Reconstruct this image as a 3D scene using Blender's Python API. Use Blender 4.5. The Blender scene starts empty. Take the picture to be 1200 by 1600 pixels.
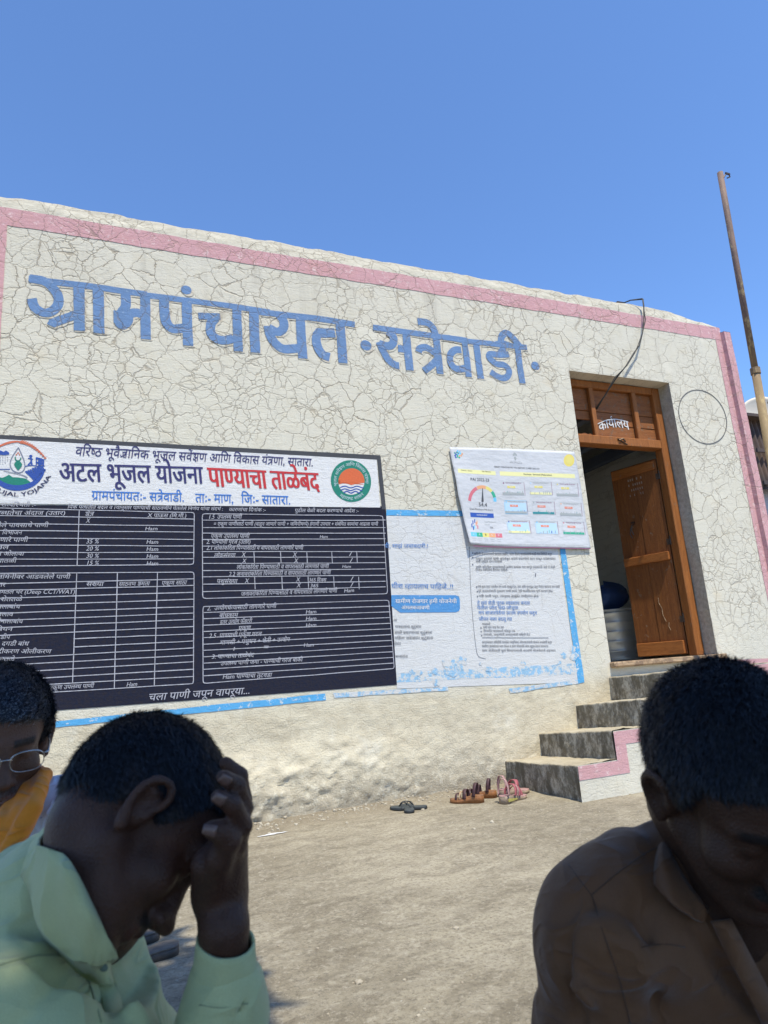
import bpy, math, random
import numpy as np
from mathutils import Vector, Matrix
from math import radians, sin, cos, tan, atan2, pi, sqrt, hypot

random.seed(7)
rng = np.random.default_rng(11)
S = bpy.context.scene
COL = S.collection

# ------------------------------------------------------------------ camera
CAM_H = 0.84            # a phone held by somebody sitting on the ground
WALL_Y = 4.4            # front face of the office
YAW, PITCH, ROLL, FPX = radians(23.04), radians(13.13), radians(-4.19), 1060.0
_f = np.array([sin(YAW) * cos(PITCH), cos(YAW) * cos(PITCH), sin(PITCH)])
_r = np.array([cos(YAW), -sin(YAW), 0.0])
_u = np.cross(_r, _f)
CR = _r * cos(ROLL) + _u * sin(ROLL)
CU = -_r * sin(ROLL) + _u * cos(ROLL)
CF = _f
CO = np.array([0.0, 0.0, CAM_H])
cam = bpy.data.cameras.new('camera')
cam.sensor_fit = 'VERTICAL'
cam.sensor_height = 36.0
cam.lens = FPX / 1600.0 * 36.0
cam.clip_start = 0.05
cam.clip_end = 1500
cam.dof.use_dof = True
cam.dof.focus_distance = 4.4
cam.dof.aperture_fstop = 9.0
camo = bpy.data.objects.new('camera', cam)
COL.objects.link(camo)
M = Matrix(((CR[0], CU[0], -CF[0], CO[0]), (CR[1], CU[1], -CF[1], CO[1]), (CR[2], CU[2], -CF[2], CO[2]), (0, 0, 0, 1)))
camo.matrix_world = M
S.camera = camo

# ------------------------------------------------------------------ light
SUN_EL, SUN_AZ = radians(63.5), radians(7.0)      # azimuth: from behind the camera, a little to the right
sd = np.array([sin(SUN_AZ) * cos(SUN_EL), -cos(SUN_AZ) * cos(SUN_EL), sin(SUN_EL)])   # towards the sun
W = bpy.data.worlds.new('World')
S.world = W
W.use_nodes = True
nt = W.node_tree
nt.nodes.clear()
wo = nt.nodes.new('ShaderNodeOutputWorld')
bg = nt.nodes.new('ShaderNodeBackground')
sky = nt.nodes.new('ShaderNodeTexSky')
sky.sky_type = 'NISHITA'
sky.sun_disc = False
sky.sun_elevation = SUN_EL
sky.sun_rotation = atan2(sd[0], sd[1])
sky.altitude = 700
sky.air_density = 1.0
sky.dust_density = 0.0
sky.ozone_density = 10.0
bg.inputs[1].default_value = 0.12
nt.links.new(sky.outputs[0], bg.inputs[0])
nt.links.new(bg.outputs[0], wo.inputs[0])
sl = bpy.data.lights.new('sun', 'SUN')
sl.energy = 2.45
sl.angle = radians(0.5)
sl.color = (1.0, 0.945, 0.77)
so = bpy.data.objects.new('sun', sl)
COL.objects.link(so)
so.rotation_euler = Vector(sd).to_track_quat('Z', 'Y').to_euler()
S.view_settings.view_transform = 'Standard'
S.view_settings.look = 'None'
S.view_settings.gamma = 1
S.view_settings.use_curve_mapping = False
S.view_settings.exposure = 1.17
S.render.engine = 'CYCLES'
S.cycles.max_bounces = 8
S.cycles.use_denoising = True

# ------------------------------------------------------------------ helpers
def ray(px, py):
    return ((px - 600) * CR - (py - 800) * CU) / FPX + CF

def P(px, py, d):                       # a point d metres in front of the phone
    return CO + ray(px, py) * d

def onwall(px, py, Y=WALL_Y):           # where the line of sight meets a plane parallel to the wall
    v = ray(px, py)
    t = Y / v[1]
    q = CO + v * t
    return q[0], q[2]

def onground(px, py, z=0.0):
    v = ray(px, py)
    t = (z - CAM_H) / v[2]
    q = CO + v * t
    return q[0], q[1]

_TAB = rng.random((32, 32, 32)).astype(np.float32)
def vnoise(x, y, z):
    x = np.asarray(x, np.float32); y = np.asarray(y, np.float32) + 0 * x; z = np.asarray(z, np.float32) + 0 * x
    xi = np.floor(x).astype(np.int32); yi = np.floor(y).astype(np.int32); zi = np.floor(z).astype(np.int32)
    fx = x - xi; fy = y - yi; fz = z - zi
    fx = fx * fx * (3 - 2 * fx); fy = fy * fy * (3 - 2 * fy); fz = fz * fz * (3 - 2 * fz)
    r = 0
    for dx in (0, 1):
        wx = fx if dx else 1 - fx
        for dy in (0, 1):
            wy = fy if dy else 1 - fy
            for dz in (0, 1):
                wz = fz if dz else 1 - fz
                r = r + _TAB[(xi + dx) & 31, (yi + dy) & 31, (zi + dz) & 31] * wx * wy * wz
    return r * 2 - 1

def fbm(x, y, z, o=3):
    r = 0; a = 1.0; s = 1.0
    for i in range(o):
        r = r + a * vnoise(np.asarray(x) * s + 7.3 * i, np.asarray(y) * s + 3.1 * i, np.asarray(z) * s + 1.7 * i)
        a *= 0.5; s *= 2.03
    return r

def link(name, me, parent=None, mat=None, smooth=False):
    o = bpy.data.objects.new(name, me)
    COL.objects.link(o)
    if parent is not None:
        o.parent = parent
    if mat is not None and len(me.materials) == 0:
        me.materials.append(mat)
    if smooth:
        me.polygons.foreach_set('use_smooth', [True] * len(me.polygons))
    return o

def pydata(name, v, f, mat=None, parent=None, smooth=False):
    me = bpy.data.meshes.new(name)
    me.from_pydata([tuple(map(float, p)) for p in v], [], [tuple(map(int, q)) for q in f])
    me.update()
    return link(name, me, parent, mat, smooth)

def fastmesh(name, V, F, mat=None, parent=None, smooth=True):
    """V (n,3), F (m,k) arrays"""
    me = bpy.data.meshes.new(name)
    k = F.shape[1]
    me.vertices.add(len(V)); me.vertices.foreach_set('co', np.ascontiguousarray(V, np.float32).ravel())
    me.loops.add(F.size); me.loops.foreach_set('vertex_index', np.ascontiguousarray(F, np.int32).ravel())
    me.polygons.add(len(F))
    me.polygons.foreach_set('loop_start', np.arange(0, F.size, k, dtype=np.int32))
    me.polygons.foreach_set('loop_total', np.full(len(F), k, np.int32))
    me.polygons.foreach_set('use_smooth', np.full(len(F), smooth, bool))
    me.update(calc_edges=True)
    return link(name, me, parent, mat)

def tag(o, label=None, cat=None, group=None, kind=None):
    if label: o['label'] = label
    if cat: o['category'] = cat
    if group: o['group'] = group
    if kind: o['kind'] = kind
    return o

def empty(name, loc, label=None, cat=None, group=None):
    o = bpy.data.objects.new(name, None)
    COL.objects.link(o)
    o.location = loc
    o.empty_display_size = 0.1
    tag(o, label, cat, group)
    bpy.context.view_layer.update()
    return o

def adopt(o, par):                      # parent keeping the world place
    o.parent = par
    o.matrix_parent_inverse = par.matrix_world.inverted()
    return o

class MB:
    """collects shapes into ONE mesh"""
    def __init__(s): s.v = []; s.f = []
    def add(s, v, f):
        n = len(s.v); s.v += [tuple(map(float, p)) for p in v]; s.f += [tuple(i + n for i in q) for q in f]
    def box(s, x0, x1, y0, y1, z0, z1, b=0.0, jit=0.0):
        if b <= 0:
            v = [(x, y, z) for x in (x0, x1) for y in (y0, y1) for z in (z0, z1)]
            f = [(0, 1, 3, 2), (4, 6, 7, 5), (0, 4, 5, 1), (2, 3, 7, 6), (0, 2, 6, 4), (1, 5, 7, 3)]
        else:                            # bevelled box: each corner as three vertices
            v = []; idx = {}
            for cx in (0, 1):
                for cy in (0, 1):
                    for cz in (0, 1):
                        X = (x0, x1)[cx]; Y = (y0, y1)[cy]; Z = (z0, z1)[cz]
                        ix = b if cx == 0 else -b; iy = b if cy == 0 else -b; iz = b if cz == 0 else -b
                        idx[cx, cy, cz] = len(v)
                        v += [(X, Y + iy, Z + iz), (X + ix, Y, Z + iz), (X + ix, Y + iy, Z)]
            f = []
            g = lambda a, b_, c, k: idx[a, b_, c] + k
            f += [(g(0,0,0,0), g(0,0,1,0), g(0,1,1,0), g(0,1,0,0)), (g(1,0,0,0), g(1,1,0,0), g(1,1,1,0), g(1,0,1,0))]
            f += [(g(0,0,0,1), g(1,0,0,1), g(1,0,1,1), g(0,0,1,1)), (g(0,1,0,1), g(0,1,1,1), g(1,1,1,1), g(1,1,0,1))]
            f += [(g(0,0,0,2), g(0,1,0,2), g(1,1,0,2), g(1,0,0,2)), (g(0,0,1,2), g(1,0,1,2), g(1,1,1,2), g(0,1,1,2))]
            for cz in (0, 1):
                for cy in (0, 1):
                    f.append((g(0,cy,cz,1), g(1,cy,cz,1), g(1,cy,cz,2), g(0,cy,cz,2)))
                for cx in (0, 1):
                    f.append((g(cx,0,cz,0), g(cx,1,cz,0), g(cx,1,cz,2), g(cx,0,cz,2)))
            for cx in (0, 1):
                for cy in (0, 1):
                    f.append((g(cx,cy,0,0), g(cx,cy,1,0), g(cx,cy,1,1), g(cx,cy,0,1)))
            for k in idx.values(): f.append((k, k + 1, k + 2))
        if jit:
            v = [(a + random.uniform(-jit, jit), c + random.uniform(-jit, jit), d + random.uniform(-jit, jit)) for a, c, d in v]
        s.add(v, f)
    def tube(s, pts, r, n=8, cap=True):
        pts = [np.array(p, float) for p in pts]
        rs = r if hasattr(r, '__len__') else [r] * len(pts)
        v = []; up = None
        for i, p in enumerate(pts):
            t = pts[min(i + 1, len(pts) - 1)] - pts[max(i - 1, 0)]
            t /= (np.linalg.norm(t) + 1e-9)
            if up is None:
                up = np.array([0, 0, 1.0]) if abs(t[2]) < .9 else np.array([1.0, 0, 0])
            a = np.cross(t, up); a /= (np.linalg.norm(a) + 1e-9); b = np.cross(a, t); up = b
            for k in range(n):
                th = 2 * pi * k / n
                v.append(p + rs[i] * (a * cos(th) + b * sin(th)))
        f = []
        for i in range(len(pts) - 1):
            for k in range(n):
                f.append((i * n + k, i * n + (k + 1) % n, (i + 1) * n + (k + 1) % n, (i + 1) * n + k))
        if cap:
            f.append(tuple(range(n - 1, -1, -1))); f.append(tuple((len(pts) - 1) * n + k for k in range(n)))
        s.add(v, f)
    def lathe(s, prof, c, n=32):
        v = []; f = []
        for r, z in prof:
            for k in range(n):
                v.append((c[0] + r * cos(2 * pi * k / n), c[1] + r * sin(2 * pi * k / n), c[2] + z))
        for i in range(len(prof) - 1):
            for k in range(n):
                f.append((i * n + k, i * n + (k + 1) % n, (i + 1) * n + (k + 1) % n, (i + 1) * n + k))
        s.add(v, f)
    def grid(s, fn, nu, nv):
        v = [fn(i / nu, j / nv) for j in range(nv + 1) for i in range(nu + 1)]
        f = [(j * (nu + 1) + i, j * (nu + 1) + i + 1, (j + 1) * (nu + 1) + i + 1, (j + 1) * (nu + 1) + i) for j in range(nv) for i in range(nu)]
        s.add(v, f)
    def build(s, name, mat, parent=None, smooth=False, world=True):
        me = bpy.data.meshes.new(name)
        me.from_pydata(s.v, [], s.f)
        me.validate()
        me.update()
        o = link(name, me, None, mat, smooth)
        if parent is not None:
            if world: adopt(o, parent)
            else: o.parent = parent
        return o

def recalc(o):
    import bmesh
    bm = bmesh.new(); bm.from_mesh(o.data); bmesh.ops.recalc_face_normals(bm, faces=bm.faces[:]); bm.to_mesh(o.data); bm.free()
    return o

# ------------------------------------------------------------------ materials
class N:
    def __init__(s, name, rough=0.8, spec=0.3):
        s.m = bpy.data.materials.new(name); s.m.use_nodes = True
        s.t = s.m.node_tree; s.b = s.t.nodes['Principled BSDF']
        s.b.inputs['Roughness'].default_value = rough
        s.b.inputs['Specular IOR Level'].default_value = spec
        s._p = None
    def n(s, t, **k):
        x = s.t.nodes.new(t)
        for a, v in k.items(): setattr(x, a, v)
        return x
    def l(s, a, b): s.t.links.new(a, b)
    def set(s, sock, v):
        if hasattr(v, 'links'): s.l(v, sock)
        elif v is not None:
            sock.default_value = v
    @property
    def pos(s):
        if s._p is None: s._p = s.n('ShaderNodeNewGeometry').outputs['Position']
        return s._p
    @property
    def obj(s):
        return s.n('ShaderNodeTexCoord').outputs['Object']
    def vec(s, v, sc=(1, 1, 1), loc=(0, 0, 0)):
        m = s.n('ShaderNodeMapping'); m.inputs['Scale'].default_value = sc; m.inputs['Location'].default_value = loc; s.l(v, m.inputs[0]); return m.outputs[0]
    def noise(s, sc, det=4, rough=0.55, v=None, out=0):
        x = s.n('ShaderNodeTexNoise'); x.inputs['Scale'].default_value = sc; x.inputs['Detail'].default_value = det; x.inputs['Roughness'].default_value = rough
        s.l(v if v is not None else s.pos, x.inputs['Vector']); return x.outputs[out]
    def vor(s, sc, feat='DISTANCE_TO_EDGE', v=None, out='Distance', rand=1.0):
        x = s.n('ShaderNodeTexVoronoi', feature=feat); x.inputs['Scale'].default_value = sc; x.inputs['Randomness'].default_value = rand
        s.l(v if v is not None else s.pos, x.inputs['Vector']); return x.outputs[out]
    def ma(s, op, a, b=None, c=None, clamp=False):
        x = s.n('ShaderNodeMath', operation=op, use_clamp=clamp)
        s.set(x.inputs[0], a)
        if b is not None: s.set(x.inputs[1], b)
        if c is not None: s.set(x.inputs[2], c)
        return x.outputs[0]
    def vm(s, op, a, b=None, sc=None):
        x = s.n('ShaderNodeVectorMath', operation=op); s.set(x.inputs[0], a)
        if b is not None: s.set(x.inputs[1], b)
        if sc is not None: s.set(x.inputs[3], sc)
        return x.outputs[0]
    def rng(s, v, a, b, c=0.0, d=1.0, smooth=False):
        x = s.n('ShaderNodeMapRange'); x.clamp = True
        if smooth: x.interpolation_type = 'SMOOTHSTEP'
        s.set(x.inputs[0], v); s.set(x.inputs[1], a); s.set(x.inputs[2], b); s.set(x.inputs[3], c); s.set(x.inputs[4], d); return x.outputs[0]
    def mix(s, f, a, b, mode='MIX'):
        x = s.n('ShaderNodeMix', data_type='RGBA', blend_type=mode)
        s.set(x.inputs[0], f)
        for i, c in ((6, a), (7, b)):
            s.set(x.inputs[i], c if hasattr(c, 'links') else (tuple(c) + (1,))[:4])
        return x.outputs[2]
    def xyz(s, i, v=None):
        x = s.n('ShaderNodeSeparateXYZ'); s.l(v if v is not None else s.pos, x.inputs[0]); return x.outputs[i]
    def col(s, c):
        if hasattr(c, 'links'): s.l(c, s.b.inputs['Base Color'])
        else: s.b.inputs['Base Color'].default_value = (tuple(c) + (1,))[:4]
    def bump(s, h, dist=0.004, st=1.0):
        x = s.n('ShaderNodeBump'); x.inputs['Distance'].default_value = dist; x.inputs['Strength'].default_value = st
        s.l(h, x.inputs['Height']); s.l(x.outputs[0], s.b.inputs['Normal'])

def crack_field(n, amt=1.0):
    """0..1 mask of the crazing that runs through plaster and paint alike"""
    p = n.pos
    w1 = n.vm('SCALE', n.vm('SUBTRACT', n.noise(2.2, 2, .5, out=1), (.5, .5, .5)), sc=0.13)
    w2 = n.vm('SCALE', n.vm('SUBTRACT', n.noise(15, 3, .6, out=1), (.5, .5, .5)), sc=0.062)
    w3 = n.vm('SCALE', n.vm('SUBTRACT', n.noise(55, 2, .6, out=1), (.5, .5, .5)), sc=0.016)
    v = n.vm('ADD', n.vm('ADD', n.vm('ADD', p, w1), w2), w3)
    v = n.vm('MULTIPLY', v, (1.0, 0.0, 1.05))
    d1 = n.vor(5.6, v=v, rand=.9)
    d2 = n.vor(12.0, v=n.vec(v, loc=(3.3, 0, 1.7)))
    wid = n.rng(n.noise(3.5, 3, .6), .36, .64, .007, .028)
    c1 = n.rng(d1, 0.0, wid, 1.0, 0.0)
    m2 = n.rng(n.noise(2.6, 3, .5, v=n.vec(p, loc=(9, 2, 4))), .40, .58, 0.0, 1.0)
    c2 = n.ma('MULTIPLY', n.rng(d2, 0.0, .040, .75, 0.0), m2)
    c1 = n.ma('MULTIPLY', c1, n.rng(n.noise(1.7, 3, .6, v=n.vec(p, loc=(5, 5, 8))), .36, .60, .55, 1.0))
    c = n.ma('MAXIMUM', c1, c2)
    halo = n.ma('MULTIPLY', n.rng(d1, 0.0, .07, 1.0, 0.0), n.rng(n.noise(3.1, 3), .5, .7, 0, .28))
    c = n.ma('MAXIMUM', c, halo)
    return n.ma('MULTIPLY', c, amt)

def zone_mask(n):
    """cracks are strongest high on the wall, die out near the ground and on the newer painted panels"""
    z = n.xyz(2)
    return n.rng(n.ma('ADD', z, n.ma('MULTIPLY', n.noise(1.5, 2), .5)), 1.0, 1.5, .25, 1.0)

def plaster(name, base, dirt=(.36, .32, .26), crack=1.0, lower=True, bumpy=1.0, mott=1.0, wear=None, under=(.60, .57, .50)):
    n = N(name, .92, .12)
    p = n.pos
    a = n.noise(1.3, 4, .6)
    b = n.noise(9, 5, .65)
    fine = n.noise(90, 4, .7)
    grit = n.noise(260, 2, .6)
    c = base
    c = n.mix(n.rng(a, .45, .7, 0, .22 * mott), c, tuple(x * k for x, k in zip(base, (.86, .84, .80))))
    c = n.mix(n.rng(b, .5, .75, 0, .40 * mott), c, tuple(x * k for x, k in zip(base, (.90, .86, .76))))
    warm = n.rng(n.noise(4.2, 3, .6, v=n.vec(p, loc=(4, 7, 1))), .60, .78, 0, .35 * mott)
    c = n.mix(warm, c, tuple(x * k for x, k in zip(base, (.98, .84, .66))))
    streak = n.rng(n.noise(1.0, 3, .6, v=n.vec(p, (9, 9, .5))), .56, .76, 0, .20 * mott)
    c = n.mix(streak, c, tuple(x * .78 for x in base))
    if wear is not None:
        w = n.rng(n.noise(26, 5, .75), wear, wear + .06, 0, 1)
        c = n.mix(w, c, under)
    if lower:
        z = n.ma('ADD', n.xyz(2), n.ma('MULTIPLY', n.ma('SUBTRACT', n.noise(3, 4, .6), .5), .18))
        lo = n.rng(z, .62, .74, 1, 0)
        c = n.mix(n.ma('MULTIPLY', lo, .85), c, n.mix(n.rng(n.noise(7, 5, .7), .35, .65, 0, 1), (.66, .59, .45), (.52, .45, .33)))
        base_m = n.rng(n.ma('ADD', n.xyz(2), n.ma('MULTIPLY', n.ma('SUBTRACT', n.noise(6, 5, .7), .5), .25)), .05, .30, 1, 0)
        c = n.mix(n.ma('MULTIPLY', base_m, .70), c, n.mix(n.rng(n.noise(22, 5, .8), .50, .38, 0, 1), (.36, .31, .24), (.72, .68, .57)))
        drip = n.ma('MULTIPLY', n.rng(n.noise(1, 4, .65, v=n.vec(p, (7, 7, .35), (3, 0, 0))), .54, .74, 0, .55), n.rng(n.xyz(2), 3.0, 3.8, 0, 1))
        c = n.mix(drip, c, (.34, .31, .26))
        patch = n.ma('MULTIPLY', n.rng(n.noise(2.3, 5, .7, v=n.vec(p, loc=(8, 3, 3))), .56, .66, 0, .5), 1.0)
        c = n.mix(patch, c, tuple(min(.8, x * 1.14) for x in base))
        tp = n.rng(n.xyz(2), 3.925, 3.96, 0, .9)
        c = n.mix(tp, c, n.mix(n.rng(n.noise(9, 6, .75, v=n.vec(p, (1, 1, 2.5))), .40, .62), (.56, .52, .43), (.40, .37, .30)))
        # grey weathering along the top of the parapet
        tz = n.rng(n.ma('ADD', n.xyz(2), n.ma('MULTIPLY', n.ma('SUBTRACT', n.noise(5, 5, .7), .5), .22)), 3.97, 4.12, 0, .80)
        c = n.mix(tz, c, n.mix(n.noise(30, 4, .7), (.50, .46, .38), (.22, .19, .15)))
        dz = n.rng(z, .0, .16, .55, 0)
        c = n.mix(dz, c, (.30, .26, .20))
    if crack > 0:
        cm = n.ma('MULTIPLY', crack_field(n, crack), zone_mask(n))
        c = n.mix(n.ma('MULTIPLY', cm, .74), c, n.mix(n.noise(8, 2), (.33, .26, .18), (.17, .14, .11)))
    sp = n.rng(n.noise(170, 3, .7), .66, .74, 0, .45)
    c = n.mix(sp, c, dirt)
    n.col(c)
    rough_low = n.rng(n.xyz(2), .2, .9, 3.0, 1.0) if lower else 1.0
    h = n.ma('ADD', n.ma('MULTIPLY', fine, n.ma('MULTIPLY', rough_low, .55 * bumpy)), n.ma('MULTIPLY', b, .8 * bumpy))
    h = n.ma('ADD', h, n.ma('MULTIPLY', grit, .22 * bumpy))
    # trowel ripples, short and level
    h = n.ma('ADD', h, n.ma('MULTIPLY', n.noise(14, 4, .7, v=n.vec(p, (1, 1, 5.5))), .55 * bumpy))
    if crack > 0:
        h = n.ma('SUBTRACT', h, n.ma('MULTIPLY', cm, .9))
    n.bump(h, .007, .75)
    return n.m

def paint(name, c, var=.18, rough=.75, spec=.25, bumpy=.5, alt=None):
    n = N(name, rough, spec)
    k = n.rng(n.noise(60, 4, .7), .35, .7, 0, 1)
    n.col(n.mix(n.ma('MULTIPLY', k, var * 2), c, alt if alt else tuple(x * .72 + .03 for x in c)))
    h = n.ma('ADD', n.noise(90, 4, .7), n.ma('MULTIPLY', n.noise(14, 4, .7, v=n.vec(n.pos, (1, 1, 5.5))), .6))
    n.bump(h, .005 * bumpy, .7)
    return n.m

CREAM = (.625, .590, .505)
M_wall = plaster('cracked_cream_plaster', CREAM)
M_pink = plaster('pink_limewash', (.58, .335, .355), crack=.8, lower=False, wear=.57, under=(.66, .48, .48))
M_blueletter = plaster('faded_blue_lettering', (.15, .25, .45), crack=.9, lower=False, mott=1.6, wear=.60, under=(.26, .35, .51))
M_outline = plaster('old_orange_underpaint', (.60, .54, .455), crack=1.0, lower=False, wear=.48, under=CREAM)
M_header = plaster('white_board_paint', (.66, .655, .67), crack=.10, lower=False, mott=.5)
M_dark = paint('navy_black_board_paint', (.014, .018, .038), var=.45, alt=(.028, .024, .030), bumpy=.8, spec=.1, rough=.85)
M_frameb = paint('black_board_border', (.055, .058, .070), bumpy=.7)
M_line = paint('white_line_paint', (.46, .46, .52), var=.35, alt=(.20, .20, .24))
M_whitetxt = paint('white_lettering', (.46, .46, .52), var=.35, alt=(.25, .25, .3))
M_navytxt = paint('navy_lettering', (.035, .035, .14))
M_redtxt = paint('red_lettering', (.50, .035, .045))
M_bluetxt = paint('bright_blue_lettering', (.04, .17, .55))
M_green = paint('teal_green_paint', (.015, .20, .15))
M_orange = paint('orange_red_paint', (.62, .13, .05))
M_emblue = paint('emblem_blue_paint', (.03, .08, .34))
M_mural = plaster('pale_mural_ground', (.60, .60, .61), crack=.30, lower=False, mott=.5, wear=.70, under=(.62, .56, .46))
M_sky = plaster('sky_blue_border_paint', (.10, .36, .66), crack=.3, lower=False, wear=.57, under=(.52, .58, .62))
M_skyfade = plaster('faded_sky_blue_wash', (.28, .47, .66), crack=.3, lower=False, wear=.46, under=(.58, .58, .58))
M_graytxt = paint('grey_lettering', (.17, .18, .22))

# ================================================================== THE SETTING: ground
def ground_h(x, y):
    x = np.asarray(x, float); y = np.asarray(y, float)
    near = np.exp(-((x - 1.5) / 6) ** 2 - ((y - 2) / 5) ** 2)
    h = (.010 * fbm(x * 1.3, y * 1.3, 0.3, 3) + .0035 * fbm(x * 9, y * 9, 2.3, 2)) * near
    edge = np.clip(1 - (4.36 - y) / .28, 0, 1)
    return h + edge ** 2 * (.018 + .022 * (fbm(x * 6, y * 6, 5.5, 3) + .3)) * near

def make_ground():
    xs = np.concatenate([-np.geomspace(300, 2.05, 22), np.arange(-2, 6.5, .03), np.geomspace(6.55, 300, 22)])
    ys = np.concatenate([-np.geomspace(300, .55, 22), np.arange(-.5, 4.75, .03), np.geomspace(4.8, 300, 22)])
    X, Y = np.meshgrid(xs, ys)
    V = np.stack([X, Y, ground_h(X, Y)], -1).reshape(-1, 3)
    nx, ny = len(xs), len(ys)
    i, j = np.meshgrid(np.arange(nx - 1), np.arange(ny - 1))
    a = (j * nx + i).ravel()
    F = np.stack([a, a + 1, a + nx + 1, a + nx], -1)
    n = N('dusty_concrete_yard', .95, .1)
    p = n.pos
    warp = n.vm('ADD', p, n.vm('SCALE', n.vm('SUBTRACT', n.noise(3, 3, out=1), (.5, .5, .5)), sc=.25))
    big = n.noise(1.1, 5, .62, v=warp)
    c = n.mix(n.rng(big, .38, .64, 0, 1, True), (.310, .266, .195), (.465, .408, .308))
    sw = n.noise(5.0, 6, .72, v=n.vec(warp, (1, 2.2, 1)))
    c = n.mix(n.rng(sw, .44, .60, 0, .55), c, (.190, .160, .118))
    c = n.mix(n.rng(n.noise(11, 6, .75, v=n.vec(warp, loc=(4, 1, 0))), .50, .66, 0, .55), c, (.47, .415, .325))
    c = n.mix(n.rng(n.noise(70, 5, .85), .49, .60, 0, .65), c, (.165, .14, .105))
    c = n.mix(n.rng(n.noise(33, 6, .85, v=n.vec(p, loc=(7, 7, 0))), .53, .62, 0, .6), c, (.54, .48, .38))
    c = n.mix(n.rng(n.noise(150, 3, .8, v=n.vec(p, loc=(2, 6, 0))), .60, .70, 0, .6), c, (.52, .47, .385))
    # pale splashes of lime near the wall and a few white chips
    chips = n.vor(26, 'F1')
    c = n.mix(n.ma('MULTIPLY', n.rng(chips, .05, .10, 1, 0), n.rng(n.noise(2.2, 2), .52, .62, 0, .8)), c, (.68, .63, .54))
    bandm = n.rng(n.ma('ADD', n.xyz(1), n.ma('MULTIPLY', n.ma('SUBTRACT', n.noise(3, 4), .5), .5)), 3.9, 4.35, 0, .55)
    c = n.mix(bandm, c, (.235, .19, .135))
    n.col(c)
    h = n.ma('ADD', n.ma('MULTIPLY', n.noise(60, 6, .85), 1.6), n.ma('MULTIPLY', n.noise(9, 5, .7), 1.4))
    h = n.ma('ADD', h, n.ma('MULTIPLY', n.noise(220, 2, .6), .5))
    n.bump(h, .008, .8)
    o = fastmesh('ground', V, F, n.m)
    tag(o, kind='structure')
make_ground()

# ================================================================== THE OFFICE
DX0, DX1, DZ0, DZ1 = 3.715, 4.855, .775, 3.265        # door opening
WX0, WX1 = -1.15, 5.66

def topdrop(x):
    x = np.asarray(x, float)
    d = np.clip((x - 5.10) / .55, 0, 1) ** 1.5 * .20
    d = d + np.clip((-.50 - x) / .5, 0, 1) ** 1.2 * .10
    return d + .012 * fbm(x * 1.7, 3.3, 1.1, 3)

def wall_y(x, z):
    x = np.asarray(x, float); z = np.asarray(z, float)
    y = WALL_Y + .006 * vnoise(x * .9, z * .9, .5)
    k = np.clip((.50 - z - .09 * vnoise(x * 1.1, 2.2, 4.1) - .05 * (x > 1.6)) / .30, 0, 1)
    k = k * k * (3 - 2 * k)
    amt = np.clip((2.9 - x) / 2.0, .35, 1)
    y = y - k * amt * (.048 + .012 * fbm(x * 2.2, z * 2, 1.2, 2) + .016 * fbm(x * 17, z * 19, 3.2, 4) + .014 * np.maximum(0, fbm(x * 40, z * 40, 7, 2)))
    low = np.clip((.75 - z) / .2, 0, 1)
    return y - low * (.003 * fbm(x * 5, z * 5, 4.4, 2) + .0035 * fbm(x * 34, z * 34, 1.4, 2))

OFF = empty('office_building', (1.5, WALL_Y, 0), 'low cream office with cracked plaster, pink borders and big blue lettering', 'building')

def front_wall():
    xs = np.concatenate([np.arange(WX0, 3.0, .018), np.arange(3.0, DX0 - .01, .018), [DX0], np.linspace(DX0, DX1, 40)[1:-1], [DX1], np.arange(DX1 + .02, WX1, .02), [WX1]])
    zs = np.concatenate([np.arange(-.06, DZ0 - .005, .014), [DZ0], np.arange(DZ0 + .03, DZ1 - .01, .04), [DZ1], np.arange(DZ1 + .02, 3.93, .035)])
    nz = len(zs)
    nt_ = 12
    X, Z = np.meshgrid(xs, zs)
    Y = wall_y(X, Z)
    # ragged lintel edge
    rows = [np.stack([X[j], Y[j], Z[j]], -1) for j in range(nz)]
    for t in range(1, nt_ + 1):
        s = t / nt_
        # sloping, rounded shoulder of the parapet that leans back
        yy = WALL_Y + .004 + .20 * s ** 1.5 + .012 * fbm(xs * 5, s * 6, 3.7, 3) * min(1, s * 4)
        zz = 3.93 + .20 * sin(s * pi / 2) ** .9 - topdrop(xs) * s + .010 * fbm(xs * 6, s * 5, 8.1, 3) * min(1, s * 3)
        rows.append(np.stack([xs, yy, zz], -1))
    V = np.concatenate(rows)
    nx = len(xs); ny = len(rows)
    F = []
    for j in range(ny - 1):
        for i in range(nx - 1):
            if j < nz - 1:
                cx = (xs[i] + xs[i + 1]) / 2; cz = (zs[j] + zs[j + 1]) / 2
                if DX0 < cx < DX1 and DZ0 < cz < DZ1: continue
            a = j * nx + i
            F.append((a, a + 1, a + nx + 1, a + nx))
    o = fastmesh('front_wall', V, np.array(F), M_wall)
    adopt(o, OFF)
front_wall()

M_raw = N('raw_grey_concrete', .95, .1)
_c = M_raw.mix(M_raw.rng(M_raw.noise(30, 5, .75), .4, .62, 0, 1), (.46, .43, .36), (.33, .305, .255))
_c = M_raw.mix(M_raw.rng(M_raw.noise(2.5, 3), .5, .7, 0, .35), _c, (.50, .46, .38))
M_raw.col(_c); M_raw.bump(M_raw.ma('ADD', M_raw.noise(80, 4, .75), M_raw.noise(14, 4, .6)), .006, .8); M_raw = M_raw.m
M_side = plaster('side_cream_plaster', CREAM, crack=.6, lower=False)

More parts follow.
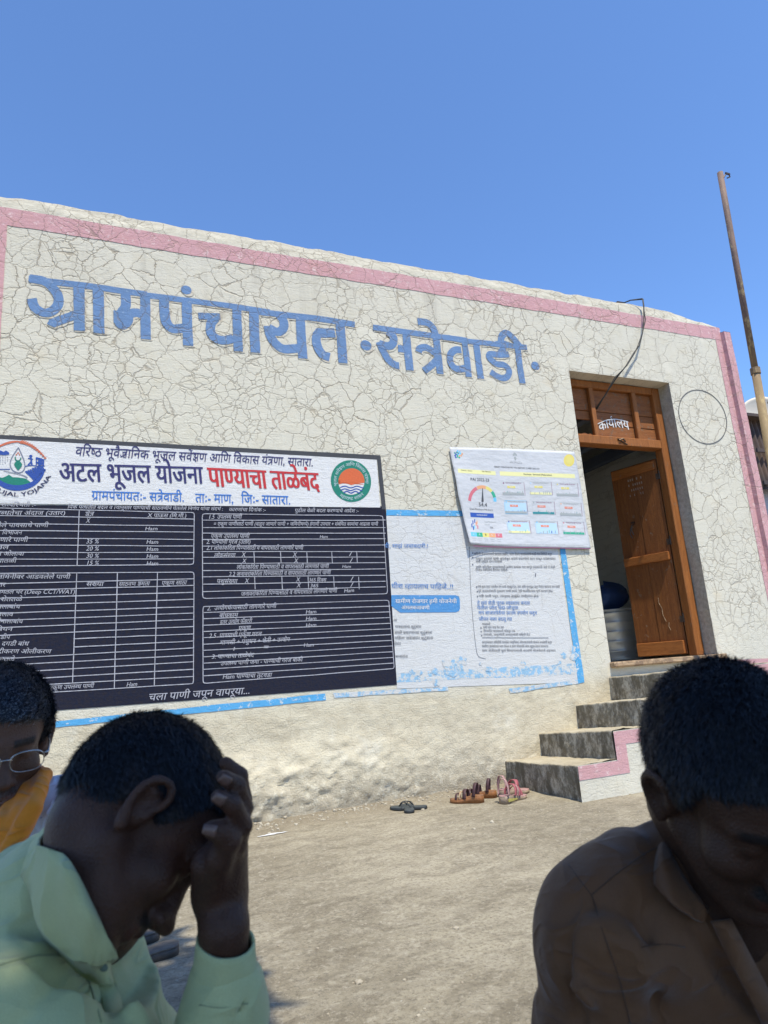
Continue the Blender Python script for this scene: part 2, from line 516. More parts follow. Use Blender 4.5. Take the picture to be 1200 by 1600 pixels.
m = MB()                                                 # reveals of the doorway, each a real return
RD = .30
m.grid(lambda u, v: (DX1 + .010 * fbm(u * 2, v * 12, 1, 2), WALL_Y - .001 + RD * u, DZ0 - .05 + (DZ1 - DZ0 + .05) * v), 4, 30)
m.grid(lambda u, v: (DX0 - .001, WALL_Y - .001 + RD * u, DZ0 - .05 + (DZ1 - DZ0 + .05) * v), 4, 12)
adopt(m.build('door_reveal', M_raw, None), OFF)
m = MB()
m.grid(lambda u, v: (DX0 + (DX1 - DX0) * u, WALL_Y - .001 + RD * v, DZ1 + .004 * float(vnoise(u * 9, v * 2, 2)) + .012 * sin(u * 3.1) * (1 - v)), 30, 4)
adopt(m.build('lintel_underside', M_side, None), OFF)
# body of the office behind the front
m = MB()
m.box(WX0, WX0 + .3, WALL_Y + .25, 8.9, -.05, 3.9)
adopt(m.build('side_wall', M_side), OFF)
m = MB(); m.box(WX1 - .28, WX1 + .02, WALL_Y + .02, 8.9, -.05, 3.88)
adopt(m.build('side_wall', M_side), OFF)
m = MB(); m.box(WX0, WX1 + .02, 8.9, 9.15, -.05, 3.9)
adopt(m.build('rear_wall', M_side), OFF)
m = MB(); m.box(WX0 + .02, WX1, WALL_Y + .24, 9.13, 3.86, 4.0)
adopt(m.build('roof_slab', M_raw), OFF)
m = MB(); m.box(WX0 + .3, WX1 - .28, WALL_Y + .31, 8.9, .60, .765)
adopt(m.build('interior_floor', M_side), OFF)
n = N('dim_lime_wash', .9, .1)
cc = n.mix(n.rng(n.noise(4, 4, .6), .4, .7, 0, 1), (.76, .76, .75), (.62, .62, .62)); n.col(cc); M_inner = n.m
n = N('dark_blue_painted_shade', .9, .1); n.col(n.mix(n.noise(5, 3), (.10, .12, .16), (.14, .15, .18))); M_innerdark = n.m  # shadow high in the room painted into the wall colour; beams share it
m = MB()                                                 # small store room behind the door
m.box(3.2, 5.37, 6.55, 6.65, .765, 2.15)
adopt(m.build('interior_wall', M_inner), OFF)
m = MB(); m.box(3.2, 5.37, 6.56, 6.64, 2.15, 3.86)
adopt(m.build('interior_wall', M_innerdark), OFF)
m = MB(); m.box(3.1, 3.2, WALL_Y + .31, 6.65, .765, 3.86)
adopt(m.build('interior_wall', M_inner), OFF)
m = MB()
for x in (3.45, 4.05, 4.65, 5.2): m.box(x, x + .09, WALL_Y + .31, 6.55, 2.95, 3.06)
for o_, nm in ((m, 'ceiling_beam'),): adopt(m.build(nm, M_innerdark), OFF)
m = MB(); m.box(WX0 + .3, WX1 - .28, WALL_Y + .012, WALL_Y + .31, -.05, DZ0 - .03)
adopt(m.build('wall_core', M_raw), OFF)

# the proud strip at the right-hand corner
m = MB()
m.grid(lambda u, v: (WX1 + .085 * u, WALL_Y - .045 + .002 * sin(v * 40), -.05 + 3.93 * v), 3, 60)
m.grid(lambda u, v: (WX1 - .012 + .012 * u + .003 * float(vnoise(v * 40, 1, 1)), WALL_Y + .02 - .065 * u, -.05 + 3.93 * v), 3, 60)
m.grid(lambda u, v: (WX1 + .085 * u, WALL_Y - .045 + .3 * v, 3.88 + .02 * sin(v * 3)), 3, 4)
m.grid(lambda u, v: (WX1 + .085, WALL_Y - .045 + .3 * u, -.05 + 3.93 * v), 3, 8)
adopt(m.build('corner_pilaster', M_pink), OFF)

def strip(name, corners, mat, off=.0028, step=.05, parent=OFF, jitter=.0, seed=0):
    """painted area: corners given as (x, z) on the wall, TL TR BR BL; follows the plaster"""
    c = [np.array(q, float) for q in corners]
    w = max(np.linalg.norm(c[1] - c[0]), np.linalg.norm(c[2] - c[3])); h = max(np.linalg.norm(c[3] - c[0]), np.linalg.norm(c[2] - c[1]))
    nu = max(1, int(w / step)); nv = max(1, int(h / step))
    u, v = np.meshgrid(np.linspace(0, 1, nu + 1), np.linspace(0, 1, nv + 1))
    p = (c[0][None, None] * ((1 - u) * (1 - v))[..., None] + c[1] * (u * (1 - v))[..., None] + c[2] * (u * v)[..., None] + c[3] * ((1 - u) * v)[..., None])
    if jitter:
        d = c[3] - c[0]; d = d / np.linalg.norm(d); e = c[1] - c[0]; e = e / np.linalg.norm(e)
        if nv >= nu: d, e = e, d; tt = v
        else: tt = u
        L = max(w, h)
        edge = np.where((v if nv < nu else u) < .5, -1, 1)
        p = p + (jitter * fbm(tt * L * 8 + seed, edge * 3.3 + seed, .4, 3))[..., None] * d
    V = np.stack([p[..., 0], wall_y(p[..., 0], p[..., 1]) - off, p[..., 1]], -1).reshape(-1, 3)
    i, j = np.meshgrid(np.arange(nu), np.arange(nv)); a = (j * (nu + 1) + i).ravel()
    F = np.stack([a, a + nu + 1, a + nu + 2, a + 1], -1)
    o = fastmesh(name, V, F, mat)
    if parent is not None: adopt(o, parent)
    return o

def pxq(*pts): return [onwall(*q) for q in pts]
strip('pink_border', [(-.72, 3.935), (5.66, 3.935), (5.66, 3.80), (-.72, 3.81)], M_pink, jitter=.006, step=.025)
strip('pink_border', [(-.735, 3.812), (-.620, 3.812), (-.615, 2.42), (-.73, 2.42)], M_pink, jitter=.004, off=.003, step=.04)
strip('pink_border', [(5.575, 3.80), (5.66, 3.80), (5.66, .70), (5.58, .70)], M_pink, jitter=.004, off=.003, step=.03)
strip('pink_border', [(4.92, .72), (5.578, .70), (5.578, .60), (4.92, .60)], M_pink, jitter=.004, off=.0034, step=.03)

# ------------------------------------------------------------------ strokes and lettering on walls
_GX = np.arange(-2.2, 6.2, .012); _GZ = np.arange(-.1, 4.1, .012)
_GY = wall_y(*np.meshgrid(_GX, _GZ)).tolist()
def wy_(x, z):
    a = (x + 2.2) / .012; c = (z + .1) / .012
    i = min(max(int(a), 0), len(_GX) - 2); j = min(max(int(c), 0), len(_GZ) - 2); a -= i; c -= j
    r0 = _GY[j]; r1 = _GY[j + 1]
    return (r0[i] * (1 - a) + r0[i + 1] * a) * (1 - c) + (r1[i] * (1 - a) + r1[i + 1] * a) * c
def flat_xyz(x, z, off): return (x, wy_(x, z) - off, z)

class Brush:
    """strokes laid on a surface; each a little prouder than the one before so no two share a plane"""
    def __init__(s, surf=None, off=.0045, lift=.00022, cyc=9):
        s.mb = MB(); s.surf = surf or flat_xyz; s.off = off; s.k = 0; s.lift = lift; s.cyc = cyc
    def _o(s):
        s.k += 1; return s.off + (s.k % s.cyc) * s.lift
    def poly(s, pts, tri=None):
        o = s._o()
        n = len(pts); s.mb.add([s.surf(x, z, o) for x, z in pts], [tuple(range(n - 1, -1, -1))] if tri is None else tri)
    def stroke(s, pts, w, round_=True, sub=3, rough=0.0):
        """pts (x,z) metres, w width or widths"""
        pts = [np.array(p, float) for p in pts]
        ws = list(w) if hasattr(w, '__len__') else [w] * len(pts)
        if len(pts) > 2 and sub > 1:                    # Catmull-Rom
            q = []; qw = []
            e = [2 * pts[0] - pts[1]] + pts + [2 * pts[-1] - pts[-2]]
            for i in range(len(pts) - 1):
                a, b, c, d = e[i:i + 4]
                for k in range(sub):
                    t = k / sub
                    q.append(.5 * ((2 * b) + (c - a) * t + (2 * a - 5 * b + 4 * c - d) * t * t + (3 * b - a - 3 * c + d) * t ** 3)); qw.append(ws[i] * (1 - t) + ws[i + 1] * t)
            q.append(pts[-1]); qw.append(ws[-1]); pts, ws = q, qw
        o = s._o(); v = []
        for i, p in enumerate(pts):
            t = pts[min(i + 1, len(pts) - 1)] - pts[max(i - 1, 0)]; t = t / (np.linalg.norm(t) + 1e-9); nrm = np.array([-t[1], t[0]])
            hw = ws[i] / 2
            r1 = hw * (1 + random.uniform(-rough, rough)); r2 = hw * (1 + random.uniform(-rough, rough))
            v.append(s.surf(*(p + nrm * r1), o)); v.append(s.surf(*(p - nrm * r2), o))
        s.mb.add(v, [(2 * i, 2 * i + 1, 2 * i + 3, 2 * i + 2) for i in range(len(pts) - 1)])
    def disc(s, c, rx, rz=None, n=20, a0=0, a1=2 * pi, r0=0.0):
        rz = rz or rx; o = s._o()
        th = np.linspace(a0, a1, n + 1)
        if r0 > 0:
            v = []
            for t in th:
                v.append(s.surf(c[0] + rx * cos(t), c[1] + rz * sin(t), o)); v.append(s.surf(c[0] + rx * r0 * cos(t), c[1] + rz * r0 * sin(t), o))
            s.mb.add(v, [(2 * i, 2 * i + 2, 2 * i + 3, 2 * i + 1) for i in range(n)])
        else:
            v = [s.surf(c[0], c[1], o)] + [s.surf(c[0] + rx * cos(t), c[1] + rz * sin(t), o) for t in th]
            s.mb.add(v, [(0, i + 1, i + 2) for i in range(n)])
    def build(s, name, mat, parent):
        return s.mb.build(name, mat, parent)

# --- glyph cache for small lettering: every character once, converted to triangles
_G = {}
def glyph(ch, res=2, bold=0.0):
    key = (ch, res, bold)
    if key in _G: return _G[key]
    def mesh_of(t):
        c = bpy.data.curves.new('glyph', 'FONT'); c.body = t; c.resolution_u = res; c.offset = bold
        o = bpy.data.objects.new('glyph', c); COL.objects.link(o); bpy.context.view_layer.update()
        me = o.to_mesh(); v = np.array([p.co[:2] for p in me.vertices]).reshape(-1, 2); f = [tuple(q.vertices) for q in me.polygons]
        o.to_mesh_clear(); bpy.data.objects.remove(o); bpy.data.curves.remove(c)
        return v, f
    if ch == ' ': _G[key] = (np.zeros((0, 2)), [], .26); return _G[key]
    if 'bar' not in _G:
        _G['bar'] = mesh_of('|')[0][:, 0].max()
    v, f = mesh_of(ch)
    adv = mesh_of(ch + '|')[0][:, 0].max() - _G['bar']
    _G[key] = (v, f, adv); return _G[key]

def clip_right(v, f, xc):
    out = []; nf = []
    for q in f:
        pts = [v[i] for i in q]; r = []
        for i in range(len(pts)):
            a, b = pts[i], pts[(i + 1) % len(pts)]
            ia, ib = a[0] <= xc, b[0] <= xc
            if ia: r.append(a)
            if ia != ib: r.append(a + (b - a) * (xc - a[0]) / (b[0] - a[0]))
        if len(r) >= 3:
            nf.append(tuple(range(len(out), len(out) + len(r)))); out += r
    return np.array(out).reshape(-1, 2), nf

SPECIAL = {'तर': (.56, [[(.08, .36), (.20, .40), (.43, .36)], [(.43, .28), (.26, .16), (.05, .02)]]),
           'कष': (.62, [[(.10, .46), (.18, .54), (.30, .50), (.30, .40), (.16, .34), (.32, .26), (.30, .14), (.16, .10), (.10, .20)], [(.30, .27), (.50, .27)], [(.26, .12), (.38, -.04)]]),
           'जञ': (.66, [[(.06, .20), (.12, .08), (.24, .10), (.28, .24), (.20, .40), (.50, .40)], [(.50, .30), (.38, .20), (.34, .06), (.44, .0)]])}
CONS = set(chr(c) for c in range(0x915, 0x93A)) | {'ळ'}
POSTB = set('ािीुूृेैोौंःँॅ')
def shape(text, res=2, bold=0.0):
    """returns list of (verts, faces, x0) and the total advance, in em units; simple Devanagari conjuncts"""
    out = []; x = 0.0; i = 0; n = len(text)
    nb = 1 if bold < .006 else (2 if bold < .018 else 3); step_b = bold * 2.2 / nb
    def put(ch, half=False, dx=0.0):
        nonlocal x
        v, f, adv = glyph(ch, res)
        if ch == 'ि' and len(v):
            v = v - np.array([v[:, 0].min(), 0.0]); adv = .255
        if half:
            xc = adv - .215
            v, f = clip_right(v, f, xc); adv = xc + .0
        for k in range(nb): out.append((v, f, x + dx + (k - (nb - 1) / 2) * step_b))
        x += adv
    def mark(pts, w):
        pts = np.array(pts, float); V = []
        for k in range(len(pts)):
            t = pts[min(k + 1, len(pts) - 1)] - pts[max(k - 1, 0)]; t = t / np.linalg.norm(t); nn = np.array([-t[1], t[0]]) * w / 2
            V += [pts[k] + nn, pts[k] - nn]
        out.append((np.array(V), [(2 * k, 2 * k + 1, 2 * k + 3, 2 * k + 2) for k in range(len(pts) - 1)], 0.0))
    while i < n:
        ch = text[i]
        if ch in CONS:
            cl = [ch]; i += 1; reph = False
            while i + 1 < n and text[i] == '्' and text[i + 1] in CONS:
                cl.append(text[i + 1]); i += 2
            marks = ''
            while i < n and text[i] in POSTB: marks += text[i]; i += 1
            if len(cl) > 1 and cl[0] == 'र': reph = True; cl = cl[1:]
            rak = False
            if len(cl) > 1 and cl[-1] == 'र': rak = True; cl = cl[:-1]
            if 'ि' in marks: put('ि'); marks = marks.replace('ि', '')
            key = ''.join(cl) + ('र' if rak else '')
            if key in SPECIAL:
                w_, strokes = SPECIAL[key]; rak = False
                for s_ in strokes + [[(0, .60), (w_, .60)], [(w_ - .13, .60), (w_ - .13, 0)]]:
                    mark([(px_ + x, py_) for px_, py_ in s_], .075 + bold)
                x += w_
            else:
                for c in cl[:-1]: put(c, half=True)
                put(cl[-1])
            xe = x
            if rak: mark([(xe - .13, .20), (xe - .28, .12), (xe - .42, .00)], .07)
            for c in marks: put(c)
            if reph: mark([(xe - .12, .62), (xe - .20, .72), (xe - .14, .80), (xe - .03, .80)], .06)
        else:
            put(ch); i += 1
    return out, x

def letter(mb, text, a, b, hpx, surf=None, off=.0055, res=2, bold=0.0, fit=True, slant=0.0, W_=None, sx=None):
    """lettering between two picture points a->b on the base line (taken to the wall), cap height hpx"""
    conv = W_ or onwall
    surf = surf or flat_xyz
    A = np.array(conv(*a)); B = np.array(conv(*b))
    top = np.array(conv(a[0], a[1] - hpx)); h = np.linalg.norm(top - A) / .60
    U = (B - A); L = np.linalg.norm(U); U /= L; Vv = np.array([-U[1], U[0]])
    gl, adv = shape(text, res, bold)
    s = L / adv if fit else (sx or 1) * h
    for k, (v, f, x0) in enumerate(gl):
        if not len(f): continue
        o = off + (k % 4) * .00018
        q = []
        for p in v:
            px_ = (p[0] + x0) * s + slant * p[1] * h
            w = A + U * px_ + Vv * p[1] * h
            q.append(surf(w[0], w[1], o))
        mb.add(q, f)

# ------------------------------------------------------------------ the big blue name on the wall
def title():
    K = Brush(off=.0028, lift=.0001)
    groups = [(3, 'h'), (4, ''), (1, ''), (3, ''), (2, ''), (3, ''), (1, ''), (3, ''), (3, ''), (2, 'h'), (4, ''), (3, ''), (3, ''), (1, ''), (5, '')]
    cnt = 0; gi = 0; T = Brush(off=.0042)
    def z1(l, w): return [(30 + x / 6, 410 + y / 6) for x, y in l], w / 6
    def z2(l, w): return [(220 + x / 6, 430 + y / 6) for x, y in l], w / 6
    def z3(l, w): return [(400 + x / 6, 460 + y / 6) for x, y in l], w / 6
    def z4(l, w): return [(570 + x / 7.5, 480 + y / 7.5) for x, y in l], w / 7.5
    def z5(l, w): return [(700 + x / 7.5, 490 + y / 7.5) for x, y in l], w / 7.5
    st = [
        # head line of the first word
        z1([(88, 150), (250, 175), (600, 215), (900, 258), (1200, 300)], 56), z2([(-10, 180), (300, 218), (640, 262), (860, 290), (1210, 345)], 50), z3([(-10, 158), (300, 195), (600, 230), (925, 285)], 54),
        z1([(100, 150), (230, 175), (310, 235), (365, 315), (362, 400), (300, 462), (225, 470), (150, 425), (115, 340)], 92),
        z1([(560, 200), (562, 420), (565, 640)], 102), z1([(300, 575), (420, 530), (530, 490)], 76), z1([(270, 560), (335, 590)], 40),
        z1([(740, 245), (745, 450), (748, 665)], 102),
        z1([(995, 265), (1000, 400), (960, 470), (930, 540), (970, 590), (1020, 545), (1030, 490), (1090, 470), (1170, 490)], 84),
        z1([(958, 455), (962, 575)], 150), z1([(1180, 290), (1183, 500), (1188, 720)], 92),
        z2([(218, 200), (222, 340), (240, 440), (300, 500), (400, 495)], 92), z2([(430, 230), (435, 440), (445, 660)], 92),
        z2([(540, 382), (640, 385), (745, 388)], 60), z2([(700, 400), (660, 450), (655, 530), (700, 590), (780, 610), (870, 590)], 82), z2([(900, 300), (905, 500), (915, 712)], 84),
        z2([(1060, 330), (1065, 530), (1075, 725)], 88),
        z3([(215, 190), (260, 250), (255, 320), (200, 350), (120, 310)], 78), z3([(115, 295), (130, 370), (175, 450), (260, 510), (420, 500)], 82), z3([(415, 200), (425, 400), (440, 600)], 84),
        z3([(740, 362), (640, 362), (575, 360)], 84), z3([(600, 345), (565, 400), (575, 480), (620, 560), (690, 590)], 80), z3([(785, 260), (800, 440), (815, 645)], 82),
        # second word
        z4([(92, 240), (400, 285), (800, 340), (1200, 395)], 62), z5([(0, 285), (200, 325), (400, 345), (640, 372), (920, 400)], 58),
        z4([(265, 290), (330, 350), (325, 430), (265, 460), (165, 430)], 86), z4([(165, 410), (215, 520), (275, 620), (350, 680), (400, 690)], 80), z4([(480, 310), (500, 520), (525, 745)], 88), z4([(385, 485), (480, 500)], 80),
        z4([(615, 170), (720, 185), (790, 240), (825, 330), (845, 480), (880, 785)], 76), z4([(625, 530), (640, 490), (710, 475), (790, 520), (860, 580)], 76), z4([(690, 750), (770, 690), (850, 610)], 74),
        z4([(1160, 370), (1180, 560), (1210, 820)], 60), z5([(185, 320), (215, 520), (240, 745)], 66), z5([(150, 430), (80, 430), (25, 480), (20, 560), (60, 630), (120, 655), (210, 640)], 72),
        z5([(325, 340), (350, 540), (382, 765)], 72),
        z5([(635, 380), (640, 430), (600, 480)], 70), z5([(710, 480), (600, 485), (490, 478), (480, 520), (560, 590), (650, 605), (710, 660), (700, 730), (640, 760), (560, 730), (495, 685)], 66),
        z5([(815, 420), (835, 600), (870, 820)], 68), z5([(615, 345), (625, 270), (680, 230), (760, 290), (840, 390)], 74),
        z5([(560, 360), (640, 350), (760, 385)], 60),
    ]
    sc = []
    for pts, w in st:
        wp = [onwall(*q) for q in pts]
        cx, cy = pts[len(pts) // 2]
        a = np.array(onwall(cx, cy)); b = np.array(onwall(cx + 10, cy)); c = np.array(onwall(cx, cy + 10))
        # verticals take the horizontal scale, level strokes the vertical one
        d = np.abs(np.array(pts[-1]) - np.array(pts[0])); kx = np.linalg.norm(b - a) / 10; ky = np.linalg.norm(c - a) / 10
        k = kx if d[1] > d[0] * 1.6 else (ky if d[0] > d[1] * 1.6 else (kx + ky) / 2)
        T.stroke(wp, w * k * 1.02, rough=.03, sub=4); cnt += 1
        if cnt == groups[gi][0]:
            T.build('painted_headline' if groups[gi][1] else 'painted_letter', M_blueletter, OFF); kk = T.k; T = Brush(off=.0042); T.k = kk; cnt = 0; gi = min(gi + 1, len(groups) - 1)
        wo = [(x + .008, z - .008) for x, z in wp]
        K.stroke(wo, w * k * 1.13, rough=.12, sub=3)
    for c, r in (((291, 453), 7.8), ((571.5, 540), 9.8), ((836, 572), 9.0)):
        T = Brush(off=.0042); T.disc(onwall(*c), r / FPX * 4.9, r / FPX * 4.6); T.build('painted_dot', M_blueletter, OFF); x, z = onwall(*c); K.disc((x + .014, z - .01), r / FPX * 5.2)
    tag(K.build('old_lettering_outline', M_outline, OFF), kind='stuff')
title()

# pencil circle drawn on the wall right of the door
b = Brush(off=.003)
cx, cz = 5.207, 2.955
b.stroke([(cx + .30 * cos(t) + .02 * sin(t), cz + .272 * sin(t)) for t in np.linspace(0, 2 * pi, 49)], .009, sub=1, rough=.3)
M_pencil = paint('grey_pencil_line', (.13, .13, .13)); b.build('drawn_circle', M_pencil, OFF)

# ================================================================== THE PAINTED WATER BOARD
BRD = empty('painted_notice_board', (.4, WALL_Y, .75), 'large navy painted village water-budget board with white header, two round emblems and ruled tables', 'notice board')
def bq(*p): return pxq(*p)
def board_px(x, edge):         # edges of the board in the picture, straight lines
    return {'top': 680 + .05396 * x, 'bot': 1116.8 - .07547 * x, 'hb': 784.5 + .0135 * x}[edge]
XL = -105
strip('board_ground', bq((XL, 789), (602.5, 791), (620, 1070), (XL, 1124.5)), M_dark, off=.0028, parent=BRD)
strip('board_header', bq((XL, 679), (588.5, 718.5), (594, 793), (XL, 786)), M_header, off=.0030, parent=BRD)
strip('board_border', bq((XL, 674.3), (593.5, 711.5), (593.5, 718.5), (XL, 680.6)), M_frameb, off=.0034, parent=BRD, step=.04)
strip('board_border', bq((588.6, 713), (594.5, 713), (603, 796), (596.6, 796)), M_frameb, off=.0037, parent=BRD, step=.04)

navy = MB(); red = MB(); blu = MB(); wht = MB()
def stroked(mb, text, a, b, h, **k): letter(mb, text, a, b, h, **k)
letter(navy, 'वरिष्ठ भूवैज्ञानिक भूजल सर्वेक्षण आणि विकास यंत्रणा, सातारा.', (117, 712), (489, 729), 13, bold=.012, slant=.12)
letter(navy, 'अटल भूजल योजना', (93, 752), (318, 756), 27, bold=.030, res=4, slant=-.06)
letter(red, 'पाण्याचा ताळेबंद', (327, 760), (500, 767), 28, bold=.042, res=4, slant=-.10)
letter(blu, 'ग्रामपंचायतः- सत्रेवाडी.', (143, 781), (288, 784), 13, bold=.012)
letter(blu, 'ताः- माण,', (305, 785), (365, 786.5), 13, bold=.012)
letter(blu, 'जिः- सातारा.', (377, 786.5), (454, 788.5), 13, bold=.012)
tag(navy.build('header_lettering', M_navytxt, BRD), kind='stuff'); tag(red.build('header_lettering', M_redtxt, BRD), kind='stuff'); tag(blu.build('header_lettering', M_bluetxt, BRD), kind='stuff')

# left emblem (a drop over ploughed fields in a ring), cut by the picture's edge
def emb(pts): return [onwall(px / 10, 670 + py / 10) for px, py in pts]
E1 = Brush(off=.0048)
c0 = onwall(27, 729)
def ell_pts(cx, cy, rx, ry, a0, a1, n=24): return [(cx + rx * cos(t), cy - ry * sin(t)) for t in np.linspace(a0, a1, n)]
g = Brush(off=.0040); g.poly(emb([(-130, 730), (40, 770), (110, 740), (140, 720), (200, 760), (300, 765), (400, 780), (470, 830), (500, 860), (420, 900), (280, 920), (120, 905), (0, 860), (-100, 800)]))
g.build('emblem_field', M_green, BRD)
E1.stroke(emb(ell_pts(270, 560, 430, 368, -.28, -2.9, 30)), [.012 + .022 * sin(pi * i / 29) for i in range(30)], sub=1)
E1.stroke(emb([(-250, 640), (160, 635)]), .005, sub=1)
for k in range(8):
    x = 410 + k * 0; E1.stroke(emb([(400 + k * 36, 665 - k * 12 if k < 3 else 640 - k * 8), (500 + k * 28, 760 - k * 14), (545 + k * 22, 815 - k * 26)]), .011, sub=3)
E1.stroke(emb([(390, 590), (500, 575), (600, 590), (700, 585)]), .005, sub=2)
E1.poly(emb([(560, 450), (580, 455), (575, 580), (560, 580)])); E1.stroke(emb([(560, 460), (640, 478), (690, 500)]), .012, sub=1)
E1.stroke(emb([(618, 490), (614, 580)]), .014, sub=1); E1.stroke(emb([(680, 505), (676, 580)]), .010, sub=1); E1.stroke(emb([(570, 530), (680, 540)]), .010, sub=1); E1.stroke(emb([(650, 490), (646, 575)]), .008, sub=1)
E1.disc(emb([(482, 432)])[0], .009); E1.stroke(emb([(482, 445), (490, 510), (470, 540), (440, 572)]), .009, sub=2); E1.stroke(emb([(490, 510), (500, 570)]), .009, sub=1); E1.stroke(emb([(440, 465), (480, 470), (515, 480)]), .007, sub=1)
cl = [(-60, 400), (0, 340), (60, 365), (95, 345), (140, 370), (150, 405), (80, 415), (0, 412)]
E1.poly(emb(cl))
tag(E1.build('emblem_drawing', M_emblue, BRD), kind='stuff')
E2 = Brush(off=.0050)
E2.stroke(emb([(290, 295), (190, 450), (160, 560), (200, 650), (290, 690), (360, 665), (390, 590), (370, 480), (290, 295)]), .0055, sub=4)
for k in range(3): E2.stroke(emb([(60 + 60 * k, 660 + 14 * k), (190 + 50 * k, 690 + 10 * k), (330 + 30 * k, 720 + 10 * k), (430, 760 + 8 * k)]), .004, sub=3)
for k in range(14):
    x = -30 + (k % 5) * 38; y = 450 + (k // 5) * 45; E2.disc(emb([(x, y)])[0], .003, n=6)
tag(E2.build('emblem_outline', paint('grey_emblem_outline', (.20, .22, .30)), BRD), kind='stuff')
E3 = Brush(off=.0053); E3.stroke(emb([(285, 500), (262, 560), (285, 650)]), [.006, .028, .003], sub=3); E3.stroke(emb([(290, 500), (312, 565), (288, 650)]), [.006, .026, .003], sub=3)
E3.stroke(emb([(240, 440), (245, 485), (280, 505), (315, 490), (330, 455)]), .006, sub=3); tag(E3.build('emblem_figure', M_green, BRD), kind='stuff')
E4 = Brush(off=.0052)
arc = [(-120, 330), (0, 275), (140, 222), (280, 205), (400, 232), (500, 262), (570, 310), (620, 355), (670, 410), (700, 460)]
E4.stroke(emb(arc), [.012, .012, .014, .010, .006, .005, .004, .004, .004, .003], sub=3)
for i in range(13):
    t = i / 12; x = 300 + 390 * t; y = 207 + 250 * t ** 1.7
    E4.stroke(emb([(x, y), (x + 40, y + 38 - 26 * t)]), [.011, .002], sub=1); E4.stroke(emb([(x + 12, y + 6), (x + 62 - 30 * t, y - 22 + 10 * t)]), [.010, .002], sub=1)
E4.stroke(emb([(250, 420), (288, 370), (310, 420)]), .005, sub=1)
tag(E4.build('emblem_wheat_ear', paint('faded_orange_paint', (.58, .16, .09)), BRD), kind='stuff')
t = MB()
def arc_text(mb, text, cx, cy, rx, ry, a0, a1, h, conv, surf=None, off=.0055, inward=False, bold=.01):
    gl, adv = shape(text, 2, bold)
    for k, (v, f, x0) in enumerate(gl):
        if not len(f): continue
        q = []
        for p in v:
            s = (p[0] + x0) / adv; a = a0 + (a1 - a0) * s
            rr = 1 + (h * p[1] / .62 / rx) * (-1 if inward else 1)
            w = conv(cx + rx * rr * cos(a), cy - ry * rr * sin(a))
            q.append((surf or flat_xyz)(w[0], w[1], off + .0003 * (k % 2)))
        mb.add(q, f)
arc_text(t, 'ATAL BHUJAL YOJANA', 27, 727, 57, 49, -3.3, -.36, 6.5, onwall, inward=True, bold=.02)
tag(t.build('emblem_lettering', paint('navy_emblem_lettering', (.05, .05, .12)), BRD), kind='stuff')

# right emblem: red sun over waves in a green ring
def e5(x, y): return onwall(500 + x / 12, 700 + y / 12)
R = Brush(off=.0048, lift=0)
def ringpoly(cx, cy, rx, ry, n=40, rot=.35):
    pts = []
    for th in np.linspace(0, 2 * pi, n, endpoint=False):
        x = rx * cos(th); y = ry * sin(th); pts.append((cx + x * cos(rot) - y * sin(rot), cy + x * sin(rot) + y * cos(rot)))
    return pts
R.poly([e5(*p) for p in ringpoly(578, 622, 372, 396, rot=-.5)]); R.build('emblem_ring', M_green, BRD)
R = Brush(off=.0056, lift=0)
wh = [p for p in ringpoly(585, 632, 244, 248)]
R.poly([e5(*p) for p in wh]); R.build('emblem_disc', M_header, BRD)
R = Brush(off=.0062, lift=.0002)
half = [p for p in ringpoly(585, 632, 244, 248, 80) if p[1] < 670]
half = sorted(half, key=lambda p: atan2(p[1] - 660, p[0] - 585))
wave = [(825, 690), (770, 672), (700, 670), (640, 685), (585, 700), (520, 680), (460, 662), (400, 672), (350, 690)]
R.poly([e5(*p) for p in half + wave]); R.build('emblem_sun', M_orange, BRD)
R = Brush(off=.0062)
for y, x0, x1 in ((735, 375, 815), (785, 385, 790), (832, 440, 745)):
    R.stroke([e5(x0 + (x1 - x0) * s, y + 16 * sin(s * 12.0 + 2.4)) for s in np.linspace(0, 1, 14)], .008, sub=2)
tag(R.build('emblem_waves', M_emblue, BRD), kind='stuff')
t = MB()
arc_text(t, 'भूजल सर्वेक्षण आणि विकास यंत्रणा', 548.2, 752, 22.5, 24, 3.45, -.15, 4.3, onwall, off=.0060, bold=.015)
arc_text(t, 'महाराष्ट्र शासन', 548.2, 752, 29.0, 29.5, -2.25, -.80, 4.3, onwall, off=.0060, inward=True, bold=.015)
tag(t.build('emblem_lettering', paint('pale_ring_lettering', (.45, .60, .62)), BRD), kind='stuff')

# ruled tables
TL = Brush(off=.0046, lift=.0002)
def lin(pts, w=.0052, sub=1): TL.stroke(bq(*pts), w, sub=sub, rough=.15)
def wob(a, b, n=7, w=.0050):
    TL.stroke(bq(*[(a[0] + (b[0] - a[0]) * i / n, a[1] + (b[1] - a[1]) * i / n + random.uniform(-.25, .25)) for i in range(n + 1)]), w, sub=1, rough=.25)
def rbox(x0, yl0, x1, yr0, x1b, yr1, x0b, yl1, r=5):
    wob((x0 + r, yl0), (x1 - r, yr0)); wob((x1, yr0 + r), (x1b, yr1 - r)); wob((x0b + r, yl1), (x1b - r, yr1)); wob((x0, yl0 + r), (x0b, yl1 - r))
    for c in ([(x1 - r, yr0), (x1 - 1, yr0 + 1), (x1, yr0 + r)], [(x1b, yr1 - r), (x1b - 1, yr1 - 1), (x1b - r, yr1)], [(x0 + r, yl0), (x0 + 1, yl0 + 1), (x0, yl0 + r)], [(x0b, yl1 - r), (x0b + 1, yl1 - 1), (x0b + r, yl1)]):
        lin(c, sub=3)
rbox(-95, 792, 303.5, 801, 302.5, 882, -95, 886)
